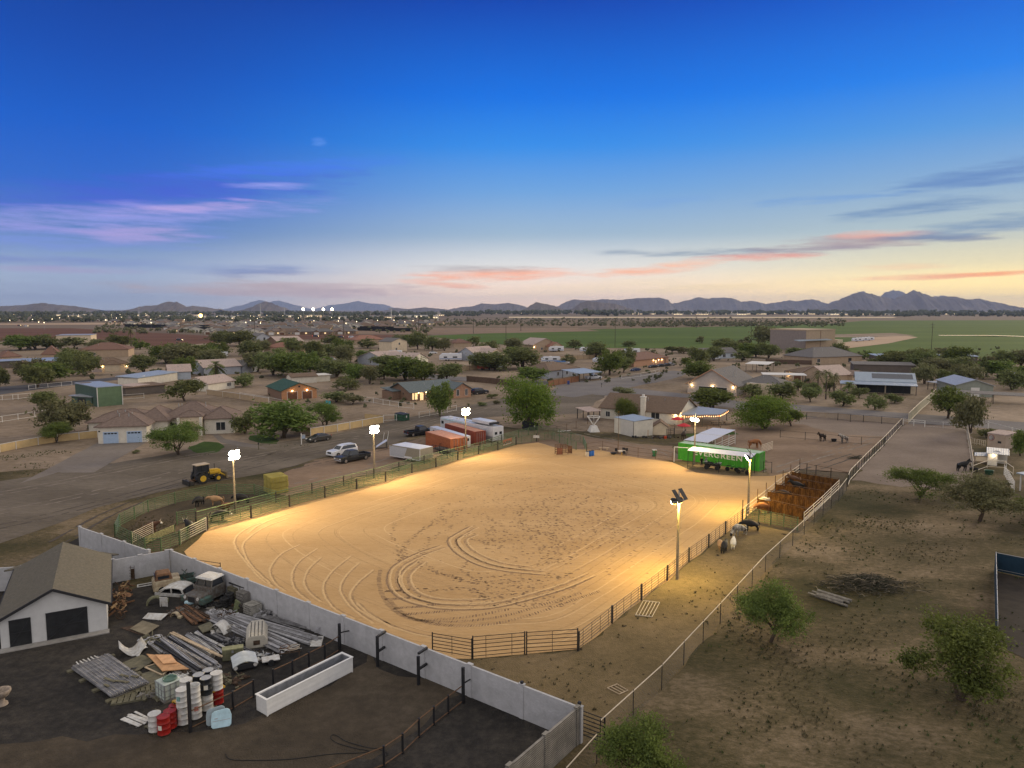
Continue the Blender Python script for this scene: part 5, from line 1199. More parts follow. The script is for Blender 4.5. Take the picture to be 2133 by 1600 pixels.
def beast(kind,pose,rr):
 V,E,Rd=[],[],[]
 def add(p,r,parent=None):
  V.append(p);Rd.append(r)
  if parent is not None:E.append((parent,len(V)-1))
  return len(V)-1
 H=kind=='horse'
 bz=1.2 if H else 1.0;br=.25 if H else .29
 pel=add((-.6,0,bz+.05),br*.95);mid=add((-.08,0,bz-.02),br*1.1,pel);ch=add((.45,0,bz+.02),br*1.05,mid)
 if pose=='graze':pts=[((.78,0,bz+.05),.19),((1.05,0,bz*.72),.14),((1.22,0,bz*.42),.105),((1.30,0,bz*.12),.07)]
 elif pose=='low':pts=[((.8,0,bz+.12),.19),((1.1,0,bz),.15),((1.32,0,bz-.05),.12),((1.58,0,bz-.32),.075)]
 elif H:pts=[((.76,0,bz+.18),.19),((1.02,0,bz+.36),.14),((1.24,0,bz+.52),.11),((1.56,0,bz+.24),.065)]
 else:pts=[((.78,0,bz+.14),.2),((1.02,0,bz+.26),.16),((1.2,0,bz+.32),.14),((1.5,0,bz+.06),.085)]
 p=ch
 for q,r in pts:p=add(q,r,p)
 for s in(-1,1):
  j=rr.uniform(-.1,.1);y=.17*s
  a=add((.5,y,bz-.25),.12,ch);a=add((.52+j*.4,y,bz*.45),.066,a);a=add((.5+j,y,.14),.05,a);add((.56+j,y,.03),.058,a)
  j=rr.uniform(-.1,.1)
  a=add((-.62,y*1.05,bz-.2),.17,pel);a=add((-.5+j*.3,y,bz*.62),.115,a);a=add((-.76+j*.5,y,bz*.4),.07,a);a=add((-.7+j,y,.14),.05,a);add((-.64+j,y,.03),.058,a)
 return V,E,Rd,pts,bz
COATS={}
def coat(nm,c,c2=None,sc=1.6):return mat('coat_'+nm,c,.65,nz=sc,amt=.18,col2=c2)
def animal(kind,label,px,py,face,coatm,pose='stand',s=1.,group=None,horns=False,maskm=None,cat=None,manem=None):
 rr=random.Random(int(px*7+py));V,E,Rd,pts,bz=beast('horse' if kind=='horse' else 'cow',pose,rr)
 t=thing(kind,label,cat or kind,G(px,py),R(face),group);t.scale=(s,s,s)
 me=skin_mesh('body',V,E,Rd,fat=1.42);me.materials.append(coatm)
 if maskm:
  me.materials.append(maskm);hp=Vector(pts[-1][0])
  for p in me.polygons:
   if(p.center-hp).length<.34:p.material_index=1
 b=lk(D.objects.new('body',me));b.parent=t
 hx,hz=Vector(pts[-2][0]),None
 d=(Vector(pts[-1][0])-hx).normalized()
 mb=MB()
 for y in(-.08,.08):mb.tube(hx+Vector((-.02,y,.05)),hx+Vector((-.06,y*(1.2 if kind=='horse' else 2.6),.20 if kind=='horse' else .08)),.045,.01,5)
 obj('ear',mb,coatm,t)
 if horns:
  mb=MB()
  for y in(-1,1):mb.tube(hx+Vector((0,y*.08,.08)),hx+Vector((.06,y*.28,.2)),.03,.02,5);mb.tube(hx+Vector((.06,y*.28,.2)),hx+Vector((.1,y*.3,.36)),.02,.006,5)
  obj('horn',mb,CREAMP,t)
 hm=manem or coatm
 mb=MB();mb.tube((-.82,0,bz+.12),(-.95,0,bz-.1),.05,.06,6);mb.tube((-.95,0,bz-.1),(-.98,0,bz*.42),.06 if kind=='horse' else .03,.03,6);obj('tail',mb,hm,t)
 if kind=='horse':
  mb=MB();a,c=Vector(pts[0][0]),Vector(pts[2][0]);n=7
  for i in range(n):
   q=a.lerp(c,i/(n-1));mb.box(q+Vector((-.10,0,.14)),(.2,.05,.2),0,0,-.6)
  obj('mane',mb,hm,t)
 return t
BK=coat('black',(.012,.011,.010));WH=coat('white',(.62,.58,.50));BR=coat('brown',(.10,.045,.022));TAN=coat('tan',(.36,.22,.11));SOR=coat('sorrel',(.26,.105,.035));DB=coat('dark_brown',(.035,.022,.014));GREYC=coat('grey',(.20,.19,.17))
PIN=coat('pinto',(.68,.64,.56),(.014,.012,.011),1.5);PIN2=coat('brown_pinto',(.62,.58,.52),(.05,.026,.016),1.4)
CG='cattle in the corral pen'
animal('cow','black cow facing the viewer in the middle of the cattle pen',416,1054,-100,BK,'low',.95,CG)
animal('cow','tan cow standing at the back of the cattle pen',452,1052,215,TAN,'stand',.92,CG)
animal('cow','black cow beside the floodlight pole in the cattle pen',505,1049,178,BK,'low',.95,CG)
animal('cow','red-brown white-faced cow behind the alley fence',468,1068,12,BR,'stand',.9,CG,True,WH)
animal('cow','black horned cow with pale face in the alley beside the arena fence',455,1086,10,BK,'low',1.,CG,True,WH)
animal('cow','black and white horned cow behind the silver pipe gate',397,1110,140,BK,'stand',.95,CG,True,WH)
animal('cow','brown cow with white face in the near corner of the cattle pen',312,1110,15,BR,'stand',.9,CG,True,WH)
SG='animals in the strip beside the arena'
animal('cow','black cow standing against the green gates of the stalls',1565,1106,175,BK,'low',.95,SG)
animal('cow','black and white spotted cow grazing beside the arena fence',1541,1116,205,PIN,'graze',1.,SG,maskm=BK)
animal('calf','white calf seen from behind in the lit strip',1527,1142,70,WH,'stand',.72,SG)
animal('calf','black calf standing nearest the viewer in the lit strip',1508,1150,60,BK,'stand',.78,SG)
animal('calf','tan calf half hidden behind the black calf at the fence',1500,1145,80,TAN,'low',.7,SG)
HG='horses in the wooden stalls'
animal('horse','white horse seen from behind in the second stall',1593,1058,215,WH,'low',.95,HG)
animal('horse','sorrel horse in the lit front stall',1590,1070,200,SOR,'low',.95,HG)
animal('horse','dark brown horse in the third stall',1634,1043,190,DB,'low',.95,HG)
animal('horse','black horse facing left in the fourth stall',1662,1026,185,BK,'stand',1.,HG)
animal('horse','brown horse with a pale mane in the last stall',1655,1012,190,BR,'stand',.95,HG,manem=TAN)
PGR='horses loose in the paddocks'
animal('horse','chestnut horse grazing behind the green container',1570,934,5,SOR,'graze',1.15,PGR)
animal('horse','dark horse standing by the wire fence, left of the two',1713,919,205,DB,'stand',.95,PGR)
animal('horse','brown and white spotted horse by the wire fence',1758,923,200,PIN2,'stand',1.,PGR,maskm=DB)
animal('horse','black horse standing by the chicken coop fence',2004,982,8,BK,'stand',1.,PGR)
animal('horse','dark horse with white face beside the tan shed',1424,915,60,DB,'stand',.95,PGR,maskm=WH)
SKINM=mat('skin',(.42,.26,.18),.6,amt=.08);CLOTHB=mat('black_cloth',(.014,.014,.016),.85,amt=.2,nz=8);CLOTHG=mat('grey_cloth',(.20,.21,.20),.85,amt=.2,nz=8);HAIRM=mat('dark_hair',(.02,.014,.01),.6,amt=.2);SHORTM=mat('dark_shorts',(.03,.03,.034),.85,amt=.2);JEANM=mat('grey_trousers',(.13,.14,.15),.85,amt=.2)
def person(label,px,py,face,shirt,legm,shorts,h=1.75):
 t=thing('person',label,'person',G(px,py),R(face),'people under the metal canopy');s=h/1.75;t.scale=(s,s,s)
 V=[(0,0,.95)];E=[];Rd=[(.14,.11)]
 def add(p,r,par):
  V.append(p);Rd.append(r if isinstance(r,tuple)else(r,r));E.append((par,len(V)-1));return len(V)-1
 w=add((.01,0,1.12),(.13,.10),0);c=add((.0,0,1.34),(.16,.12),w);n=add((.0,0,1.48),.06,c);hd=add((.02,0,1.58),.085,n);add((.03,0,1.68),.09,hd)
 fing=[]
 for s_ in(-1,1):
  a=add((0,.19*s_,1.40),.06,c);a=add((-.02,.25*s_,1.14),.045,a);a=add((.10,.24*s_,.92),.034,a);hnd=add((.14,.235*s_,.85),(.04,.02),a);fing.append((.14,.235*s_,.85))
  a=add((0,.09*s_,.86),.095,0);a=add((.02,.10*s_,.50),.062,a);a=add((-.01,.11*s_,.10),.045,a);add((.11,.12*s_,.04),(.045,.035),a)
 me=skin_mesh('body',V,E,Rd)
 for m_ in(SKINM,shirt,legm,RUBBER):me.materials.append(m_)
 for p in me.polygons:
  x,y,z=p.center
  i=0
  if z>1.49:i=0
  elif z>1.0 and not(abs(y)>.2 and z<1.12):i=1
  elif abs(y)>.175 and z>.75:i=0
  elif z>.48 or(not shorts and z>.1):i=2
  elif z<.09:i=3
  p.material_index=i
 b=lk(D.objects.new('body',me));b.parent=t
 obj('hair',MB().ball((.01,0,1.70),.108,7,(1,.95,.82)),HAIRM,t)
 mb=MB();mb.box((.128,0,1.645),(.03,.03,.04));obj('nose',mb,SKINM,t)
 mb=MB()
 for y in(-.035,.035):mb.box((.118,y,1.675),(.012,.022,.012))
 obj('eye',mb,HAIRM,t)
 for(x,y,z)in fing:
  mb=MB()
  for k,l in enumerate((.07,.082,.086,.078,.06)):
   yy=y+(k-2)*.014
   if k==0:mb.tube((x+.01,y,z+.01),(x+.05,y*.93,z-.03),.009,.007,5)
   else:mb.tube((x+.01,yy,z-.015),(x+.028,yy,z-.02-l*.5),.008,.007,5);mb.tube((x+.028,yy,z-.02-l*.5),(x+.018,yy,z-.02-l),.007,.005,5)
  obj('finger',mb,SKINM,t)
person('person in a black shirt and dark shorts with bare calves under the canopy',1461,974,-80,CLOTHB,SHORTM,True)
person('person in grey clothes standing beside the parked quad under the canopy',1470,974,-60,CLOTHG,JEANM,False)
# ------------------------------------------------------------------ vehicles, trailers and arena eq
CARG=mat('grey_car_paint',(.105,.10,.09),.25,.5,amt=.06,spec=.6);CARW=mat('white_car_paint',(.66,.67,.69),.25,amt=.04,spec=.6);CARB=mat('black_car_paint',(.020,.020,.020),.38,0,amt=.15,nz=1,spec=.35)
CARS=mat('silver_car_paint',(.40,.41,.42),.25,.5,amt=.05);CARR=mat('red_car_paint',(.25,.02,.02),.25,amt=.05);CARBL=mat('blue_car_paint',(.03,.05,.12),.25,amt=.05)
CHROME=mat('chrome',(.60,.60,.60),.2,.9,amt=.05);LAMPW=mat('headlamp_glass',(.75,.74,.68),.1,amt=0,spec=.7);LAMPR=mat('tail_lamp_red',(.35,.02,.02),.2,amt=0)
LITR=mat('lit_tail_lamp',(1,.08,.03),.4,amt=0,emit=6,ecol=(1,.10,.05));LITW=mat('lit_lamp',(1,.82,.5),.4,amt=0,emit=14,ecol=(1,.74,.36))
def vehicle(name,label,cat,ra,rb,kind,paint,group=None,shift=0,lit=False):
 """ra, rb: pixels of the rear and front wheel on the side facing the viewer"""
 A,B=G(*ra),G(*rb);a=ang(A,B)
 L,W,H,wb,wr={'sedan':(4.7,1.8,1.42,2.75,.33),'suv':(5.3,2.0,1.85,3.0,.39),'pickup':(6.1,2.0,1.92,3.9,.41)}[kind]
 mid=(A+B)/2;n=Vector((-sin(a),cos(a),0))
 if n.y<0:n=-n
 c=mid+n*(W/2-.1)
 t=thing(name,label,cat,c,a,group);h=L/2;z0=wr*.75
 if kind=='sedan':
  low=[(-h,.5),(-h+.06,.95),(-h+.5,1.0),(h-1.3,.98),(h-.25,.78),(h,.62),(h-.05,z0),(-h+.1,z0)]
  cabin=[(-h+.35,.98),(-h+1.15,1.36),(-.1,1.42),(.45,1.34),(1.15,.97)]
 elif kind=='suv':
  low=[(-h,.55),(-h+.03,1.15),(h-1.3,1.15),(h-.12,1.05),(h,.85),(h-.02,z0),(-h+.05,z0)]
  cabin=[(-h+.05,1.14),(-h+.3,1.78),(-.4,1.85),(.55,1.76),(1.25,1.13)]
 else:
  low=[(-.55,1.1),(h-1.35,1.15),(h-.15,1.1),(h,.9),(h-.02,z0),(-h+.05,z0),(-h,.6),(-h,.78),(-.55,.78)]
  cabin=[(-.6,1.08),(-.55,1.86),(.6,1.92),(1.0,1.84),(1.65,1.13)]
 b=obj('body',MB().prof(low,-W/2,W/2,lambda x,z:.06 if z>1 else(.03 if abs(x)>h-.3 else 0)),paint,t,bevel=.07)
 zt=max(z for x,z in cabin);zb=min(z for x,z in cabin)
 obj('cabin',MB().prof(cabin,-W/2+.06,W/2-.06,lambda x,z:.20*(z-zb)/(zt-zb)),paint,t,bevel=.05)
 def lerp2(p,q,u):return(p[0]+(q[0]-p[0])*u,p[1]+(q[1]-p[1])*u)
 cx=sum(x for x,z in cabin)/len(cabin)
 sidep=[(cx+(x-cx)*.84,zb+.07+(z-zb)*.80)for x,z in cabin]
 mb=MB();off=W/2-.06
 for sg in(-1,1):
  vs=[(x,sg*(off+.012-.20*(z-zb)/(zt-zb)),z)for x,z in sidep]
  mb.add(vs,[tuple(range(len(vs)))if sg>0 else tuple(reversed(range(len(vs))))])
 obj('side_window',mb,GLASSD,t)
 def pane(p,q,nm):
  dx,dz=q[0]-p[0],q[1]-p[1];l=hypot(dx,dz);nx,nz_=dz/l,-dx/l
  if nx*(1 if p[0]>cx else-1)<0:nx,nz_=-nx,-nz_
  u0,u1=lerp2(p,q,.1),lerp2(p,q,.9);vs=[]
  for(x,z)in(u0,u1):
   y=off-.20*(z-zb)/(zt-zb)-.09
   vs+=[(x+nx*.012,-y,z+nz_*.012),(x+nx*.012,y,z+nz_*.012)]
  obj(nm,MB().add(vs,[(0,1,3,2)]),GLASSD,t)
 pane(cabin[-1],cabin[-2],'windscreen');pane(cabin[0],cabin[1],'rear_window')
 for x in(-wb/2,wb/2):
  xx=x+(.25 if kind=='pickup' else .12)*(1 if x>0 else .3)-.1
  for y in(-W/2+.1,W/2-.1):
   w_=obj('wheel',MB().disc((xx,y,wr),(0,1,0),wr,.26,18),RUBBER,t);obj('rim',MB().disc((xx,y,wr),(0,1,0),wr*.62,.285,12),CHROME,w_)
 for y in(-W/2+.28,W/2-.28):
  obj('headlight',MB().box((h-.06,y,.80 if kind!='sedan' else .68),(.16,.36,.2)),LITW if lit else LAMPW,t)
  obj('tail_light',MB().box((-h+.02,y*1.12,.9 if kind!='suv' else 1.05),(.1,.16,.3)),LITR if lit else LAMPR,t)
 mb=MB();mb.box((h-.02,0,.78 if kind!='sedan' else .58),(.1,W*.5,.3 if kind!='sedan' else .16));obj('grille',mb,TRIMD if kind!='pickup' else CHROME,t)
 mb=MB();mb.box((h+.01,0,.5 if kind!='sedan' else .38),(.14,W-.15,.2));mb.box((-h-.01,0,.52),(.12,W-.15,.2));obj('bumper',mb,CHROME if kind=='pickup' else paint,t,bevel=.03)
 for y in(-W/2-.1,W/2+.1):obj('mirror',MB().box((cabin[-1][0]-.35,y,1.15 if kind!='sedan' else 1.0),(.12,.2,.17)),paint,t)
 if kind=='pickup':
  mb=MB();mb.bb(-h+.02,-.6,-W/2+.02,-W/2+.12,.78,1.12);mb.bb(-h+.02,-.6,W/2-.12,W/2-.02,.78,1.12);mb.bb(-h,-h+.09,-W/2+.12,W/2-.12,.78,1.1);obj('bed_side',mb,paint,t)
  obj('bed_floor',MB().bb(-h+.1,-.6,-W/2+.13,W/2-.13,.785,.82),TRIMD,t)
 if kind=='suv':obj('roof_rail',MB().bar((-2.1,-.72,1.86),(.2,-.72,1.88),.04).bar((-2.1,.72,1.86),(.2,.72,1.88),.04),CHROME,t)
 return t
vehicle('parked_car','dark grey sedan parked on the gravel road by the tan fence','car',(683,917.5),(655,922),'sedan',CARG)
vehicle('parked_suv','white SUV parked right behind the black pickup','car',(738,946),(701,953),'suv',CARW)
vehicle('pickup_truck','black crew-cab pickup with chrome grille parked beside the white SUV','pickup truck',(764,957),(719,966),'pickup',CARB)
vehicle('pickup_truck','black pickup parked at the front of the white stock trailer','pickup truck',(864,909.5),(893,906),'pickup',CARB)
vehicle('parked_suv','dark SUV parked beside the brick house with lit porch','car',(997,822),(1009,821),'suv',CARB)
vehicle('pickup_truck','white pickup under the blue carport roof','pickup truck',(1227,791),(1250,790),'pickup',CARW)
vehicle('pickup_truck','silver pickup in front of the small blue house','pickup truck',(1484,750),(1496,750),'pickup',CARS)
for i,(x,y,m_,lb)in enumerate(((1362,767,CARB,'black sedan at the left of the cars before the lit brown house'),(1378,765,CARB,'second black sedan before the lit brown house'),(1390,764,CARB,'black sedan beside the silver one at the lit brown house'),(1399,763,CARS,'silver sedan at the right of the cars before the lit brown house'),(1326,774,CARBL,'dark sedan parked low by the white pipe fence'))):
 vehicle('parked_car',lb,'car',(x+7,y-1),(x-6,y),'sedan',m_,'cars before the lit brown house')
vehicle('parked_car','white sedan parked by the far tree row, left of the white house','car',(896,737),(908,737),'sedan',CARW)
vehicle('parked_car','white car parked near the brown board fence in the far yards','car',(683,752),(693,752),'suv',CARW)
vehicle('parked_car','pale car parked beneath the trees left of the white house','car',(683,734),(693,734),'suv',CARS)
for i,(x,y)in enumerate(((707,704),(730,704),(655,702),(452,691),(37,679),(51,680),(370,710))):
 vehicle('distant_car',['car with red tail lamps on the far road, right of the lone bush','rightmost car with red tail lamps on the far road','car with lamps on near the far mobile home','red-lit car on the road before the dark board fence','car with red lamps at the far left of the distant road','second red-lit car at the far left of the distant road','orange-lit vehicle behind the big left trees'][i],'car',(x,y),(x+4,y),'suv',CARW if i%2 else CARB,'cars on the distant roads',lit=True)
ORANGEC=mat('orange_container',(.34,.115,.05),.6,.1,amt=.18,nz=2);ORROOF=mat('faded_orange_roof',(.52,.26,.17),.7,amt=.2,nz=1.5);REDC=mat('brick_red_container',(.23,.055,.032),.6,.1,amt=.2,nz=2)
GREENC=mat('green_container',(.060,.33,.028),.5,.1,amt=.14,nz=1.2);GRROOF=mat('pale_green_roof',(.36,.47,.34),.6,amt=.15,nz=1)
WTRAIL=mat('white_trailer_skin',(.64,.65,.68),.35,.2,amt=.06,nz=2);GREYW=mat('grey_trailer_skin',(.34,.35,.37),.4,.3,amt=.08)
def frame3(P0,P1,P2):
 """near corner, end of the long side, end of the short side -> origin, length, width, matrix angle (x along long side)"""
 a,b,c=G(*P0),G(*P1),G(*P2);L=(b-a).length;rz=ang(a,b);n=Vector((-sin(rz),cos(rz),0));w=(c-a).dot(n)
 if w<0:
  rz+=pi;return b,L,-w,rz
 return a,L,w,rz
def box_trailer(label,P0,P1,P2,h,wall,roofm,name='box_trailer',slant=0,cut=None,z0=.45,door_end=True,wheels_at=(.55,.68)):
 o,L,W,rz=frame3(P0,P1,P2);t=thing(name,label,'trailer',o,rz)
 obj('body',MB().prof([(0,z0),(L,z0),(L,h-.12),(L-slant,h),(0,h)]if slant>=0 else[(0,z0),(L,z0),(L,h),(-slant,h),(0,h-.12)],0,W),wall,t,bevel=.04)
 obj('roof',MB().bb(abs(slant)+.02 if slant<0 else .02,L-.02-max(0,slant),.02,W-.02,h+.003,h+.05),roofm,t)
 mb=MB()
 for x in(.02,L-.02):mb.bb(x-.05,x+.05,-.025,.03,z0,h-.12);
 mb.bb(0,L,-.02,.02,z0-.02,z0+.1);obj('corner_trim',mb,WTRAIL,t)
 for k in wheels_at:
  for y in(.08,W-.08):w_=obj('wheel',MB().disc((L*k,y,.36),(0,1,0),.36,.24,16),RUBBER,t);obj('rim',MB().disc((L*k,y,.36),(0,1,0),.2,.255,12),CHROME,w_)
 obj('wheel_arch',MB().prof([(L*wheels_at[0]-.5,.55),(L*wheels_at[-1]+.5,.55),(L*wheels_at[-1]+.35,.85),(L*wheels_at[0]-.35,.85)],-.06,.0),WTRAIL,t)
 return t,o,L,W
t,o,L,W=box_trailer('enclosed grey box trailer with slanted pale panel and white roof',(875,966),(812.5,955),(898,958.5),2.35,mat('tan_grey_skin',(.235,.215,.17),.5,amt=.08),WTRAIL,slant=-.5)
obj('side_panel',MB().prof([(.05,.5),(L*.47,.5),(L*.58,2.2),(.55,2.2),(.05,2.05)],-.018,-.004),mat('pale_grey_panel',(.38,.39,.42),.5,amt=.06),t)
mb=MB();mb.tube((-1.1,W/2,.45),(0,W*.2,.5),.05);mb.tube((-1.1,W/2,.45),(0,W*.8,.5),.05);obj('tongue',mb,TRIMD,t)
def container(label,P0,P1,P2,h,m,rm,name='shipping_container'):
 o,L,W,rz=frame3(P0,P1,P2);t=thing(name,label,'container',o,rz)
 mb=MB();mb.corr((0,0),(L,0),.12,h-.12,.28,.06);mb.corr((L,0),(L,W),.12,h-.12,.3,.06);mb.corr((L,W),(0,W),.12,h-.12,.28,.06);mb.corr((0,W),(0,0),.12,h-.12,.3,.06);obj('wall',mb,m,t)
 mb=MB()
 for x in(0,L):
  for y in(0,W):mb.box((x,y,h/2),(.17,.17,h))
 for y in(0,W):
  mb.bar((.09,y,.08),(L-.09,y,.08),.13,.14);mb.bar((.09,y,h-.07),(L-.09,y,h-.07),.13,.12)
 for x in(0,L):mb.bar((x,.09,.08),(x,W-.09,.08),.13,.14);mb.bar((x,.09,h-.07),(x,W-.09,h-.07),.13,.12)
 obj('frame',mb,m,t)
 obj('roof',MB().bb(.08,L-.08,.08,W-.08,h-.05,h-.012),rm,t)
 xe=L if True else 0
 for sx,xx in((1,L+.07),(-1,-.07)):
  mb=MB()
  for y in(W*.2,W*.4,W*.6,W*.8):mb.bar((xx,y,.2),(xx,y,h-.2),.04)
  obj('locking_bar',mb,GALV,t)
 return t,o,L,W,rz
container('orange shipping container with pale roof beside the alley fence',(939,945),(888,928),(964,938),2.6,ORANGEC,ORROOF)
container('brick red container parked between the two white trailers',(989,927),(928,908),(1003,922),2.5,REDC,ORROOF)
t,o,L,W=box_trailer('long white stock trailer between the orange and red containers',(965,937),(896,914),(977,934),2.35,WTRAIL,WTRAIL,name='stock_trailer')
for x in(.12,.88):obj('window',MB().bb(L*x-.3,L*x+.3,-.025,-.003,1.5,1.95),GLASSD,t)
obj('window',MB().bb(L+.003,L+.025,W*.55,W*.8,1.5,2.0)if True else None,GLASSD,t)
def living_trailer():
 t,o,L,W=box_trailer('long white living-quarters horse trailer with raised roof box',(1027,924),(918,899),(1044,919.5),3.0,WTRAIL,WTRAIL,name='horse_trailer',wheels_at=(.62,.72,.82))
 f=(lambda x:x)
 for k in(.56,.64,.72,.80):w_=obj('window',MB().bb(L*k-.28,L*k+.28,-.03,-.004,1.55,2.15),GLASSD,t)
 obj('window',MB().bb(.3,1.1,-.03,-.004,1.75,2.35),GLASSD,t);obj('door',MB().bb(L*.28,L*.28+.7,-.035,-.004,.55,2.4),mat('door_skin',(.56,.58,.62),.4,amt=.05),t)
 for y in(W*.28,W*.72):obj('rear_window',MB().bb(L+.004,L+.03,y-.3,y+.3,1.6,2.1),GLASSD,t)
 mb=MB();mb.bb(L*.6,L*.9,.25,W-.25,3.22,3.9);obj('roof_box',mb,WTRAIL,t,bevel=.05)
 obj('hay_rack',MB().bar((L*.55,.2,3.3),(L*.99,.2,3.3),.05).bar((L*.55,W-.2,3.3),(L*.99,W-.2,3.3),.05).bar((L*.99,.2,3.3),(L*.99,W-.2,3.3),.05).bar((L*.93,.2,3.55),(L*.93,W-.2,3.55),.35,.4),TRIMD,t)
 for k in(.1,.25,.42):obj('roof_vent',MB().box((L*k,W/2,3.16),(.9,.7,.26)),WTRAIL,t,bevel=.08)
 obj('stripe',MB().bb(L*.45,L-.1,-.014,-.003,.5,1.25),GREYW,t)
 obj('awning',MB().tube((.8,-.08,2.8),(L*.5,-.08,2.8),.09,n=8),BLUEB,t)
living_trailer()
def flatbed():
 o,L,W,rz=frame3((939,949),(900,941),(952,945),);t=thing('flatbed_trailer','low black mesh-sided trailer in front of the orange container','trailer',o,rz)
 obj('deck',MB().bb(0,L,0,W,.5,.6),TRIMD,t);mb=MB()
 for y in(0,W):
  mb.bar((0,y,1.25),(L,y,1.25),.06);mb.bar((0,y,.95),(L,y,.95),.04)
  for k in range(6):mb.bar((L*k/5,y,.6),(L*k/5,y,1.25),.05)
 obj('side_rail',mb,BLACKM,t)
 for k in(.45,.62):
  for y in(-.05,W+.05):obj('wheel',MB().disc((L*k,y,.34),(0,1,0),.34,.22,14),RUBBER,t)
 obj('load',MB().bb(.4,L*.8,.2,W-.2,.605,.8),GREYB,t)
flatbed()
def ramp():
 P=G(795,937);t=thing('loading_ramp','white trailer ramp door tilted up beside the box trailer','ramp',P,.3)
 obj('ramp_deck',MB().slab([(-1.0,0,.5),(-.7,1.7,.5),(1.1,2.0,1.55),(1.0,.2,1.55)],.07),WTRAIL,t);mb=MB();mb.tube((1,.3,0),(1,.3,1.5),.05);mb.tube((1.05,1.9,0),(1.05,1.9,1.5),.05);mb.tube((-.8,.9,0),(-.8,.9,.5),.05);mb.bar((-1,1,.15),(1.2,1,.2),.1);obj('leg',mb,TRIMD,t)
ramp()
for i,(x,pb,pt)in enumerate(((797,922,901),(806,920,899))):
 P=G(x,pb);h=HT(x,pb,pt);tag(obj('white_pole',MB().tube((0,0,0),(.35,0,h*.95),.045).tube((.35,0,h*.95),(.28,0,h),.045),WHITEP,None,P),['left of two slim white leaning poles by the box trailer','right of two slim white leaning poles by the box trailer'][i],'pole','slim white leaning poles')
# hay stack: every bale its own thing
HAY=ground_mat('hay',[(.3,(.20,.17,.04)),(.5,(.33,.28,.075)),(.7,(.46,.39,.12))],.9,6,1.,stretch=(0,1,1),bsc=18)
TWINE=mat('baling_twine',(.30,.26,.12),.8,amt=0)
def hay():
 o,L,W,rz=frame3((565,1032),(602,1026),(542,1024));H_=HT(565,1032,996)/3;rr=random.Random(4)
 ex,ey=Vector((cos(rz),sin(rz),0)),Vector((-sin(rz),cos(rz),0));first=None
 nm=['bottom','middle','top']
 for k in range(3):
  for j in range(2):
   t=thing('hay_bale','%s-tier hay bale of the stack by the floodlight pole, %s'%(nm[k],('nearest the viewer','behind another bale')[j]),'hay bale',o+ey*(j*W/2+rr.uniform(-.05,.05))+ex*rr.uniform(-.06,.06)+Vector((0,0,k*H_+.01)),rz+rr.uniform(-.015,.015),'big hay bales in one stack')
   obj('hay_body',MB().bb(0,L,.02,W/2-.02,0,H_-.015),HAY,t,bevel=.09)
   mb=MB()
   for q in range(1,6):x=L*q/6;mb.bar((x,.012,.05),(x,.012,H_-.07),.025,.02);mb.bar((x,.05,H_-.014),(x,W/2-.05,H_-.014),.025,.02)
   obj('twine',mb,TWINE,t)
hay()
def backhoe():
 A,B=G(420,1008),G(452,1002);a=ang(A,B);P=(A+B)/2;YEL=mat('machine_yellow',(.52,.33,.03),.45,amt=.15,nz=3)
 t=thing('backhoe_loader','yellow tractor loader with dark cab and a box blade behind','tractor',P,a)
 for x,r,w in((-1.05,.80,.5),(1.25,.52,.36)):
  for y in(-.15,1.65):w_=obj('wheel',MB().disc((x,y,r),(0,1,0),r,w,20),RUBBER,t);obj('rim',MB().disc((x,y,r),(0,1,0),r*.56,w*1.05,14),YEL,w_)
 obj('chassis',MB().bb(-1.6,2.0,.4,1.1,.55,1.05),TRIMD,t);obj('engine_hood',MB().prof([(.1,1.0),(2.0,1.0),(2.0,1.55),(1.7,1.72),(.1,1.85)],.42,1.08),YEL,t,bevel=.05)
 c=obj('cab',MB().prof([(-1.75,1.0),(.15,1.0),(.02,2.62),(-1.6,2.62)],.15,1.35),GLASSD,t);mb=MB()
 for x,xx in((-1.75,-1.6),(.15,.02),(-.85,-.85)):
  for y in(.14,1.36):mb.bar((x,y,1.0),(xx,y,2.62),.09)
 obj('cab_pillar',mb,BLACKM,c);obj('cab_roof',MB().bb(-1.8,.2,.05,1.45,2.625,2.78),mat('tan_cab_roof',(.45,.36,.25),.6,amt=.1),t,bevel=.05)
 for y in(-.15,1.3):obj('rear_fender',MB().prof([(-1.9,1.5),(-1.6,1.72),(-.5,1.72),(-.25,1.4),(-.35,1.4),(-.55,1.62),(-1.55,1.62),(-1.8,1.42)],y,y+.35),TRIMD,t)
 mb=MB()
 for y in(.2,1.3):mb.bar((-.05,y,1.45),(1.5,y,1.35),.14,.18);mb.bar((1.5,y,1.35),(2.6,y,.55),.14,.18);mb.bar((.8,y,.85),(1.9,y,1.05),.09)
 obj('loader_arm',mb,YEL,t);obj('bucket',MB().prof([(2.5,.2),(3.5,.3),(2.75,.38),(2.65,1.05),(2.85,1.25),(2.5,1.1)],-.2,1.7),mat('worn_bucket',(.17,.135,.08),.7,.2,amt=.3,nz=3),t)
 obj('exhaust',MB().tube((1.2,.75,1.8),(1.2,.75,2.5),.05),TRIMD,t)
 mb=MB();mb.bar((-1.7,.75,.7),(-2.6,.75,.45),.12);mb.bar((-1.7,.4,.6),(-2.6,.3,.35),.08);mb.bar((-1.7,1.1,.6),(-2.6,1.2,.35),.08);obj('hitch_arm',mb,RUST,t)
 mb=MB();mb.bb(-3.1,-2.95,-.35,1.85,.05,.7);mb.bb(-3.1,-2.4,-.35,-.29,.05,.6);mb.bb(-3.1,-2.4,1.79,1.85,.05,.6);mb.bb(-2.65,-2.5,-.28,1.78,.35,.5);obj('box_blade',mb,mat('dark_blade',(.045,.043,.04),.5,.4,amt=.3),t)
backhoe()
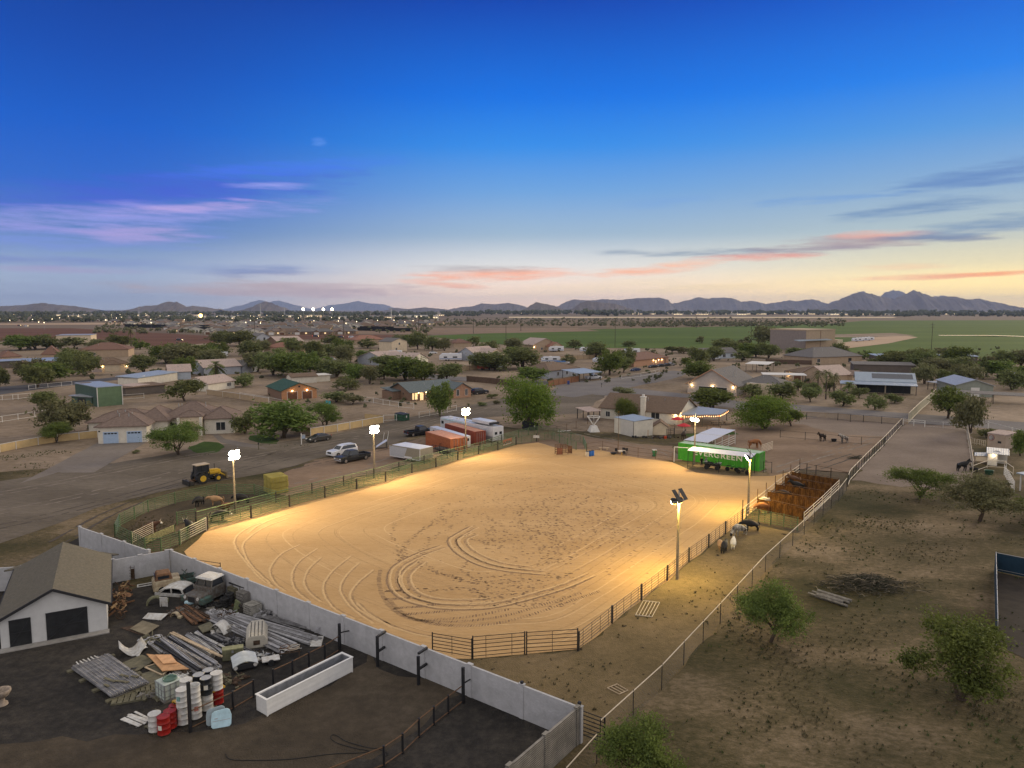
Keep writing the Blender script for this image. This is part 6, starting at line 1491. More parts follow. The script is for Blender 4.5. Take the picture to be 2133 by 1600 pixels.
def dumpster(label,P0,P1,P2,h,m):
 o,L,W,rz=frame3(P0,P1,P2);t=thing('dumpster',label,'dumpster',o,rz)
 obj('bin',MB().prof([(0,.12),(L,.12),(L,h-.1),(0,h-.1)],0,W),m,t);obj('lid',MB().slab([(-.05,-.05,h-.09),(L+.05,-.05,h-.09),(L+.05,W+.05,h+.12),(-.05,W+.05,h+.12)],.06),TRIMD,t)
 mb=MB()
 for x in(.15,L*.35,L*.65,L-.15):mb.bb(x-.04,x+.04,-.06,0,.12,h-.12)
 mb.bb(-.12,0,.2,W-.2,h*.55,h*.65);mb.bb(L,L+.12,.2,W-.2,h*.55,h*.65);obj('rib',mb,m,t)
 obj('paper_sign',MB().bb(L*.42,L*.58,-.075,-.061,h*.45,h*.75),WHITEB,t)
 mb=MB()
 for x in(.2,L-.2):
  for y in(.2,W-.2):mb.disc((x,y,.06),(0,1,0),.06,.05,8)
 obj('caster',mb,RUBBER,t)
dumpster('dark green dumpster at the end of the white pipe fence by the road',(840,878),(853,875.5),(832,874),1.6,mat('dumpster_green',(.03,.085,.05),.5,amt=.2,nz=3))
dumpster('black dumpster under the big bright green tree',(1105,898),(1121,896),(1104,892),1.6,BLACKM)
def banner(label,a,b,h,z,m,inner):
 P,S2=G(*a),G(*b);t=thing('banner',label,'banner',P,ang(P,S2));L=(S2-P).length
 obj('banner_sheet',MB().bb(0,L,-.08,-.06,z,z+h),m,t);mb=MB();rr=random.Random(3)
 for i in range(9):x=.15+i*(L-.3)/9;mb.box((x,-.085,z+h*rr.uniform(.3,.7)),(L*.09,.006,h*rr.uniform(.15,.45)),0,0,rr.uniform(-.5,.5))
 mb.m(1).bb(.08,L-.08,-.084,-.0815,z+.06,z+h*.26)
 obj('printed_motif',mb,[inner,WHITEB],t)
banner('red bordered banner with black and white print hung on the arena fence',(1047,934),(1066,928),1.05,.45,mat('banner_red',(.45,.06,.03),.6,amt=.1),TRIMD)
tag(obj('fence_sign',MB().bb(0,1.1,-.07,-.05,.9,1.4),WHITEB,None,G(1111,922),.0),'small blank white sign on the far arena fence','sign')
def sign_post():
 P=G(628,926);t=thing('yard_sign','white yard sign post with hanging board by the gravel road','sign',P,.1)
 obj('post',MB().bb(-.07,.07,-.07,.07,0,2.1),WHITEP,t);obj('arm',MB().bb(.075,.75,-.045,.045,1.75,1.85),WHITEP,t);obj('sign_board',MB().bb(.1,.72,-.02,.02,1.1,1.7),mat('sign_blue',(.30,.36,.44),.6,amt=.3,nz=4),t)
sign_post()
def mailbox(label,px,py):
 t=thing('mailbox',label,'mailbox',G(px,py),.2);obj('post',MB().bb(-.06,.06,-.06,.06,0,1.0),WOODO,t);mb=MB();mb.bb(-.12,.12,-.25,.25,1.0,1.18);mb.tube((0,-.25,1.18),(0,.25,1.18),.12,n=10);obj('box',mb,TRIMD,t)
mailbox('dark mailbox on a post at the edge of the pale path',539,937)
mailbox('dark mailbox by the grey road opposite the brown board fence',1253,807)
# green container, canopy and what stands under it
def green_container():
 t,o,L,W,rz=container('green shipping container with white lettering behind the metal canopy',(1580,982),(1413.5,957),(1590,977),2.85,GREENC,GRROOF)
 fc=D.curves.new('lettering','FONT');fc.body='EVERGREEN';fc.size=1.05;fc.extrude=.012;fc.space_character=1.12;fc.offset=.018;fc.materials.append(mat('white_letters',(.66,.66,.58),.6,amt=0))
 tmp=lk(D.objects.new('lettering_curve',fc));bpy.context.view_layer.update();k=(L*.60)/max(.1,tmp.dimensions.x);me=D.meshes.new_from_object(tmp.evaluated_get(bpy.context.evaluated_depsgraph_get()));D.objects.remove(tmp);me.name='lettering'
 lo=lk(D.objects.new('lettering',me));lo.parent=t;lo.rotation_euler=(pi/2,0,0);lo.location=(L*.20,-.085,1.22);lo.scale=(k,1.15,1)
 return o,L,rz
gc_o,gc_L,gc_rz=green_container()
def canopy():
 a,b=G(1432.5,977),G(1564,993);rz=ang(a,b);L=(b-a).length;h=HT(1432.5,977,938);W=2.5
 t=thing('metal_canopy','white metal canopy on thin dark posts in front of the green container','canopy',a,rz)
 mb=MB();mb.slab([(-.1,-.1,h),(L+.1,-.1,h),(L+.1,W,h+.18),(-.1,W,h+.18)],.05)
 for k in range(int(L/.6)):mb.bar((.2+k*.6,-.08,h+.012),(.2+k*.6,W-.02,h+.192),.06,.03)
 obj('roof',mb,mat('white_roof_metal',(.62,.62,.64),.4,.2,amt=.05),t)
 for x in(0,L*.5,L):obj('post',MB().tube((x,0,0),(x,0,h-.05),.05),BLACKM,t)
 for x in(.05,L-.05):obj('post',MB().tube((x,W-.1,0),(x,W-.1,h+.1),.05),BLACKM,t)
 mb=MB()
 for z in(.5,.9,1.3):mb.tube((0,.0,z),(L*.5,0,z),.02)
 mb.tube((L*.5,0,1.25),(L,0,1.25),.02);obj('rail',mb,BLACKM,t)
canopy()
def quad(label,px,py,rz,m,s=1.):
 t=thing('quad_bike',label,'quad bike',G(px,py),rz);t.scale=(s,s,s)
 obj('body',MB().prof([(-1.1,.5),(1.1,.5),(1.15,.85),(.6,1.0),(.1,.8),(-.5,.85),(-1.15,.95)],-.3,.3),m,t,bevel=.06)
 for x in(-.75,.75):obj('fender',MB().prof([(x-.45,.72),(x+.45,.72),(x+.35,.85),(x-.35,.85)],-.62,.62),m,t)
 obj('seat',MB().prof([(-.7,.96),(.15,.84),(.1,.95),(-.65,1.08)],-.2,.2),RUBBER,t);mb=MB();mb.tube((.55,0,.95),(.4,0,1.25),.04);mb.tube((.4,-.4,1.25),(.4,.4,1.25),.025);obj('handlebar',mb,TRIMD,t)
 mb=MB()
 for x in(-1.0,1.0):mb.bb(x-.25,x+.25,-.4,.4,1.0,1.03)
 obj('rack',mb,GALV,t)
 for y in(-.25,.25):obj('headlight',MB().box((1.16,y,.75),(.06,.16,.12)),LAMPW,t)
 for x in(-.75,.75):
  for y in(-.5,.5):obj('wheel',MB().disc((x,y,.32),(0,1,0),.32,.26,14),RUBBER,t)
quad('large black quad parked under the metal canopy',1484,977,-.5,CARB,1.08)
def bike(label,px,py,rz,m):
 t=thing('dirt_bike',label,'motorcycle',G(px,py),rz)
 for x in(-.65,.68):obj('wheel',MB().lathe([(.24,-.05),(.34,-.05),(.34,.05),(.24,.05),(.24,-.05)],n=16),RUBBER,t,(x,0,.34)).rotation_euler=(pi/2,0,0)
 mb=MB();mb.bar((-.65,0,.34),(.05,0,.45),.07);mb.bar((.05,0,.45),(.45,0,.95),.07);mb.bar((.68,0,.34),(.42,0,1.0),.06);mb.box((0,0,.5),(.4,.25,.3));obj('frame',mb,TRIMD,t)
 obj('tank',MB().prof([(-.05,.75),(.4,.8),(.35,.98),(-.05,.92)],-.13,.13),m,t,bevel=.04);obj('seat',MB().prof([(-.75,.88),(-.02,.82),(-.02,.9),(-.75,.98)],-.11,.11),RUBBER,t);obj('mudguard',MB().bar((.5,0,.72),(.95,0,.66),.14,.03),m,t);obj('handlebar',MB().tube((.38,-.38,1.08),(.38,.38,1.08),.02),TRIMD,t)
bike('green dirt bike leaning by the green container under the canopy',1524,982,-.3,GREENC);bike('dark dirt bike at the right end of the canopy',1547,988,-.6,CARB)
def carport():
 h=2.7;c=[G(1425,914.6,h),G(1474.5,920.5,h),G(1532,896.5,h),G(1485,892,h)]
 o=Vector((c[0].x,c[0].y,0));t=thing('livestock_carport','white metal animal shelter with pipe rails behind the green container','shelter',o);q=[p-o for p in c]
 m1,m2=q[0].lerp(q[3],.5),q[1].lerp(q[2],.5);RM=MATS['white_roof_metal']
 obj('roof',MB().slab([q[0]-Vector((0,0,.12)),q[1]-Vector((0,0,.12)),m2,m1],.06),RM,t);obj('roof',MB().slab([m1+Vector((0,0,.06)),m2+Vector((0,0,.06)),q[2]+Vector((0,0,.1)),q[3]+Vector((0,0,.1))],.06),RM,t)
 for A,B in((q[1],q[2]),(q[0],q[3])):
  for k in range(5):p=A.lerp(B,k/4);obj('post',MB().bar((p.x,p.y,0),(p.x,p.y,p.z-.2),.1),WHITEP,t)
  mb=MB()
  for z in(.5,.9,1.3,1.7):mb.tube((A.x,A.y,z),(B.x,B.y,z),.035)
  obj('rail',mb,WHITEP,t)
carport()
fence('corral_gate','white pipe gate standing behind the right end of the green container',[(1586,945),(1609,937)],h=1.5,rails=6,pm=CREAMP,rm=CREAMP,step=2,pr=.04,rr=.035,cat='gate')
# small things round the far end of the arena
def chute():
 t=thing('bucking_chute','rusty steel chute with plank sides at the far arena end','chute',G(1160,948),.25);mb=MB()
 for x in(0,1.0,2.0):
  for y in(0,1.0):mb.bar((x,y,0),(x,y,1.7),.09)
 for z in(.4,.8,1.2,1.6):mb.bar((0,0,z),(2,0,z),.06,.1);mb.bar((0,1,z),(2,1,z),.06,.1)
 obj('frame',mb,RUST,t);obj('plank_side',MB().bb(.05,.95,-.04,-.01,.1,1.2),mat('red_rust_plank',(.22,.09,.05),.8,amt=.3),t);obj('gate',MB().bar((2.0,0,.9),(2.6,-.5,.9),.05,1.3),RUST,t)
chute()
for i,(x,y,m_,lb)in enumerate(((1223,951.5,CREAMP,'grey-white plastic barrel beside the two blue ones'),(1229,950.5,mat('blue_plastic',(.02,.12,.42),.4,amt=.1),'blue barrel in the middle of the three'),(1234,949.5,mat('blue_plastic2',(.03,.15,.48),.4,amt=.1),'rightmost blue barrel of the three'))):
 t=thing('plastic_barrel',lb,'barrel',G(x,y),0,'barrels at the far arena end');obj('shell',MB().lathe([(.25,0),(.30,.08),(.31,.45),(.30,.85),(.26,.98)],n=14),m_,t);obj('rim',MB().lathe([(.27,.9),(.30,.92),(.30,.95),(.25,.985)],n=14),TRIMD,t)
t=thing('wheelie_bin','green wheelie bin beside the back fence of the arena','bin',G(1363,951.5),.1);GB=mat('bin_green',(.03,.16,.07),.5,amt=.1)
mb=MB();vs=[]
for z,k in((.12,.24),(1.15,.33)):vs+=[(-k,-k,z),(k,-k,z),(k,k,z),(-k,k,z)]
mb.add(vs,[(3,2,1,0),(4,5,6,7),(0,1,5,4),(1,2,6,5),(2,3,7,6),(3,0,4,7)]);obj('bin_body',mb,GB,t);obj('lid',MB().box((0,0,1.19),(.72,.74,.07),0,.05),WHITEP,t)
for x in(-.25,.25):obj('wheel',MB().disc((x,.28,.12),(1,0,0),.12,.07,10),RUBBER,t)
t=thing('flag_pole','tall thin pole beside the patio table at the far arena end','pole',G(1287.5,943),0);obj('pole',MB().tube((0,0,0),(0,0,HT(1287,943,858)),.055,.03,7),RUSTP,t);obj('tip',MB().ball((0,0,HT(1287,943,858)),.09,5),YELP,t)
t=thing('patio_table','round pale patio table beside the thin pole','table',G(1295,948),0);obj('tabletop',MB().disc((0,0,.73),(0,0,1),.7,.05,20),CREAMP,t);obj('pedestal',MB().tube((0,0,0),(0,0,.7),.08),YELP,t)
def chair(label,px,py,rz,m):
 t=thing('patio_chair',label,'chair',G(px,py),rz,'chairs round the patio table');obj('seat',MB().bb(-.25,.25,-.25,.25,.42,.46),m,t);obj('backrest',MB().bb(-.25,.25,.22,.26,.47,.95),m,t)
 for x in(-.22,.22):
  for y in(-.22,.22):obj('leg',MB().tube((x,y,0),(x,y,.42),.02),m,t)
chair('dark patio chair between the thin pole and the table',1285,945,.5,BLACKM);chair('dark patio chair at the right of the table, nearest',1301,950,2.5,BLACKM);chair('dark patio chair at the right of the table, farther',1304,944,3.4,DARKP);chair('dark patio chair behind the table, beside the far right one',1299,943,3.,DARKP)
t=thing('fire_pit','low black fire pit beside the thin pole','fire pit',G(1278,947),0);obj('bowl',MB().lathe([(.3,.05),(.55,.3),(.6,.34),(.5,.3),(.2,.12)],n=16),BLACKM,t);obj('stand',MB().lathe([(.35,0),(.3,.08)],n=12),RUSTD,t)
t=thing('bench','pale plank bench along the back fence of the arena','bench',G(1247,938),-.12);obj('seat',MB().bb(0,1.9,0,.32,.42,.47),WOODL,t)
for x in(.4,1.5):obj('leg',MB().bb(x-.12,x+.12,.05,.27,0,.42),WOODL,t)
def stand():
 P=G(1236.5,899);t=thing('tower_stand','white open-armed metal stand on a tapered base near the white shed','stand',P,.2)
 vs=[];hw=1.05
 for z,k in((0,1.05),(1.25,.55)):vs+=[(-k,-k,z),(k,-k,z),(k,k,z),(-k,k,z)]
 obj('base',MB().add(vs,[(3,2,1,0),(4,5,6,7),(0,1,5,4),(1,2,6,5),(2,3,7,6),(3,0,4,7)]),WHITEP,t);mb=MB();top=[]
 for k in range(6):a=k*pi/3+.2;p=Vector((1.45*cos(a),1.45*sin(a),3.1));top.append(p);mb.bar((0,0,1.25),p,.12)
 obj('arm',mb,WHITEP,t);mb=MB()
 for a,b in zip(top,top[1:]+top[:1]):mb.bar(a,b,.12)
 obj('ring',mb,WHITEP,t)
stand()
tag(obj('white_beam',MB().bar((0,0,.12),(2.9,.5,.12),.16),WHITEP,None,G(1162,900),.25),'loose white beam lying on the ground left of the tower stand','beam')
def umbrella(label,px,pt,pb):
 P=G(px,pb);h=HT(px,pb,pt);t=thing('patio_umbrella',label,'umbrella',P,0,'red patio umbrellas');RED=mat('red_canvas',(.50,.03,.04),.8,amt=.1);mb=MB()
 vs=[(0,0,h)]+[(1.45*cos(k*pi/4),1.45*sin(k*pi/4),h-.55)for k in range(8)];mb.add(vs,[(0,1+k,1+(k+1)%8)for k in range(8)]);mb.add([(x,y,z-.03)for x,y,z in vs],[(0,1+(k+1)%8,1+k)for k in range(8)]);obj('canopy',mb,RED,t);obj('pole',MB().tube((0,0,0),(0,0,h-.05),.03),WHITEP,t)
umbrella('red patio umbrella nearer the house wall',1411,868,890);umbrella('red patio umbrella nearer the arena, right of the tan shed',1424,881,903)
mb=MB();mb.tube((0,0,.0),(0,0,.6),.5,.6,16)
tag(obj('stock_tub',MB().lathe([(.5,0),(.62,.6),(.66,.62),(.58,.6),(.48,.08)],n=16),MATS['dumpster_green'],None,G(2060,988)),'large dark green tub in front of the chicken coop','tub')
tag(obj('stock_tub',MB().lathe([(.5,0),(.62,.5),(.66,.52),(.58,.5),(.48,.08)],n=16),RUBBER,None,G(2028,982)),'black rubber tub beside the black horse','tub')
tag(obj('stock_tub',MB().lathe([(.4,0),(.5,.5),(.54,.52),(.46,.5),(.4,.08)],n=16),RUBBER,None,G(1737,920)),'black tub between the two horses at the wire fence','tub')
# ------------------------------------------------------------------ houses and sheds
def P_(n,c,**k):return mat(n,c,k.pop('rough',.85),amt=k.pop('amt',.10),nz=k.pop('nz',.8),bump=k.pop('bump',.25),bsc=25,**k)
W_WHITE=P_('white_wall',(.62,.58,.49));W_CREAM=P_('cream_wall',(.60,.50,.36));W_TAN=P_('tan_wall',(.40,.30,.205));W_PINK=P_('pinkish_brick',(.42,.24,.15),nz=3,amt=.2);W_BROWN=P_('brown_brick',(.21,.135,.09),nz=3,amt=.2);W_GREY=P_('grey_blue_wall',(.34,.36,.40));W_DARK=P_('dark_wall',(.12,.10,.085));W_BLUE=P_('pale_blue_wall',(.42,.47,.52))
W_ORANGE=P_('orange_brick',(.48,.245,.12),nz=3,amt=.2)
def RF(n,c,w=('Y',3.,.5),**k):return mat(n,c,k.pop('rough',.9),nz=2.5,amt=.2,bump=.5,wave=w,**k)
R_TERRA=RF('terracotta_roof',(.185,.105,.078));R_BROWN=RF('brown_roof',(.165,.115,.080));R_GREY=RF('grey_shingle_roof',(.155,.145,.14));R_TEAL=RF('blue_grey_roof',(.125,.15,.155));R_GREEN=RF('green_roof',(.035,.085,.065));R_PINK=RF('pale_pink_roof',(.42,.33,.29));R_MAUVE=RF('mauve_tile_roof',(.185,.135,.11));R_RED=RF('red_tile_roof',(.27,.135,.095))
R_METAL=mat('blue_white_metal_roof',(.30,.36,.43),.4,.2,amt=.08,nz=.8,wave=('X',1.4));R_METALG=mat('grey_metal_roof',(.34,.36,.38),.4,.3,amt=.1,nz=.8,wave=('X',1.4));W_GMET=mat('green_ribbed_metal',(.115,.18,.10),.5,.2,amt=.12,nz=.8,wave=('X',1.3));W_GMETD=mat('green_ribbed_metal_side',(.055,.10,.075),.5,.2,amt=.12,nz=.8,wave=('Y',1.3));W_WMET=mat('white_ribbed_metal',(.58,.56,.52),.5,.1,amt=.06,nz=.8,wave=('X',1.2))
TRIMW=mat('white_trim',(.62,.60,.56),.6,amt=.04);GDOOR=mat('pale_blue_garage_door',(.36,.47,.62),.5,amt=.05,wave=('Z',1.3));BDOOR=mat('brown_garage_door',(.14,.062,.03),.6,amt=.15,wave=('Z',1.3));SOLAR=mat('solar_panel',(.05,.055,.07),.2,amt=.1,spec=.6)
LITPANE=mat('lit_window_pane',(1,.80,.45),.4,amt=0,emit=.85,ecol=(1,.66,.30));PORCH=mat('porch_lamp',(1,.86,.6),.4,amt=0,emit=13,ecol=(1,.68,.32))
def wing(t,x0,y0,L,Dp,eave,rise,roof,wm,rm,ov=.45,rn='roof',wn='wall'):
 x1,y1=x0+L,y0+Dp;mb=MB();th=.16
 if roof in('gx','gy'):
  if roof=='gy':
   m_=x0+L/2;mb.prof([(x0,0),(x1,0),(x1,eave),(m_,eave+rise-.05),(x0,eave)],y0,y1);obj(wn,mb,wm,t);s=rise/(L/2);r=MB();ze=eave-s*ov
   for sg,xa in((-1,x0-ov),(1,x1+ov)):r.slab([(m_,y0-ov,eave+rise+.08),(xa,y0-ov,ze+.08),(xa,y1+ov,ze+.08),(m_,y1+ov,eave+rise+.08)],th)
  else:
   m_=y0+Dp/2;pr=[(y0,0),(y1,0),(y1,eave),(m_,eave+rise-.05),(y0,eave)];n=5
   vs=[(x0,y,z)for y,z in pr]+[(x1,y,z)for y,z in pr]
   mb.add(vs,[tuple(range(n-1,-1,-1)),tuple(range(n,2*n))]+[(i,(i+1)%n,n+(i+1)%n,n+i)for i in range(n)]);obj(wn,mb,wm,t);s=rise/(Dp/2);r=MB();ze=eave-s*ov
   for ya in(y0-ov,y1+ov):r.slab([(x0-ov,m_,eave+rise+.08),(x0-ov,ya,ze+.08),(x1+ov,ya,ze+.08),(x1+ov,m_,eave+rise+.08)],th)
  ro=obj(rn,r,rm,t)
 elif roof=='hip':
  mb.bb(x0,x1,y0,y1,0,eave);obj(wn,mb,wm,t);a,b,c,d=x0-ov,x1+ov,y0-ov,y1+ov;k=min(b-a,d-c)/2;e=eave+.02;h=eave+rise
  if b-a>=d-c:A,B=(a+k,(c+d)/2,h),(b-k,(c+d)/2,h)
  else:A,B=((a+b)/2,c+k,h),((a+b)/2,d-k,h)
  vs=[(a,c,e),(b,c,e),(b,d,e),(a,d,e),A,B];r=MB()
  if b-a>=d-c:fs=[(0,1,5,4),(1,2,5),(2,3,4,5),(3,0,4)]
  else:fs=[(0,1,4),(1,2,5,4),(2,3,5),(3,0,4,5)]
  r.add(vs,fs);r.bb(a,b,c,d,e-.17,e-.003);ro=obj(rn,r,rm,t)
  f=MB();rt=.05
  for q in vs[:4]:
   tgt=min((A,B),key=lambda w_:(Vector(w_)-Vector(q)).length);f.bar(Vector(q)+Vector((0,0,.02)),Vector(tgt)+Vector((0,0,.02)),.16,.08)
  f.bar(Vector(A)+Vector((0,0,.02)),Vector(B)+Vector((0,0,.02)),.16,.08);obj('ridge_cap',f,rm,ro)
 else:
  mb.bb(x0,x1,y0,y1,0,eave);obj(wn,mb,wm,t)
  r=MB();r.slab([(x0-ov,y0-ov,eave+.2),(x1+ov,y0-ov,eave+.2),(x1+ov,y1+ov,eave+.2+rise),(x0-ov,y1+ov,eave+.2+rise)],.19);ro=obj(rn,r,rm,t)
 if roof in('gx','gy','hip')and L>7:
  v=MB();rr=random.Random(int(L*100+x0));
  for i in range(3):
   x=x0+L*rr.uniform(.2,.8);y=y0+Dp*rr.uniform(.25,.45)
   zt=eave+rise*.8;v.tube((x,y,eave),(x,y,zt+.35),.07,n=6)
  obj('roof_vent',v,GALV,ro)
 return ro
def op(t,x0,y0,L,Dp,lst,dm=None):
 for o_ in lst:
  side,u,w,z0,h,kind=o_[:6];lit=len(o_)>6 and o_[6]
  M_={'f':lambda a,d,z:(x0+u*L+a,y0-d,z),'b':lambda a,d,z:(x0+u*L+a,y0+Dp+d,z),'l':lambda a,d,z:(x0-d,y0+u*Dp+a,z),'r':lambda a,d,z:(x0+L+d,y0+u*Dp+a,z)}[side]
  def bx(a0,a1,d0,d1,z0_,z1_):
   p,q=M_(a0,d0,z0_),M_(a1,d1,z1_);return MB().bb(min(p[0],q[0]),max(p[0],q[0]),min(p[1],q[1]),max(p[1],q[1]),z0_,z1_)
  if kind=='window':
   f=MB()
   for a0,a1,b0,b1 in((-w/2-.08,w/2+.08,z0-.08,z0),(-w/2-.08,w/2+.08,z0+h,z0+h+.08),(-w/2-.08,-w/2,z0,z0+h),(w/2,w/2+.08,z0,z0+h),(-.03,.03,z0,z0+h)):
    q=bx(a0,a1,.003,.07,b0,b1);f.add(q.v,q.f)
   fo=obj('window',f,TRIMW,t);obj('pane',bx(-w/2,w/2,.003,.03,z0,z0+h),LITPANE if lit else GLASSD,fo)
  elif kind=='garage':
   g=obj('garage_door',bx(-w/2,w/2,.003,.04,z0+.02,z0+h),dm or GDOOR,t);f=MB()
   for a0,a1,b0,b1 in((-w/2-.1,w/2+.1,z0+h,z0+h+.1),(-w/2-.1,-w/2,z0+.02,z0+h),(w/2,w/2+.1,z0+.02,z0+h)):
    q=bx(a0,a1,.003,.07,b0,b1);f.add(q.v,q.f)
   obj('frame',f,TRIMW,g)
   if(dm or GDOOR)is GDOOR:
    f=MB()
    for k in range(4):q=bx(-w*.42+k*w*.22,-w*.42+k*w*.22+w*.17,.041,.055,z0+h*.8,z0+h*.92);f.add(q.v,q.f)
    obj('pane',f,GLASSD,g)
  elif kind=='door':
   g=obj('door',bx(-w/2,w/2,.003,.05,z0+.02,z0+h),dm or BDOOR,t);obj('handle',bx(w*.3,w*.38,.051,.09,z0+1,z0+1.1),GALV,g)
  elif kind=='lamp':
   obj('wall_lamp',bx(-.11,.11,.003,.2,z0,z0+.26),PORCH,t)
   l=D.lights.new('porch_light','POINT');l.energy=(lit if lit else 35)*.45;l.color=(1,.66,.3);l.shadow_soft_size=.12;lo=lk(D.objects.new('porch_light',l));lo.parent=t;lo.location=M_(0,.45,z0+.05)
  elif kind=='void':obj('opening',bx(-w/2,w/2,.003,.02,z0+.02,z0+h),DKDOOR,t)
def hroot(name,label,cat,fl,fr,group=None):
 a,b=G(*fl),G(*fr);return thing(name,label,cat,a,ang(a,b),group),(b-a).length
def simple(name,label,fl,fr,dp,eave,rise,roof,wm,rm,ops=(),ov=.45,dm=None,cat='house',group=None):
 t,L=hroot(name,label,cat,fl,fr,group);wing(t,0,0,L,dp,eave,rise,roof,wm,rm,ov);op(t,0,0,L,dp,ops,dm);return t,L
Wn='window'
# big white house with the two pale garage doors
t,L=hroot('tile_roof_house','white house with mauve tiled hip roofs and two pale blue garage doors','house',(205,925),(307,921))
wing(t,0,0,L,9,3.25,2.2,'hip',W_WHITE,R_MAUVE,.5);op(t,0,0,L,9,[('f',.26,2.6,0,2.2,'garage'),('f',.74,2.6,0,2.2,'garage'),('f',.03,.3,2.2,.3,'void'),('r',.35,.7,1.6,.35,Wn)])
wing(t,L-3,5.2,5.5,9,3.3,2.3,'hip',W_WHITE,R_MAUVE,.5)
wing(t,L+1,8.0,10,9,3.4,2.7,'hip',W_WHITE,R_MAUVE,.5);op(t,L+1,8.0,10,9,[('f',.25,1.2,1.0,1.3,Wn)])
wing(t,L+4.4,5.4,4.4,3.4,3.9,1.0,'hip',W_CREAM,R_MAUVE,.3);obj('arch_opening',MB().prof([(L+5.3,.05),(L+7.9,.05),(L+7.9,2.3),(L+7.5,2.3),(L+7.5,2.6),(L+7.1,2.6),(L+7.1,2.9),(L+6.1,2.9),(L+6.1,2.6),(L+5.7,2.6),(L+5.7,2.3),(L+5.3,2.3)],5.35,5.39),W_TAN,t)
for x in(L+4.5,L+8.6):obj('column',MB().bb(x-.25,x+.25,5.0,5.38,0,3.75),W_WHITE,t)
wing(t,L+9,6.6,5.6,8,3.2,1.9,'hip',W_WHITE,R_MAUVE,.5);op(t,L+9,6.6,5.6,8,[('f',.55,1.7,.75,1.6,Wn)])
wing(t,-4.5,9.5,12,9,2.8,1.9,'hip',W_WHITE,R_MAUVE,.5)
# green metal shed
t,L=hroot('green_metal_shed','tall green ribbed metal shed with half pale blue roof behind the tile roof house','shed',(204,848),(256,843))
h=HT(204,848,808);dp=15
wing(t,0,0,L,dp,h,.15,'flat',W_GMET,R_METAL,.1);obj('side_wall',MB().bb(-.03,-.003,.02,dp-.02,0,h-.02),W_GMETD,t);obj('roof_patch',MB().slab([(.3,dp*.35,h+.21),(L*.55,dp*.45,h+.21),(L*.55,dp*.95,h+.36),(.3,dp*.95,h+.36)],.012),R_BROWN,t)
obj('corner_trim',MB().bb(-.08,.1,-.08,-.003,0,h).bb(L-.1,L+.08,-.08,-.003,0,h),TRIMW,t)
t,L=simple('lean_to_shed','small open grey lean-to beside the green metal shed',(150,843),(192,846),5,2.3,.2,'flat',W_GMETD,R_METALG,[('f',.5,3,0,1.9,'void')],cat='shed')
# buildings to the left and far left
simple('metal_building','low tan metal workshop with a pale roll door behind the dark round tree',(66,777),(140,773),15,4.4,.4,'flat',W_TAN,R_METAL,[('f',.70,6.,0,3.2,'garage')],cat='workshop',dm=mat('pale_roll_door',(.52,.58,.60),.5,amt=.05,wave=('Z',1.)))
simple('carport_roof','long low pale roofed shed at the far left edge',(-60,771),(60,765),8,3,.3,'flat',W_DARK,R_METAL,cat='shed')
t,L=simple('tan_house','tan house with brown hip roofs and three lit porch lamps by the left road',(192,776),(268,773),10,3.2,2.2,'hip',W_CREAM,R_BROWN,[('f',.14,3.2,0,2.3,'garage'),('f',.40,.8,.5,1.6,Wn),('f',.62,.8,.5,1.6,Wn),('f',.02,.3,2.1,.3,'lamp',60),('f',.29,.3,2.1,.3,'lamp',60),('f',.95,.3,2.1,.3,'lamp',60)],dm=mat('lilac_garage_door',(.34,.30,.30),.6,amt=.05));wing(t,L*.34,-1.6,5.5,4,3.1,1.4,'hip',W_CREAM,R_BROWN,.4)
simple('tan_house','large tan house with long terracotta hip roof behind the lit tan house',(165,745),(268,743),18,4.0,3.4,'hip',W_TAN,R_TERRA,[('f',.3,1.4,1,1.4,Wn)])
simple('brown_house','brown roofed house low behind the far left trees',(5,757),(45,755),12,3,2.6,'hip',W_TAN,R_TERRA);simple('brown_house','brown pyramid roofed house between the far left trees',(88,752),(124,751),12,3.2,4,'hip',W_TAN,R_TERRA)
simple('flat_roof_building','long cream flat roofed building beyond the left tree line',(118,716),(190,715),20,6,.2,'flat',W_CREAM,R_METALG,cat='building')
# pale-roofed yard behind the green shed
simple('blue_roof_shed','long low shed with pale blue roof in the left yards',(288,806),(370,792),7,2.8,.5,'flat',W_WHITE,R_METAL,cat='shed')
simple('white_mobile_home','white trailer home with small windows left of the blue roofed shed',(255,805),(300,803),4,2.9,.1,'flat',W_WHITE,TRIMW,[('f',.35,1.2,1.3,.7,Wn)],cat='mobile home')
simple('white_wall_annex','plain white walled annex in front of the white trailer home',(247,822),(278,824),5,2.6,.1,'flat',W_WHITE,R_PINK,cat='annex')
simple('open_shade','brown low shade roof beside the green metal shed',(262,826),(345,818),8,2.4,.2,'flat',W_DARK,R_BROWN,cat='shade')
simple('white_gable_house','white house with pale gable roof and blue gable end in the left yards',(352,792),(398,790),10,3.0,2.2,'gx',W_BLUE,R_PINK,[('f',.3,1.2,1,1.2,Wn)]);t,L=simple('white_gable_house','larger white house with cream gable roof behind the feathery palm',(400,778),(425,783),14,3.2,2.4,'gy',W_GREY,R_PINK)
simple('white_gable_house','dark blue-grey gable roof behind the left clipped hedge',(505,778),(536,774),9,2.8,2.,'gy',W_GREY,R_GREY)
simple('white_shed','white gabled cottage with pale pink roof and two small windows',(434,816),(489,808),9.5,2.5,1.8,'gx',W_WHITE,R_PINK,[('f',.74,.8,.9,1.,Wn),('f',.82,.8,.9,1.,Wn)],cat='cottage')
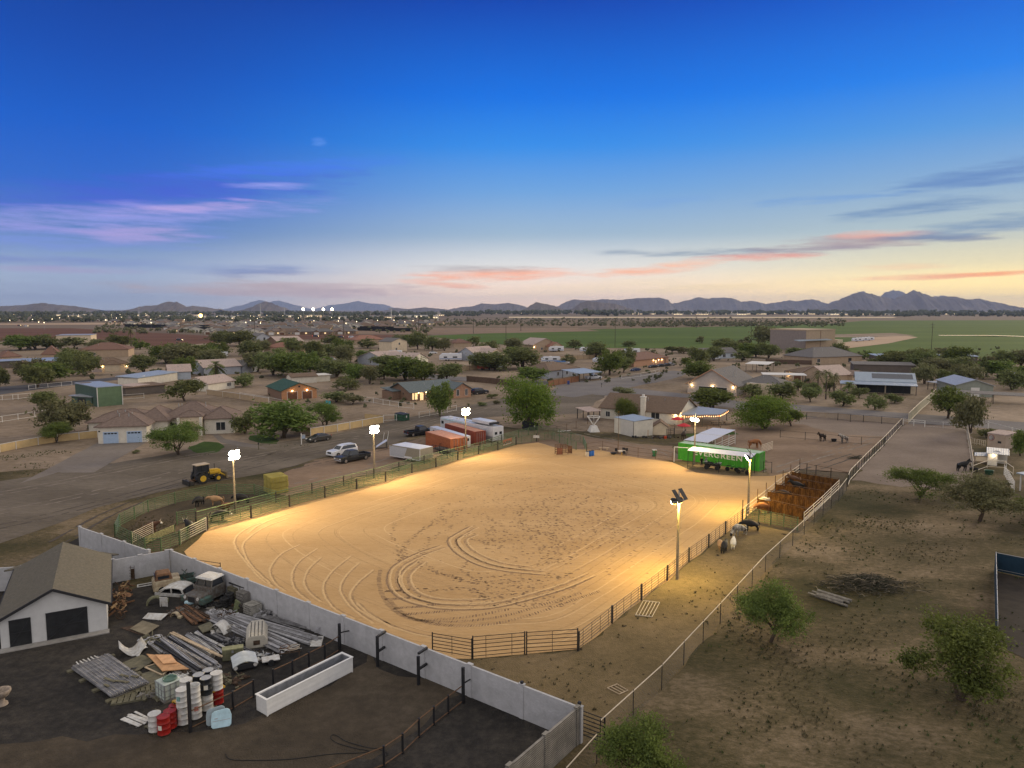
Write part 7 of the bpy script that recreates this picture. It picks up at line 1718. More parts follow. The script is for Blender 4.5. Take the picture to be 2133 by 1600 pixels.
# green roofed brick garage
fl,fr=(587,834),(660,829)
t,L=hroot('brick_garage','orange brick garage with dark green roof and two lit brown doors','garage',fl,fr);wing(t,0,0,L,15,2.7,1.9,'gy',W_ORANGE,R_GREEN,.5);obj('side_wall_face',MB().bb(-.03,-.003,.05,14.9,0,2.6),W_BROWN,t)
op(t,0,0,L,15,[('f',.30,2.7,0,2.15,'garage'),('f',.72,2.7,0,2.15,'garage'),('f',.30,.3,2.3,.3,'lamp',45),('f',.72,.3,2.3,.3,'lamp',45),('f',.5,.5,3.3,.5,'void')],BDOOR)
simple('low_white_shed','low white shed with brown roof behind the brick garage',(608,800),(660,797),6,2.4,.9,'gx',W_WHITE,R_BROWN,cat='shed');simple('cargo_trailer','white box trailer parked behind the gazebo',(690,786),(738,782),3,3,.1,'flat',W_WHITE,TRIMW,cat='trailer');simple('low_white_shed','small flat white shed beside the low brown roofed shed',(660,796),(688,794),5,2.2,.1,'flat',W_WHITE,TRIMW,cat='shed')
# brick house with grey roof
fl,fr=(775,824),(856,836)
a,b=G(775,824),G(856,836);e=G(962,826);dl=(e-b).length
t=thing('brick_house','long brick house with blue-grey roof and warm lit porch','house',b,ang(b,e));wd=11.5;L=dl
wing(t,0,0,L*.92,wd,2.6,2.1,'gx',W_BROWN,R_TEAL,.7);op(t,0,0,L*.92,wd,[('f',.08,1.6,.4,1.9,Wn,True),('f',.22,1.0,.1,2.1,Wn,True),('f',.35,1.2,.8,1.2,Wn),('f',.155,.3,2.1,.3,'lamp',70),('f',.31,.3,2.1,.3,'lamp',60),('l',.35,.5,1.5,.5,'void')])
wing(t,L*.72,-2.5,6.2,9,2.6,1.7,'gy',W_PINK,R_TEAL,.5);op(t,L*.72,-2.5,6.2,9,[('f',.26,.8,.7,1.7,Wn),('f',.74,.8,.7,1.7,Wn)])
wing(t,-2.5,5.5,4,6,2.3,.6,'flat',W_BROWN,R_TEAL,.3)
for k in range(4):obj('porch_post',MB().bb(L*(.04+.1*k)-.08,L*(.04+.1*k)+.08,-.75,-.6,0,2.4),W_BROWN,t)
# pale roofed houses in the middle distance
simple('white_gable_house','grey-blue walled house with wide pale pink roof above the brick house',(795,764),(856,766),16,3.2,2.8,'gx',W_WHITE,R_PINK,[('f',.12,1.2,.8,1.6,Wn),('f',.26,1.2,.8,1.6,Wn),('f',.4,1.2,.8,1.6,Wn)]);simple('white_gable_house','blue-grey gable end with pale side roof left of the wide pink roof',(745,758),(800,763),14,3.2,2.8,'gy',W_GREY,R_PINK,[('f',.5,1.2,.9,1.6,Wn)])
simple('white_gable_house','white house with blue-grey gable behind the parked motorhome',(952,750),(990,752),18,3.3,3.2,'gy',W_GREY,R_PINK,[('f',.3,.6,3.4,.6,Wn),('f',.5,.6,3.4,.6,Wn),('f',.75,1,.5,1.6,Wn)]);simple('white_gable_house','cream wing of the pale roofed houses right of the dark round tree',(1018,752),(1050,749),14,3.3,2.6,'gy',W_CREAM,R_PINK,[('f',.5,1.2,.8,1.4,Wn)])
simple('blue_roof_shed','small blue-walled shed with pale roof beside the red trailer',(1012,767),(1048,764),5,2.9,.3,'flat',W_BLUE,R_METAL,cat='shed')
t,L=simple('two_storey_house','pale two-storey house with grey roof beside the dark tree row',(816,733),(848,731),11,6.0,2.0,'gy',W_CREAM,R_GREY,[('f',.5,1.2,4,1.2,Wn),('f',.3,1.2,1,1.2,Wn)]);simple('red_roof_house','house with long red tiled roof before the far green field',(740,718),(800,716),14,3.4,3,'hip',W_TAN,R_RED)
simple('red_roof_house','low house with wide terracotta roof among the central trees',(550,735),(632,735),14,3.2,2.6,'hip',W_TAN,R_RED);simple('pink_roof_house','house with flat pale pink roof and dark gable behind the terracotta roof',(578,722),(632,720),18,3.4,3.2,'gx',W_BROWN,R_PINK);simple('white_gable_house','small white house with arched porch far beyond the left tree clump',(534,710),(562,709),14,3.2,2.8,'gy',W_GREY,R_GREY,[('f',.6,1.6,0,2.4,'void')])
simple('red_roof_house','long reddish roof half hidden behind the dark tree row',(946,724),(982,723),12,3,2.6,'hip',W_TAN,R_TERRA)
t,L=simple('tan_house','tan house with pinkish two-level roof at the edge of the green field',(1110,733),(1162,731),16,4.2,3.6,'gy',W_TAN,R_PINK,[('f',.35,1.2,1,1.4,Wn),('f',.05,.3,2.8,.3,'lamp',120)]);wing(t,L*.5,-5,L*.5,6,3.2,2.4,'gy',W_TAN,R_RED,.4)
# brown house with the blue carport
t,L=simple('brown_roof_house','blue-grey walled house with brown roof behind the red board fence',(1143,790),(1205,782),13,3.0,2.4,'hip',W_GREY,R_BROWN,[('f',.3,1.2,.9,1.3,Wn),('f',.6,1.2,.9,1.3,Wn)])
def shade(label,fl,fr,dp,h,rise,rm,name='carport',pm=DARKP,cat='carport'):
 t,L=hroot(name,label,cat,fl,fr);obj('roof',MB().slab([(-.3,-.3,h),(L+.3,-.3,h),(L+.3,dp,h+rise),(-.3,dp,h+rise)],.14),rm,t)
 for x in(.1,L/2,L-.1):
  for y,z in((.1,h-.1),(dp-.3,h+rise-.12)):obj('post',MB().bb(x-.07,x+.07,y-.07,y+.07,0,z),pm,t)
 return t
shade('carport with bright pale blue roof over the white pickup',(1207,796),(1252,792),9,3.0,.8,R_METAL)
# long low house with lit front and parked cars
simple('lit_brown_house','brown roofed house with a row of glowing porch lights behind parked cars',(1320,765),(1392,757),14,3.0,2.6,'hip',W_PINK,R_TERRA,[('f',.55,.3,2,.3,'lamp',90),('f',.70,.3,2,.3,'lamp',90),('f',.80,.3,2,.3,'lamp',90),('f',.62,1.4,.8,1.3,Wn,True),('f',.9,1.2,0,2.4,'door')])
t,L=simple('small_blue_house','small blue-grey house with white windows and a lit yellow door bay',(1466,748),(1534,746),9,3.0,2.3,'gx',W_BLUE,R_GREY,[('f',.36,2.0,.2,2.2,Wn,True),('f',.62,1.6,.7,1.5,Wn),('f',.85,1.6,.7,1.5,Wn),('f',.08,.3,2,.3,'lamp',60)]);wing(t,L*.26,-1.4,L*.22,4,3.0,1.0,'gy',W_BLUE,R_GREY,.3)
# tall tan block
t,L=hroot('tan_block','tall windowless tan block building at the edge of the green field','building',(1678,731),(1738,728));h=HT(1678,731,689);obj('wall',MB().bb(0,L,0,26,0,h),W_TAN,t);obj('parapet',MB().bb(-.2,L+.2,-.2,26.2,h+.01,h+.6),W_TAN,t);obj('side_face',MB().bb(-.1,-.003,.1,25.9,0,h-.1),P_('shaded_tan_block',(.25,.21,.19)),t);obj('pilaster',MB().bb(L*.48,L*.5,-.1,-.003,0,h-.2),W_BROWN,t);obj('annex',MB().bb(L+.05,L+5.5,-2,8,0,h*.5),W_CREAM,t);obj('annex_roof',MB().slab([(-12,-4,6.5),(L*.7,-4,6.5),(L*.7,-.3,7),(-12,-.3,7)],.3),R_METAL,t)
# big gable garage with three lamps
fl,fr=(1432,818),(1534,825)
t,L=hroot('gable_garage_house','big grey gabled house with a wide dark garage door and three lit lamps','house',fl,fr);wing(t,0,0,L,20,2.9,HT(1483,819,768.6)-2.9,'gy',P_('grey_stucco',(.40,.355,.32)),R_GREY,.5)
op(t,0,0,L,20,[('f',.52,8.5,0,2.2,'garage'),('f',.09,.3,2.35,.3,'lamp',130),('f',.52,.3,2.35,.3,'lamp',110),('f',.93,.3,2.35,.3,'lamp',140)],DKDOOR)
mb=MB();z0=2.9+.1;hr=HT(1483,819,768.6)+.1
for sg in(0,L):mb.bar((sg-(.5 if sg==0 else-.5),-.55,z0-.25),(L/2,-.55,hr),.06,.28)
obj('bargeboard',mb,W_PINK,t)
wing(t,L*.9,7,13,11,3.0,2.4,'hip',W_CREAM,R_GREY,.4);obj('parapet_wall',MB().bb(L+1.5,L+14,4.5,4.8,0,3.6),W_CREAM,t)
shade('small pale roofed porch at the end of the gabled house',(1583,824),(1626,822),5.5,3.2,.3,TRIMW,'porch',W_CREAM,'porch')
tag(obj('porch_wall',MB().bb(0,4,0,.2,0,2.6),W_CREAM,None,G(1590,819),.05),'cream back wall under the small pale porch','wall')
shade('long flat white carport roof on thin posts behind the gabled house',(1590,801),(1678,803),6,3.4,.2,TRIMW);shade('wide white shade roof above the gabled house ridge',(1553,775),(1598,777),12,3.4,.3,TRIMW,'shade_roof')
# tan houses on the right
t,L=simple('tan_house','tan gabled house with two wall lamps behind the fan palms',(1636,791),(1690,797),13,3.2,1.8,'hip',W_TAN,R_BROWN,[('f',.12,.5,1.9,.5,'lamp',110),('f',.55,5,.2,2.2,'garage'),('f',.95,.5,1.9,.5,'lamp',90)],dm=BDOOR);wing(t,L*.75,-2,11,12,3.2,2.8,'gy',W_TAN,R_PINK,.4)
simple('dark_roof_house','wide house with dark brown hip roof below the tall tan block',(1692,760),(1795,756),18,3.4,4,'hip',W_TAN,R_GREY,[('f',.12,1.6,1,1.6,Wn),('f',.75,2,.5,2,'void')])
simple('low_brown_wing','low brown roofed wing left of the blue metal barn',(1700,795),(1775,800),12,3,1.2,'gx',W_TAN,R_MAUVE,cat='house')
simple('long_dark_shed','long low dark roofed shed behind the blue metal barn',(1778,775),(1905,778),9,3.,.6,'flat',W_DARK,R_GREY,cat='shed')
# blue metal barn
fl,fr=(1782,817),(1906,822)
t,L=hroot('metal_barn','long metal barn with pale blue roof, solar panels and a dark front veranda','barn',fl,fr);dp=11;h=3.6
wing(t,0,0,L,dp,h,2.2,'gx',W_CREAM,R_METAL,.3);s=2.2/(dp/2)
obj('solar_panel',MB().slab([(L*.28,1.6,h+.12+1.6*s),(L*.97,1.6,h+.12+1.6*s),(L*.97,4.6,h+.12+4.6*s),(L*.28,4.6,h+.12+4.6*s)],.015),SOLAR,t)
obj('veranda_roof',MB().slab([(-4.5,-3.6,h-.75),(L+.2,-3.6,h-.75),(L+.2,-.05,h-.1),(-4.5,-.05,h-.1)],.12),R_METAL,t)
for k in range(7):obj('veranda_post',MB().bb(-4.2+k*(L+4.2)/6.05-.08,-4.2+k*(L+4.2)/6.05+.08,-3.45,-3.3,0,h-.9),DARKP,t)
op(t,0,0,L,dp,[('f',.1,2.6,.1,2.6,'void'),('f',.32,5.5,.1,2.6,'void'),('f',.72,6.5,.1,2.6,'void')])
simple('arched_barn','grey-green metal building with low arched roof at the right',(1990,826),(2068,828),16,3.4,1.6,'gy',P_('grey_green_metal',(.24,.26,.22)),R_METALG,[('f',.52,2.2,.1,2.6,'door')],cat='barn',dm=TRIMW);shade('dark open shade in front of the arched grey building',(2000,838),(2140,846),6,2.6,.2,R_GREY,'shade_roof');shade('pale grey lean-to roof left of the arched grey building',(1958,815),(1985,814),5,2.4,.2,R_METALG,'shade_roof')
for i,(x0,x1,y,lb)in enumerate(((1825,1870,755,'long white roof beyond the mesquite row before the green field'),(1905,1940,752,'pale blue roof behind the tall power pole'),(1965,2000,756,'short blue roof left of the dark conifer'),(2005,2036,756,'deep blue roof beside the dark conifer'),(1940,1968,770,'white roofed shelter among the right trees'))):
 simple('far_shed',lb,(x0,y),(x1,y+.5),10,3,.4,'flat',W_DARK,R_METAL,cat='shed')
simple('far_shed','low grey house with pale roof behind the dark conifer at right',(2100,800),(2150,803),10,3,1,'gx',W_GREY,R_METALG,cat='shed')
# white house with brown roof by the arena
fl,fr=(1251,871),(1412,886)
t,L=hroot('arena_house','white house with long brown roof, chimney and lit patio behind the arena','house',fl,fr);dp=11.5
wing(t,0,0,L,dp,2.65,2.7,'gx',W_WHITE,R_BROWN,.45);op(t,0,0,L,dp,[('f',.72,1.9,1.0,1.3,Wn),('f',.1,1.0,.6,1.1,Wn),('r',.3,1.2,1,1.2,Wn,True),('f',.97,.3,2.0,.3,'lamp',90),('r',.12,.3,2.0,.3,'lamp',120)])
c=obj('chimney',MB().bb(L*.545,L*.60,-.75,-.02,0,5.6),W_WHITE,t);obj('chimney_cap',MB().bb(L*.545-.12,L*.60+.12,-.87,.1,5.605,5.8).bb(L*.56,L*.585,-.6,-.2,5.8,6.3),TRIMW,c)
shade('pale lean-to roof at the left end of the brown roofed house',(1224,878),(1250,876),5,2.3,.3,R_PINK,'shade_roof')
def patio():
 h=2.75;q=[G(1416,864,h),G(1500,863,h),G(1517,853.5,h),G(1450,846,h)];o=Vector((q[0].x,q[0].y,0));t=thing('patio_cover','grey patio cover hung with a string of glowing bulbs beside the white house','patio cover',o);q=[p-o for p in q]
 obj('roof',MB().slab(q,.12),R_METALG,t)
 for p in(q[0].lerp(q[1],.05),q[1],q[0].lerp(q[1],.55),q[2]):p=p.lerp((q[0]+q[2])/2,.06);obj('post',MB().bb(p.x-.07,p.x+.07,p.y-.07,p.y+.07,0,h-.13),WOODO,t)
 mb=MB();pts=[]
 for A,B,n in((q[0],q[1],18),(q[1],q[2],6)):
  for i in range(n+1):pts.append(A.lerp(B,i/n)+Vector((0,-.12,-.25-.12*sin(pi*(i%6)/6))))
 obj('string_wire',MB().path(pts,.01,4),TRIMD,t)
 for p in pts:mb.ball(p-Vector((0,0,.08)),.075,4)
 obj('light_bulb',mb,mat('warm_bulb',(1,.6,.3),.4,amt=0,emit=9,ecol=(1,.42,.16)),t)
 for A in(.2,.5,.8):
  l=D.lights.new('bulb_light','POINT');l.energy=14;l.color=(1,.5,.22);l.shadow_soft_size=.3;lo=lk(D.objects.new('bulb_light',l));lo.parent=t;lo.location=q[0].lerp(q[1],A)+Vector((0,.5,-.6))
patio()
def tablebench(label,px,py,rz):
 t=thing('picnic_table',label,'table',G(px,py),rz);obj('tabletop',MB().bb(-1.2,1.2,-.4,.4,.70,.75),WOODL,t)
 for y in(-.75,.75):obj('bench_seat',MB().bb(-1.2,1.2,y-.13,y+.13,.42,.46),WOODL,t)
 for x in(-.9,.9):obj('leg_frame',MB().bar((x,-.75,.4),(x,.75,.4),.06).bar((x,-.6,0),(x,-.25,.7),.07).bar((x,.6,0),(x,.25,.7),.07),WOODO,t)
tablebench('picnic table with benches under the lit patio cover',1492,885,.2);tablebench('low dark table at the right edge of the lit patio',1518,884,.1)
# sheds between the house and the arena
o,L,W,rz=frame3((1320,911),(1279.5,901),(1348,904));t=thing('white_metal_shed','white ribbed metal shed with sliding door beside the arena','shed',o,rz);h=HT(1320,911,878)
mb=MB();mb.corr((0,0),(L,0),0,h,.3,.03);mb.corr((L,0),(L,W),0,h,.3,.03);mb.corr((L,W),(0,W),0,h,.3,.03);mb.corr((0,W),(0,0),0,h,.3,.03);obj('wall',mb,W_WHITE,t);obj('roof',MB().slab([(-.12,-.12,h+.05),(L+.12,-.12,h+.05),(L+.12,W+.12,h+.3),(-.12,W+.12,h+.3)],.08),R_METAL,t)
obj('sliding_door',MB().bb(L*.35,L*.98,-.09,-.05,.05,h-.15),W_WMET,t);obj('corner_trim',MB().bb(L-.04,L+.06,-.1,-.091,0,h),TRIMD,t)
t,L=simple('gable_shed','small cream gabled shed with brown roof in front of the umbrellas',(1360,906),(1390,907),3.6,1.75,1.0,'gy',W_CREAM,R_BROWN,ov=.2,cat='shed')
def clutter(label,px,py,seed,n,sp,ms,hh=.7):
 t=thing('yard_clutter',label,'clutter',G(px,py),0);rr=random.Random(seed)
 for k,m_ in enumerate(ms):
  mb=MB()
  for i in range(n):
   s=rr.uniform(.12,.55);q=(rr.gauss(0,sp),rr.gauss(0,sp*.35),s*.35);mb.box(q,(s,rr.uniform(.15,.5),s*.7),rr.uniform(0,3))
  obj(('bucket','box','scrap_piece')[k%3],mb,m_,t)
clutter('dark clutter of boxes and buckets at the foot of the white metal shed',1337,912,3,9,.9,[TRIMD,WOODO]);clutter('row of dark clutter in front of the small cream shed',1375,912,5,14,1.4,[TRIMD,GREYB,RUSTD])
tag(obj('plywood_board',MB().bb(0,1.3,-.03,.03,0,1.2),PLYO,None,G(1337,908),.1),'orange board leaning against the white metal shed','board')
fence('kennel','black wire kennel panel with a red bucket beside the cream shed',[(1388,913),(1404,911),(1405,905)],h=1.8,rails=5,pm=BLACKM,rm=BLACKM,step=1.2,mids=.35,pr=.04,rr=.02,cat='kennel');tag(obj('feed_bucket',MB().lathe([(.22,0),(.3,.5),(.31,.52),(.26,.5)],n=12),mat('red_bucket',(.55,.08,.03),.5,amt=.1),None,G(1386,914)),'orange-red bucket in front of the black kennel panel','bucket')
fence('yard_fence_wire','dark post fence along the arena side of the white house yard',[(1357,895),(1405,899),(1445,903),(1500,904)],h=1.5,rails=2,pm=DARKP,rm=WOODO,step=3,pr=.05,rr=.03)
# chicken coop yard at the right edge
t,L=simple('tan_shed','tan plywood shed with a round red sign on its front wall',(2056,930),(2093,936),3.6,2.4,.25,'flat',P_('tan_plywood',(.42,.33,.25)),R_PINK,[('f',.68,.6,.9,.4,'void'),('l',.4,.8,.1,1.8,'void')],ov=.1,cat='shed')
sg=obj('round_sign',MB().disc((L*.22,-.05,1.75),(0,1,0),.52,.04,24),mat('sign_red',(.24,.03,.03),.5,amt=.1),t)
obj('sign_ring',MB().lathe([(.40,-.005),(.45,-.005),(.45,.005),(.40,.005),(.40,-.005)],n=24),WHITEB,sg,(L*.22,-.075,1.75)).rotation_euler=(pi/2,0,0)
obj('sign_script',MB().bar((L*.22-.3,-.075,1.68),(L*.22-.12,-.075,1.86),.012,.05).bar((L*.22-.12,-.075,1.86),(L*.22-.02,-.075,1.68),.012,.05).bar((L*.22-.02,-.075,1.68),(L*.22+.08,-.075,1.86),.012,.05).bar((L*.22+.08,-.075,1.86),(L*.22+.18,-.075,1.70),.012,.05).bar((L*.22+.18,-.075,1.7),(L*.22+.33,-.075,1.82),.012,.05),WHITEB,sg)
def coop():
 t,L=hroot('chicken_coop','white chicken coop with grey lean-to roof lit by a small lamp','coop',(2056,969),(2096,973));h0,h1,dp=1.95,2.5,2.8
 obj('wall',MB().bb(0,L*.5,0,.06,0,h0).bb(0,.06,.07,dp,0,h0).bb(0,L,dp-.06,dp,0,h0+.3),W_WHITE,t);obj('roof',MB().slab([(-.2,-.3,h0+.05),(L+.3,-.3,h0+.05),(L+.3,dp+.1,h1),(-.2,dp+.1,h1)],.07),R_METALG,t)
 obj('wire_front',MB().bar((L*.5,0,0),(L*.5,0,h0),.07).bar((L,0,0),(L,0,h0),.07).bar((L*.5,0,h0*.5),(L,0,h0*.5),.05).bar((L*.07,-.04,.1),(L*.48,-.04,h0-.1),.06),WHITEP,t);obj('nest_box',MB().bb(-1.6,-.05,.3,1.7,.5,1.3),W_CREAM,t);obj('nest_roof',MB().slab([(-1.8,.1,1.35),(-.02,.1,1.5),(-.02,1.9,1.75),(-1.8,1.9,1.6)],.06),R_METALG,t);obj('nest_leg',MB().bb(-1.55,-1.45,.32,.42,0,.49).bb(-1.55,-1.45,1.58,1.68,0,.49),WOODG,t)
 obj('coop_lamp',MB().box((L*.3,-.12,h0-.15),(.18,.12,.1)),PORCH,t);l=D.lights.new('coop_light','POINT');l.energy=28;l.color=(1,.8,.55);l.shadow_soft_size=.1;lo=lk(D.objects.new('coop_light',l));lo.parent=t;lo.location=(L*.3,-.4,h0-.25)
 obj('roof_tarp',MB().bar((L*.35,1.3,h0+.36),(L*.62,1.0,h0+.3),.14,.06),WHITEB,t)
coop()
shade('white metal animal shelter with pipe panels at the right edge',(2122,1022),(2190,1040),5,2.5,.25,R_METAL,'livestock_shelter',WHITEP,'shelter')
fence('pipe_fence','white pipe panel beside the shelter at the right edge',[(2091,990),(2100,1004),(2112,1026)],h=1.5,rails=6,pm=WHITEP,rm=WHITEP,step=1.4,pr=.035,rr=.03)
fence('pipe_fence','pale low pallet fence beside the tan shed',[(2024,925),(2040,927),(2052,930)],h=1.0,rails=2,pm=CREAMP,rm=CREAMP,step=.5,pr=.05,rr=.03)
# pen with the dark blue windscreen
BLUEN=mat('dark_blue_screen',(.012,.035,.060),.85,amt=.25,nz=1)
fence('screened_pen','pen wrapped in dark blue screen at the right edge of the pasture',[(2075,1345),(2072,1190),(2240,1225)],h=1.85,rails=2,pm=GALV,rm=GALV,step=4,pr=.04,rr=.03,panel=BLUEN,cat='pen')
land('pen_ground',[(2076,1345),(2073,1192),(2240,1227),(2240,1420)],mat('dark_pen_soil',(.035,.028,.022),.95,amt=.3,nz=1),.03,.1,2)
# fences and walls of the neighbourhood
YW=mat('cream_yellow_panel',(.52,.38,.19),.8,amt=.1,nz=1);TANP=mat('tan_panel',(.40,.30,.19),.8,amt=.1,nz=1);BRD=mat('red_brown_boards',(.20,.085,.04),.8,amt=.2,nz=2);BRB=mat('dark_brown_boards',(.10,.065,.045),.8,amt=.2,nz=2)
WP=dict(h=1.4,rails=2,pm=WHITEP,rm=WHITEP,step=60,pr=.06,rr=.04,group='white pipe fences of the neighbourhood')
fence('panel_fence','cream panel fence with white posts by the parked grey sedan',[(647,908),(675,903),(703,899),(729,894),(755,889),(799,881)],h=1.5,rails=1,pm=WHITEP,rm=WHITEP,step=60,pr=.08,rr=.06,panel=YW)
fence('panel_fence','short cream panel fence turning back under the trees',[(647,908),(612,896)],h=1.5,rails=1,pm=WHITEP,rm=TANP,step=60,pr=.06,rr=.04,panel=TANP);fence('panel_fence','cream panel behind the white corner post near the green dumpster',[(760,876),(797,880)],h=1.6,rails=1,pm=TANP,rm=TANP,step=60,pr=.06,rr=.04,panel=YW)
fence('pipe_fence','white pipe fence leading to the green dumpster',[(799,878),(826,877),(845,872)],**WP);fence('pipe_fence','white pipe fence in front of the brick house tree',[(873,871),(895,867),(917,863),(932,860),(951,856)],**WP);fence('pipe_fence','white pipe fence beside the lit brick house',[(742,834),(760,838),(778,840),(798,844),(812,846),(830,849),(862,853)],mesh=.6,**WP)
fence('panel_fence','low tan wall with white pipe rail at the left edge before the driveway',[(-80,962),(0,943),(34,936),(80,927),(120,921),(165,916),(204,912)],h=1.45,rails=1,pm=WHITEP,rm=WHITEP,step=60,pr=.07,rr=.05,panel=YW)
fence('pipe_fence','white pipe fence across the left dirt lot',[(-40,890),(5,880),(38,875),(73,870),(110,864)],**WP);fence('pipe_fence','white pipe fence with pens at the left edge',[(-30,836),(5,834),(27,833),(38,832),(64,829)],**WP);fence('pipe_fence','white pipe fence behind the dark round tree',[(60,812),(75,810),(100,808),(128,805),(150,803)],**WP);fence('pipe_fence','long white pipe fence before the green metal shed',[(178,842),(215,838),(245,834),(300,830)],**WP)
fence('pipe_fence','white pipe fence with pale wall behind the white cottage',[(430,822),(500,832),(560,842)],h=1.6,rails=1,pm=WHITEP,rm=WHITEP,step=8,pr=.06,rr=.05,panel=TANP);fence('pipe_fence','white pipe fence beside the brick garage drive',[(500,828),(560,838),(605,848)],mesh=.6,**WP)
BF=dict(h=2.0,rails=1,pm=BRB,rm=BRB,step=4,pr=.06,rr=.03)
fence('board_fence','dark brown board fence left of the bright green tree',[(972,795),(1020,799),(1072,806)],panel=BRB,**BF);fence('board_fence','red-brown board fence beside the blue carport',[(1142,806),(1175,800),(1206,795)],panel=BRD,**BF);fence('board_fence','dark board fence behind the gabled house road',[(1595,757),(1690,760)],panel=BRB,**BF);fence('block_fence','pale block wall of the middle yards beside the red trailer',[(925,776),(960,773),(995,770)],panel=TANP,**BF);fence('block_fence','tan block wall along the far middle yards',[(1040,735),(1140,752),(1240,747)],panel=TANP,**BF)
fence('pipe_fence','white pipe fence before the parked cars of the lit house',[(1295,790),(1335,785),(1365,779),(1373,776)],mesh=.8,**WP);fence('wire_fence','pale wire fence in front of the small blue house',[(1530,752),(1560,754),(1600,756)],**WP)
fence('screen_wall','low tan wall along the road under the clipped round trees',[(1640,865),(1720,870),(1800,877),(1890,884)],h=1.1,rails=1,pm=TANP,rm=TANP,step=6,pr=.08,rr=.05,panel=P_('tan_low_wall',(.36,.29,.22)),cat='wall');fence('boundary_fence','long pale diagonal fence right of the blue metal barn',[(1892,882),(1915,858),(1935,840),(1948,828)],h=2.3,rails=2,pm=CREAMP,rm=CREAMP,step=3,pr=.06,rr=.06,panel=P_('pale_fence_cloth',(.30,.29,.21)))
fence('road_fence','dark post and wire fence around the far edge of the arena yard',[(1122,920),(1160,905),(1200,893),(1224,884)],h=1.6,rails=2,pm=RUSTP,rm=RUSTP,step=4.5,pr=.045,rr=.015)
# ------------------------------------------------------------------ trees
LEAFA=mat('mesquite_leaves',(.175,.225,.052),.7,nz=5,amt=.3,col2=(.075,.108,.028),rnd=.18,trans=.3,spec=.15);LEAFB=mat('dark_tree_leaves',(.21,.235,.085),.7,nz=5,amt=.3,col2=(.090,.110,.042),rnd=.2,trans=.25,spec=.15);LEAFC=mat('bright_tree_leaves',(.19,.265,.040),.7,nz=5,amt=.3,col2=(.070,.115,.022),rnd=.08,trans=.35,spec=.15);LEAFG=mat('olive_tree_leaves',(.215,.215,.10),.75,nz=5,amt=.3,col2=(.125,.13,.062),rnd=.18,trans=.25,spec=.15)
BARK=mat('tree_bark',(.075,.055,.040),.9,amt=.35,nz=5)
def tree_proto(seed,lobes,nclump,nleaf,leaf,stems,shell=.55,droop=0):
 """unit tree: crown lobes (cx, cy, cz, rx, ry, rz) about 1 high; returns trunk and crown builders"""
 rr=random.Random(seed);tr=MB();cr=MB();tips=[]
 for s in range(stems):
  a=rr.uniform(0,2*pi);p=Vector((rr.uniform(-.02,.02),rr.uniform(-.02,.02),-.01));d=Vector((cos(a)*(.35 if stems>1 else .1),sin(a)*(.35 if stems>1 else .1),1)).normalized();r=.034 if stems<3 else .024
  h=rr.uniform(.16,.24)
  for k in range(3):
   q=p+d*h/3+Vector((rr.uniform(-.012,.012),rr.uniform(-.012,.012),0));tr.tube(p,q,r,r*.88,7,False);p=q;r*=.88
  for b in range(4):
   l=rr.choice(lobes);e=Vector(l[:3])+Vector((rr.uniform(-1,1)*l[3],rr.uniform(-1,1)*l[4],rr.uniform(-.6,.5)*l[5]))*.55
   q0,r0=p,r*.72
   for k in range(4):
    q=p.lerp(e,(k+1)/4)+Vector((rr.uniform(-.03,.03),rr.uniform(-.03,.03),.05*sin(pi*(k+1)/4)));tr.tube(q0,q,r0,r0*.68,5,False);q0,r0=q,r0*.68
    if k>0:
     w=q+Vector((rr.uniform(-.16,.16),rr.uniform(-.16,.16),rr.uniform(0,.14)));tr.tube(q,w,r0*.6,r0*.2,4,False)
 wsum=[l[3]*l[4]*l[5]for l in lobes]
 for c in range(nclump):
  l=rr.choices(lobes,wsum)[0]
  while True:
   v=Vector((rr.uniform(-1,1),rr.uniform(-1,1),rr.uniform(-1,1)))
   if shell*rr.random()<v.length<1:break
  cc=Vector((l[0]+v.x*l[3],l[1]+v.y*l[4],l[2]+v.z*l[5]));cs=rr.uniform(.03,.10)*(l[3]/.3)**.5
  dr=Vector((rr.uniform(-1,1),rr.uniform(-1,1),rr.uniform(-.4,.6)-droop)).normalized()
  for i in range(nleaf):
   p=cc+Vector((rr.gauss(0,cs),rr.gauss(0,cs),rr.gauss(0,cs*.7)))+dr*rr.uniform(-cs,cs)*1.2
   if p.z<.06:continue
   s=leaf*rr.uniform(.5,1.3);a=Vector((rr.gauss(0,1),rr.gauss(0,1),rr.gauss(0,.8)-droop)).normalized();b=a.cross(Vector((rr.gauss(0,1),rr.gauss(0,1),rr.gauss(0,1)))).normalized()*s*.5;a=a*s
   cr.add([p-a-b*.3,p+b,p+a,p-b],[(0,1,2,3)])
 return tr,cr
def tree_mesh(tr,cr,lm):
 def mk(n,mb,m):
  me=D.meshes.new(n);me.from_pydata(mb.v,[],mb.f);me.materials.append(m);me.polygons.foreach_set('use_smooth',mb.sm);me.update();return me
 return mk('trunk',tr,BARK),mk('crown',cr,lm)
PROTO={}
def wide(seed):
 rr=random.Random(seed);L=[(0,0,.66,.28,.28,.24)]
 for k in range(8):a=k*.8+rr.uniform(-.4,.4);d=rr.uniform(.2,.46);L.append((cos(a)*d,sin(a)*d,rr.uniform(.34,.78),rr.uniform(.11,.24),rr.uniform(.11,.24),rr.uniform(.09,.20)))
 return L
def rounded(seed):
 rr=random.Random(seed);L=[(0,0,.62,.36,.36,.32)]
 for k in range(5):a=k*1.257+rr.uniform(-.3,.3);L.append((cos(a)*.24,sin(a)*.24,rr.uniform(.30,.72),rr.uniform(.17,.25),rr.uniform(.17,.25),rr.uniform(.17,.26)))
 return L
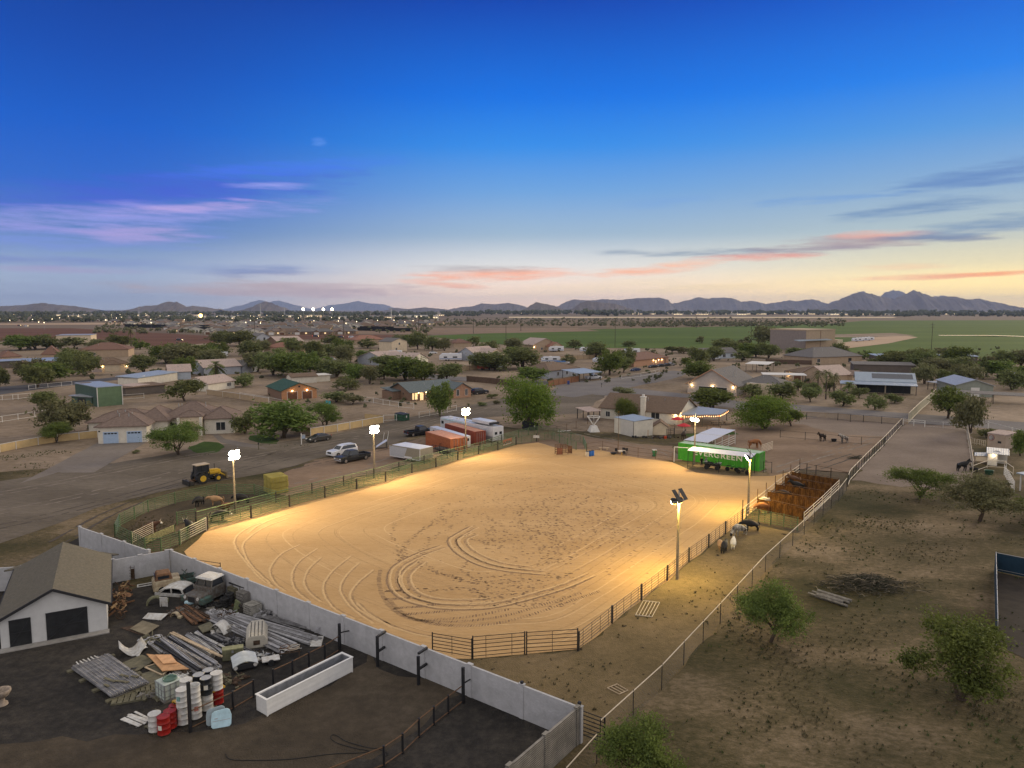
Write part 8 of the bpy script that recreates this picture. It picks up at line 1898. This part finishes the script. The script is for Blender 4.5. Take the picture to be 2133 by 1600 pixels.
def low(seed):
 rr=random.Random(seed);L=[]
 for k in range(7):a=k*.9+rr.uniform(-.3,.3);L.append((cos(a)*.26,sin(a)*.26,rr.uniform(.28,.66),rr.uniform(.2,.28),rr.uniform(.2,.28),rr.uniform(.18,.28)))
 return L
for k in range(4):PROTO['wide%d'%k]=tree_proto(10+k,wide(k),230,66,.018,3,.62)
for k in range(2):PROTO['big%d'%k]=tree_proto(20+k,low(k+3),340,42,.019,2,.7,.7)
for k in range(4):PROTO['mid%d'%k]=tree_proto(30+k,(low if k%2 else rounded)(k+9),170,24,.040,2,.6)
for k in range(3):PROTO['bush%d'%k]=tree_proto(40+k,low(k+20),110,18,.05,3,.6)
for k in range(4):PROTO['far%d'%k]=tree_proto(50+k,(rounded if k%2 else low)(k+30),70,12,.075,1,.6)
MESH={}
TREES={}
def tree(kind,leafm,label,px,py,hpx,wpx,group=None,name='tree',rz=None,cat='tree'):
 """base at (px, py), hpx high and wpx wide as measured on the photograph"""
 key=(kind,leafm.name);rr=random.Random(int(px*13+py*7))
 if key not in MESH:MESH[key]=tree_mesh(*PROTO[kind],leafm)
 P=G(px,py);h=HT(px,py,py-hpx);w=wpx*MPP(py)*(1.16 if kind[:3]=='big' else 1.06);tm,cm=MESH[key]
 xs=[v.co.x for v in cm.vertices];ex=(max(xs)-min(xs))*.94;zs=max(v.co.z for v in cm.vertices)*.97
 r=thing(name,label,cat,P,rr.uniform(0,6.28)if rz is None else rz,group);r.scale=(w/ex,w/ex,h/zs)
 for n,me in(('trunk',tm),('crown',cm)):o=lk(D.objects.new(n,me));o.parent=r
 return r
MZ='mesquite_tree'
tree('wide0',LEAFA,'mesquite tree in the pasture beside the log pile',1605,1337,128,176,name=MZ)
tree('wide1',LEAFA,'large lopsided mesquite at the lower right, by the blue screened pen',2003,1458,182,244,name=MZ)
tree('wide2',LEAFA,'flat-topped mesquite between the stalls and the coop, left of the pair',1918,1037,66,124,name=MZ)
tree('wide3',LEAFG,'spreading forked mesquite, right of the pair below the coop',2038,1086,100,150,name=MZ)
tree('wide0',LEAFA,'mesquite cut by the bottom edge beside the grey wall end',1330,1650,160,205,name=MZ,rz=2.)
tree('bush0',LEAFA,'leafy crown cut by the right edge below the white shelter',2150,1085,60,70)
tree('big0',LEAFC,'very large bright green tree beside the black dumpster',1105,893,122,128)
tree('big1',LEAFC,'large bright green round tree right of the lit patio',1592,893,74,140)
tree('bush1',LEAFA,'bushy crown hanging right of the large patio tree',1648,888,38,50)
tree('big1',LEAFA,'weeping tree in front of the white house chimney',1304,877,52,66,rz=1.)
tree('mid0',LEAFA,'broad tree beyond the white house roof, below the three garage lamps',1482,852,44,100)
tree('mid1',LEAFA,'feathery tree in front of the brick house porch',917,868,72,58)
tree('wide1',LEAFA,'spreading tree on a crooked trunk behind the cream panel fence',678,890,58,88)
tree('mid2',LEAFA,'broad tree filling the garden left of the crooked tree',590,912,82,140);tree('bush2',LEAFB,'dark shrubby tree beside the white house corner',510,903,52,68)
tree('wide2',LEAFA,'tree on the front lawn of the tile roof house',372,948,68,115);tree('bush0',LEAFC,'pale flowering bush by the tile roof house wall',350,905,36,30,name='shrub',cat='shrub')
tree('wide3',LEAFA,'small tree by the low tan wall at the left',118,922,44,66);tree('mid3',LEAFG,'wide olive-green tree left of the tile roof house',132,905,78,116);tree('mid0',LEAFB,'dark tree behind the wide olive-green tree',96,858,46,62)
tree('mid1',LEAFB,'dark round tree on the left lot behind the white pipe fence',78,808,50,68);tree('mid2',LEAFB,'leafy tree beside the low tan workshop, left of the two',137,777,50,45);tree('mid3',LEAFB,'leafy tree beside the low tan workshop, right of the two',178,782,44,64);tree('mid0',LEAFB,'dark round tree in front of the lit tan house',298,777,40,58)
tree('mid1',LEAFB,'tree cut by the left edge above the pens',-2,812,55,40);tree('bush1',LEAFB,'dark tree mass behind the tile roof house',385,836,48,76);tree('bush2',LEAFB,'clipped dark hedge block beside the pink roofed cottage',505,806,30,55,name='hedge',cat='hedge')
NB='trees among the neighbourhood houses'
L3=[LEAFB,LEAFA,LEAFG]
near_list=[(40,730,34,60),(75,728,32,70),(115,726,22,50),(155,727,26,60),(205,722,16,30),(250,726,30,50),(292,728,26,34),(345,757,44,70),(375,762,46,80),(400,757,44,70),(432,752,36,60),(455,742,32,56),(465,720,32,60),(500,722,34,66),(520,742,36,50),(545,735,30,40),(535,775,44,60),(570,782,56,80),(610,786,58,90),(645,778,50,60),(652,748,40,46),(690,718,24,46),(718,760,46,46),(740,795,40,50),(770,800,40,40),(800,790,32,50),(845,792,55,96),(880,795,44,70),(935,795,40,60),(870,728,38,44),(900,730,32,40),(925,731,30,34),(985,722,22,30),(1015,745,36,48),(1088,768,50,80),(1125,785,26,50),(1108,797,34,66),(1195,725,20,34),(1185,758,22,34),(1270,782,56,66),(1298,776,36,36),(1310,722,14,34),(1355,745,18,30),(1400,735,14,40),(1425,736,14,36),(1455,762,40,44),(1455,790,42,66),(1430,766,22,30),(1457,716,16,18),(1510,735,30,60),(1545,730,20,40),(1592,720,44,58),(1560,745,32,50),(1600,747,34,50),(1550,720,20,30),(1655,745,22,44),(1675,746,20,36),(1690,727,14,22),(1800,748,18,40),(1845,748,14,30),(1888,752,20,40),(1815,757,12,22),(1870,760,14,22),(1925,800,46,56),(1960,742,18,40),(1985,758,26,50),(1958,755,20,36),(2008,800,44,70),(2055,785,46,36),(2095,765,36,50),(2125,765,40,50),(2110,812,46,66),(2140,800,40,50),(1975,800,30,50)]
q_=random.Random(17)
for x0,x1,y0,y1,n in((-20,560,735,800,7),(300,700,722,760,7),(560,1000,735,790,5),(1000,1330,728,775,6),(1400,1760,730,765,5),(1790,2140,745,790,9),(680,1000,722,738,4)):
 for _ in range(n):y=q_.uniform(y0,y1);s_=(y-645)/100;near_list.append((q_.uniform(x0,x1),y,q_.uniform(20,38)*s_,q_.uniform(34,62)*s_))
for i,(x,y,h,w)in enumerate(near_list):
 w*=1.05;h*=1.0
 lm=L3[(i*7+int(x))%3];lm=LEAFB if(i*5)%4==1 else lm
 tree(('mid%d'%(i%4))if h>26 else('far%d'%(i%4)),lm,{'mesquite_leaves':'mid-green bushy tree standing among the neighbourhood houses','dark_tree_leaves':'dark green rounded tree standing among the neighbourhood houses','olive_tree_leaves':'olive-grey loose tree standing among the neighbourhood houses'}[lm.name],x,y,h,w,NB)
for i,(x,y,h,w)in enumerate([(1628,833,42,62),(1565,828,28,50),(1664,814,26,36),(1692,818,24,34),(1688,838,34,44),(1728,814,24,30),(1755,846,36,54),(1790,830,24,34),(1822,854,36,50),(1862,840,22,38),(1700,824,18,24),(1605,812,22,30)]):
 tree('bush%d'%(i%3),LEAFB,'dark clipped round tree in the row along the grey road',x,y,h,w,'clipped round trees along the road','round_tree')
tree('mid3',LEAFG,'thin-crowned tree by the road right of the gravel paddock',2020,902,84,70);tree('mid1',LEAFA,'full tree behind the thin-crowned roadside tree',1975,872,66,76);tree('bush0',LEAFB,'dark shrub behind the tan shed with the round sign',2055,912,22,36,name='shrub',cat='shrub');tree('mid2',LEAFA,'leafy tree beside the tan shed at the right edge',2125,950,60,40)
for i,(x,y,h,w,lb)in enumerate([(1448,893,16,50,'x'),(1025,830,10,24,'low bush on the gravel verge, nearest the brick house'),(1035,842,9,20,'low bush on the gravel verge, in the middle'),(1005,846,9,20,'low bush on the gravel verge, nearest the pole'),(445,884,12,22,'clipped shrub under the white house window'),(458,882,10,18,'small clipped shrub at the white house corner'),(283,945,8,16,'small bush beside the concrete driveway'),(190,900,22,14,'dark potted shrub at the left garage corner'),(1300,823,18,58,'low sprawling bush along the grey road corner'),(700,838,26,60,'dense hedge right of the brick garage'),(735,842,22,50,'low hedge beside the turquoise chairs'),(720,812,28,62,'leafy gazebo-like bush behind the hedge')]):
 if lb=='x':continue
 tree('bush%d'%(i%3),LEAFB if i%2 else LEAFG,lb,x,y,h,w,name='shrub',cat='shrub')
# palms
def palm(label,px,pb,pt,crown,fan=True,group=None):
 h=HT(px,pb,pt+crown*.4/max(.001,1));t=thing('palm_tree',label,'palm',G(px,pb),px*.7%6,group);rr=random.Random(int(px));R0=crown*MPP(pb)
 obj('trunk',MB().tube((0,0,0),(.05,0,h),.22,.15,8),BARK,t);mb=MB()
 for k in range(30):
  a=rr.uniform(0,6.28);e=rr.uniform(-.7,1.2);d=Vector((cos(a)*cos(e),sin(a)*cos(e),sin(e)));p=Vector((.05,0,h));s=Vector((-sin(a),cos(a),0));n=6;pts=[]
  for i in range(n+1):u=i/n;pts.append(p+d*R0*u+Vector((0,0,-R0*.55*u*u)))
  for i in range(n):
   for sg in(-1,1):
    w=R0*(.20 if fan else .28)*sin(pi*(i+.6)/(n+.6));q=(pts[i]+pts[i+1])/2;mb.add([pts[i],pts[i+1],q+s*sg*w-Vector((0,0,w*.5))+d*w*.5],[(0,1,2)])
 obj('frond_crown',mb,LEAFG if fan else LEAFB,t)
PG2='fan palms before the metal barn'
palm('fan palm in front of the barn, left of three',1703,818,772,17,True,PG2);palm('fan palm in front of the barn, middle of three',1720,832,768,18,True,PG2);palm('fan palm in front of the barn, right of three',1737,820,776,16,True,PG2);palm('short feathery palm under the barn veranda',1768,820,795,20,False);palm('tall fan palm standing above the left tree line',274,735,682,12);palm('feathery palm beside the pale gabled house in the left yards',450,792,752,24,False);palm('small palm left of the pair on the middle dirt lot',672,776,752,14,False);palm('small palm right of the pair on the middle dirt lot',692,778,756,12,False)
def conifer(label,px,pb,pt,wpx):
 h=HT(px,pb,pt);t=thing('conifer_tree',label,'tree',G(px,pb),0);rr=random.Random(4);w=wpx*MPP(pb)/2;obj('trunk',MB().tube((0,0,0),(0,0,h*.95),.2,.03,6),BARK,t);mb=MB()
 for i in range(1500):
  z=rr.uniform(.08,1);a=rr.uniform(0,6.28);r=w*(1-z)**.75*rr.uniform(.5,1.08)+.1;p=Vector((cos(a)*r,sin(a)*r,z*h));s=rr.uniform(.15,.4);d=Vector((cos(a),sin(a),-.3))*s;b=Vector((-sin(a),cos(a),rr.uniform(-.4,.4)))*s*.5;mb.add([p-d,p+b,p+d,p-b],[(0,1,2,3)])
 obj('crown',mb,LEAFB,t)
conifer('dark pointed conifer beside the deep blue roof at right',2048,790,742,36);conifer('small dark conifer at the centre tree row',863,722,706,14)
# weeds and tufts in pasture, strip and yard edges: nobody could count them
def tufts(name,regions,m,seed,hmin,hmax,zb=.02):
 rr=random.Random(seed);mb=MB()
 for n,poly in regions:
  pts=[G(*p)for p in poly];x0,x1=min(p.x for p in pts),max(p.x for p in pts);y0,y1=min(p.y for p in pts),max(p.y for p in pts);k=0;tries=0
  while k<n and tries<n*8:
   tries+=1;x,y=rr.uniform(x0,x1),rr.uniform(y0,y1)
   if MN.noise(Vector((x*.13,y*.13,seed)))<rr.uniform(-.05,.45):continue
   ins=False;j=len(pts)-1
   for i in range(len(pts)):
    if(pts[i].y>y)!=(pts[j].y>y)and x<(pts[j].x-pts[i].x)*(y-pts[i].y)/(pts[j].y-pts[i].y)+pts[i].x:ins=not ins
    j=i
   if not ins:continue
   k+=1;s=rr.uniform(hmin,hmax)
   for b in range(4):
    a=rr.uniform(0,6.28);w=s*.35;q=Vector((x+rr.uniform(-s,s)*.5,y+rr.uniform(-s,s)*.5,zb));d=Vector((cos(a),sin(a),0));mb.add([q-d*w,q+d*w,q+Vector((rr.uniform(-s,s)*.6,rr.uniform(-s,s)*.6,s))],[(0,1,2)])
 o=struct(name,mb,m,'stuff')
PAST=[(1262,1560),(1390,1430),(1510,1300),(1600,1195),(1690,1110),(1760,1030),(1850,1015),(2030,1010),(2133,1040),(2200,1200),(2600,1700),(1200,1700)]
tufts('dry_grass',[(2600,PAST),(420,[(905,1405),(985,1376),(1205,1358),(1400,1215),(1540,1095),(1590,1185),(1380,1420),(1262,1530)]),(500,[(240,1115),(310,1068),(450,1034),(570,1046),(430,1100),(330,1148)])],mat('dry_grass_blades',(.135,.105,.058),.9,amt=.35,nz=.3,col2=(.06,.062,.026)),5,.05,.18)
tufts('weeds',[(900,PAST),(260,[(300,955),(640,930),(800,890),(560,925),(420,950)]),(500,[(-60,950),(200,915),(60,1000)])],mat('green_weeds',(.062,.075,.024),.85,amt=.35,nz=.4),11,.06,.22)
# ------------------------------------------------------------------ the valley beyond
rr=random.Random(77)
# house prototypes for the far subdivision, each with wall, roof, door and windows
FH=[]
for k,(wm,rm)in enumerate([(W_CREAM,R_GREY),(W_TAN,R_BROWN),(W_TAN,R_MAUVE),(W_WHITE,R_GREY),(W_BROWN,R_GREY)]):
 t=thing('far_house',['cream house with grey roof in the distant subdivision','tan house with brown roof in the distant subdivision','tan house with mauve roof in the distant subdivision','white house with grey roof in the distant subdivision','brown house with dark roof in the distant subdivision'][k],'house',(0,0,0),0,'houses of the distant subdivision')
 L=15+k;wing(t,0,0,L,13,3.2,3.0,('hip','gx','hip','gy','hip')[k],wm,rm,.5);wing(t,1,-3.5,6,5,3.0,2.0,'gy',wm,rm,.4);op(t,0,0,L,13,[('f',.62,1.6,.9,1.4,Wn,k%2==0),('f',.85,1.4,.9,1.4,Wn)]);op(t,1,-3.5,6,5,[('f',.5,4.6,0,2.4,'garage')],BDOOR if k%2 else TRIMW);FH.append(t)
far=[]
for row,(y,n,x0,x1)in enumerate([(697,13,410,720),(692,16,340,690),(687.5,18,320,720),(683.5,20,370,800),(680,20,300,840),(676.5,18,240,820),(672,14,200,700),(668,12,150,640),(677,8,780,905),(673,6,800,880)]):
 for i in range(n):far.append((x0+(x1-x0)*(i+rr.uniform(.1,.9))/n,y+rr.uniform(-.8,.8)))
used=[False]*5
for i,(x,y)in enumerate(far):
 k=rr.randrange(5);P=G(x,y);rz=rr.choice((0,.1,-.1,.35))+rr.uniform(-.1,.1)
 if not used[k]:FH[k].location=P;FH[k].rotation_euler=(0,0,rz);used[k]=True
 else:dup(FH[k],P,rz)
# town blocks along the foot of the hills
LITROW=mat('lit_town_windows',(1,.86,.6),.5,amt=0,emit=1.3,ecol=(1,.78,.45))
TB=[]
for k,m_ in enumerate((W_CREAM,W_TAN,W_WHITE)):
 t=thing('town_building',['long cream block of the town under the hills','long tan block of the town under the hills','long white block of the town under the hills'][k],'building',(0,0,0),0,'town blocks under the hills');wing(t,0,0,46+12*k,18,7,.3,'flat',m_,R_METALG,.5)
 mb=MB()
 for j in range(6):mb.bb(3+j*7,7+j*7,-.4,-.05,2,4.4)
 obj('lit_window',mb,LITROW,t);TB.append(t)
spots=[(rr.uniform(-40,960),rr.choice((664,661,658.5,656.5)))for _ in range(46)]+[(rr.uniform(1300,1760),rr.choice((656.5,655.5,654.8)))for _ in range(34)]+[(rr.uniform(1760,2120),rr.uniform(655.5,657))for _ in range(12)]
us=[False]*3
for i,(x,y)in enumerate(spots):
 k=i%3;P=G(x,y);z=rr.uniform(-.3,.3)
 if not us[k]:TB[k].location=P;TB[k].rotation_euler=(0,0,z);us[k]=True
 else:dup(TB[k],P,z)
# street and sports lamps of the town
def town_lamp(h,r,e,label,group,nm):
 t=thing(nm,label,'street lamp',(0,0,0),0,group);obj('pole',MB().tube((0,0,0),(0,0,h),.12*h/9,.08*h/9,6),GALV,t);obj('lamp',MB().ball((0,0,h),r,4),mat('town_lamp_%d'%int(e),(1,.85,.6),.5,amt=0,emit=e,ecol=(1,.80,.50)),t);return t
T1=town_lamp(9,.6,7,'glowing street lamp of the distant town','street lamps of the distant town','street_lamp');f=True
lam=[(rr.uniform(-30,900),rr.uniform(657,690))for _ in range(48)]+[(rr.uniform(1310,1760),rr.uniform(655,657.5))for _ in range(46)]+[(rr.uniform(1760,2130),rr.uniform(656,659))for _ in range(10)]+[(rr.uniform(900,1300),rr.uniform(654,658))for _ in range(12)]
for x,y in lam:
 P=G(x,y);k=(P.y/1500.)**.5*.62
 if f:T1.location=P;T1.scale=(k,k,max(1,k*.8));f=False
 else:dup(T1,P,0,sc=(k,k,max(1,k*.8)))
T2=town_lamp(26,4.2,20,'bright sports-field floodlight of the distant town','sports-field floodlights','sports_floodlight')
for i,(x,y)in enumerate(((632,661),(653,661),(674,661),(692,661))):
 if i==0:T2.location=G(x,y)
 else:dup(T2,G(x,y))
T3=thing('yard_floodlight','single glaring orange floodlight over the far subdivision','floodlight',G(419,684));obj('pole',MB().tube((0,0,0),(0,0,17),.2,n=6),GALV,T3);obj('lamp',MB().ball((0,0,17),2.2,5),mat('orange_lamp',(1,.65,.2),.5,amt=0,emit=16,ecol=(1,.60,.16)),T3)
# dark screening fences round the far subdivision
for i,(x0,y0,x1,y1,h)in enumerate(((260,682.5,470,685,6),(360,687,570,693,5.5),(425,681,475,683.5,5),(500,684,556,690,6),(745,689,860,691,5),(750,686,820,687,5),(690,683,740,684,4.5))):
 P,Q_=G(x0,y0),G(x1,y1);t=thing('screen_fence',['long black screen fence crossing the far left fields','long black screen fence in front of the subdivision','short black fence before the left subdivision houses','tall black fence panel run in front of the middle subdivision houses','black fence line beyond the red roofed house','short black fence line farther behind it on the plain','small black fence line at the right of the subdivision'][i],'fence',P,ang(P,Q_));L=(Q_-P).length
 obj('screen_panel',MB().bb(0,L,-.1,.1,0,h*.8),mat('black_screen',(.014,.014,.014),.9,amt=.1),t);mb=MB()
 for k in range(int(L/14)+1):mb.bb(k*14-.2,k*14+.2,-.3,-.11,0,h*.85)
 obj('post_row',mb,DARKP,t)
# power poles
PP='wooden power poles along the fields'
for i,(x,pb,pt)in enumerate(((867,697,663),(872,697,663),(986,695,662),(1054,715,660),(1281,724,663),(1564,715,667),(1939,742,672),(716,697,655),(531,700,655),(284,690,662),(1450,684,660),(1085,690,664))):
 h=HT(x,pb,pt);t=thing('power_pole',['power pole at the left of the pair by the far fence','power pole at the right of the pair by the far fence','slim power pole on the plain behind the pale houses','tall power pole rising from the green field edge, left','tall power pole rising from the green field, centre','thick power pole beside the big dark tree','tall lone power pole in the right green field','power pole behind the bushy tree on the far road','power pole behind the arched-porch house','pair-like power pole left of the orange floodlight','thin power pole at the scrub edge','thin power pole at the brown field'][i],'power pole',G(x,pb),0,PP);k=MPP(pb)
 obj('pole',MB().tube((0,0,0),(0,0,h),max(.16,.55*k),max(.12,.4*k),7),TPOST,t);obj('crossarm',MB().bar((-1.3,0,h*.94),(1.3,0,h*.94),max(.12,.3*k)).bar((-1,0,h*.86),(1,0,h*.86),max(.12,.3*k)),TPOST,t)
for i,(x,pb,pt)in enumerate(((543,662,633),(593,662,640),(290,662,641),(815,672,640),(912,672,650))):
 h=HT(x,pb,pt);t=thing('transmission_tower',['pale transmission tower before the dark conical hill','shorter pale transmission tower right of the first','thin transmission tower at the far left','thin transmission tower on the central plain','short transmission tower right of centre'][i],'tower',G(x,pb),0,'distant transmission towers');obj('mast',MB().tube((0,0,0),(0,0,h),1.1,.6,5),GALV,t);obj('crossarm',MB().bar((-6,0,h*.92),(6,0,h*.92),.8),GALV,t)
# the far tree belts and desert scrub that read as one mass
def belt(name,items,m,seed):
 q=random.Random(seed);mb=MB()
 for x0,x1,y0,y1,n,h0,h1 in items:
  for i in range(n):
   P=G(q.uniform(x0,x1),q.uniform(y0,y1));h=q.uniform(h0,h1);w=h*q.uniform(.5,.95)
   for b in range(7):
    c=P+Vector((q.uniform(-w,w)*.6,q.uniform(-w,w)*.6,h*q.uniform(.25,.8)));s=w*q.uniform(.3,.6)
    a=Vector((q.gauss(0,1),q.gauss(0,1),q.gauss(0,1))).normalized()*s;bb_=a.orthogonal().normalized()*s;cc=a.cross(bb_).normalized()*s*.8
    mb.add([c+a,c+bb_,c-a,c-bb_,c+cc,c-cc],[(0,1,4),(1,2,4),(2,3,4),(3,0,4),(1,0,5),(2,1,5),(3,2,5),(0,3,5)])
 return struct(name,mb,m,'stuff')
belt('far_woods',[(-100,1000,651.5,660,900,9,20),(-100,900,660,672,500,6,12),(1000,2200,652.5,656.5,700,12,26),(1750,2200,655,660,260,8,18),(1190,1300,655,659,16,18,32)],mat('far_tree_mass',(.085,.092,.056),.9,nz=.004,amt=.3),21)
belt('desert_scrub',[(900,1760,664,680,900,2.2,5),(-100,330,664,672,220,2,4),(200,900,672,696,420,2,5),(1300,1720,674,682,200,3,6)],mat('scrub_bushes',(.11,.108,.056),.9,nz=.02,amt=.3),23)
belt('yard_shrubs',[(-60,1000,716,790,190,.8,2.2),(1000,2133,727,800,190,.8,2.2),(560,1000,800,850,36,.5,1.3),(1600,1960,748,765,30,1,2.4)],mat('yard_shrub_leaves',(.075,.078,.036),.9,nz=.05,amt=.35),25)
# parked recreational vehicles and boats among the yards
def rv(label,px,py,L,h,rz,cat='motorhome'):
 t=thing('camper_trailer',label,cat,G(px,py),rz,'campers parked in the far yards');obj('body',MB().prof([(0,.6),(L,.6),(L,h),(L*.12,h),(0,h*.7)],0,2.5),CARW,t,bevel=.15);obj('window',MB().bb(L*.2,L*.35,-.03,-.004,1.5,2.2).bb(L*.6,L*.8,-.03,-.004,1.5,2.2),GLASSD,t);obj('stripe',MB().bb(.1,L-.1,-.02,-.003,1.0,1.25),mat('rv_stripe',(.10,.16,.34),.4,amt=.2),t)
 for k in(.3,.42):obj('wheel',MB().disc((L*k,.0,.38),(0,1,0),.38,.25,12),RUBBER,t)
 obj('roof_unit',MB().box((L*.5,1.25,h+.15),(1,.8,.28)),TRIMW,t)
for x,y,L,h,rz,lb in((915,752,11,3.6,.05,'grey motorhome parked before the blue-grey gable house'),(1143,733,9,3.3,0,'white and blue fifth-wheel camper by the tan field-edge house'),(1208,734,9,3.0,0,'white camper in the gravel yard left of the tall power pole'),(1300,738,9,3.2,0,'white and blue camper right of the tall power pole'),(1128,756,9,2.8,.1,'white box camper beside the blue-white boat'),(436,745,9,3.,0,'white camper among the dark left trees'),(1777,712,8,3,.1,'white camper nearest the tan block on the farm track'),(1790,711,8,3,.15,'white camper in the middle of the group on the farm track'),(1803,710,8,3,.2,'farthest white camper of the group on the farm track'),(700,735,8,2.8,0,'white camper beyond the trees left of the white house'),(806,742,8,3.,0,'pale camper beside the two-storey house'),(1235,757,10,2.6,0,'long white trailer behind the brown roofed house')):rv(lb,x,y,L,h,rz)
def boat(label,px,py):
 t=thing('boat',label,'boat',G(px,py),.15);mb=MB();secs=[(0,1.1,.7),(3,1.2,.6),(6,.9,.6),(8,.05,1.0)];vs=[]
 for x,w,z in secs:vs+=[(x,-w,1.7),(x,0,z),(x,w,1.7)]
 fs=[(i*3+j,i*3+3+j,i*3+4+j,i*3+1+j)for i in range(3)for j in range(2)]+[(0,1,2)]+[(i*3,i*3+2,i*3+5,i*3+3)for i in range(3)];mb.add(vs,fs);obj('hull',mb,CARW,t);obj('deck_cover',MB().bb(1,6,-.8,.8,1.72,2.1),mat('boat_blue',(.06,.16,.38),.4,amt=.1),t);obj('cradle',MB().bb(1,6,-.3,.3,.2,.55).disc((2.5,-.9,.35),(0,1,0),.35,.2).disc((2.5,.9,.35),(0,1,0),.35,.2),TRIMD,t)
boat('blue and white boat on a cradle behind the brown roofed house',1150,762)
t=thing('red_flatbed','low red trailer with black boxes beside the small blue-walled shed','trailer',G(994,771),.05);obj('deck',MB().bb(0,7,0,2.2,.6,1.9),mat('trailer_red',(.30,.06,.03),.6,amt=.2),t);obj('tailgate',MB().bb(5,9,-.06,-.003,.7,2.2),BLACKM,t)
for x in(2,5):obj('wheel',MB().disc((x,-.1,.4),(0,1,0),.4,.25,12),RUBBER,t)
for i,(x,y)in enumerate(((679,843),(685,844))):
 t=thing('garden_chair',['turquoise garden chair by the hedge, left one','turquoise garden chair by the hedge, right one'][i],'chair',G(x,y),-.4,'turquoise garden chairs');TQ=mat('turquoise_plastic',(.06,.33,.38),.5,amt=.1);obj('seat',MB().bb(-.35,.35,-.35,.35,.35,.42),TQ,t);obj('backrest',MB().bb(-.35,.35,.3,.37,.43,1.1),TQ,t)
 for sx in(-.3,.3):obj('leg',MB().bb(sx-.05,sx+.05,-.32,-.22,0,.34).bb(sx-.05,sx+.05,.2,.3,0,.34),TQ,t)
t=thing('flag','yellow flag on a thin pole among the left trees','flag',G(377,762));obj('pole',MB().tube((0,0,0),(0,0,5.5),.05),GALV,t);obj('flag_cloth',MB().slab([(0,0,5.4),(-.2,-.1,3.2),(-1.2,-.2,3.6),(-.6,-.1,5.0)],.02),mat('flag_yellow',(.55,.45,.05),.8,amt=.1),t)
t=thing('wheelie_bin','blue wheelie bin beside the red board fence','bin',G(1184,801));obj('bin_body',MB().bb(-.35,.35,-.35,.35,.1,1.15),mat('bin_blue',(.03,.06,.22),.5,amt=.1),t);obj('lid',MB().bb(-.38,.38,-.38,.38,1.155,1.22),MATS['bin_blue'],t)
for x in(-.25,.25):obj('wheel',MB().disc((x,.3,.12),(1,0,0),.12,.07,10),RUBBER,t)
for i,y in enumerate((838,841)):
 pass
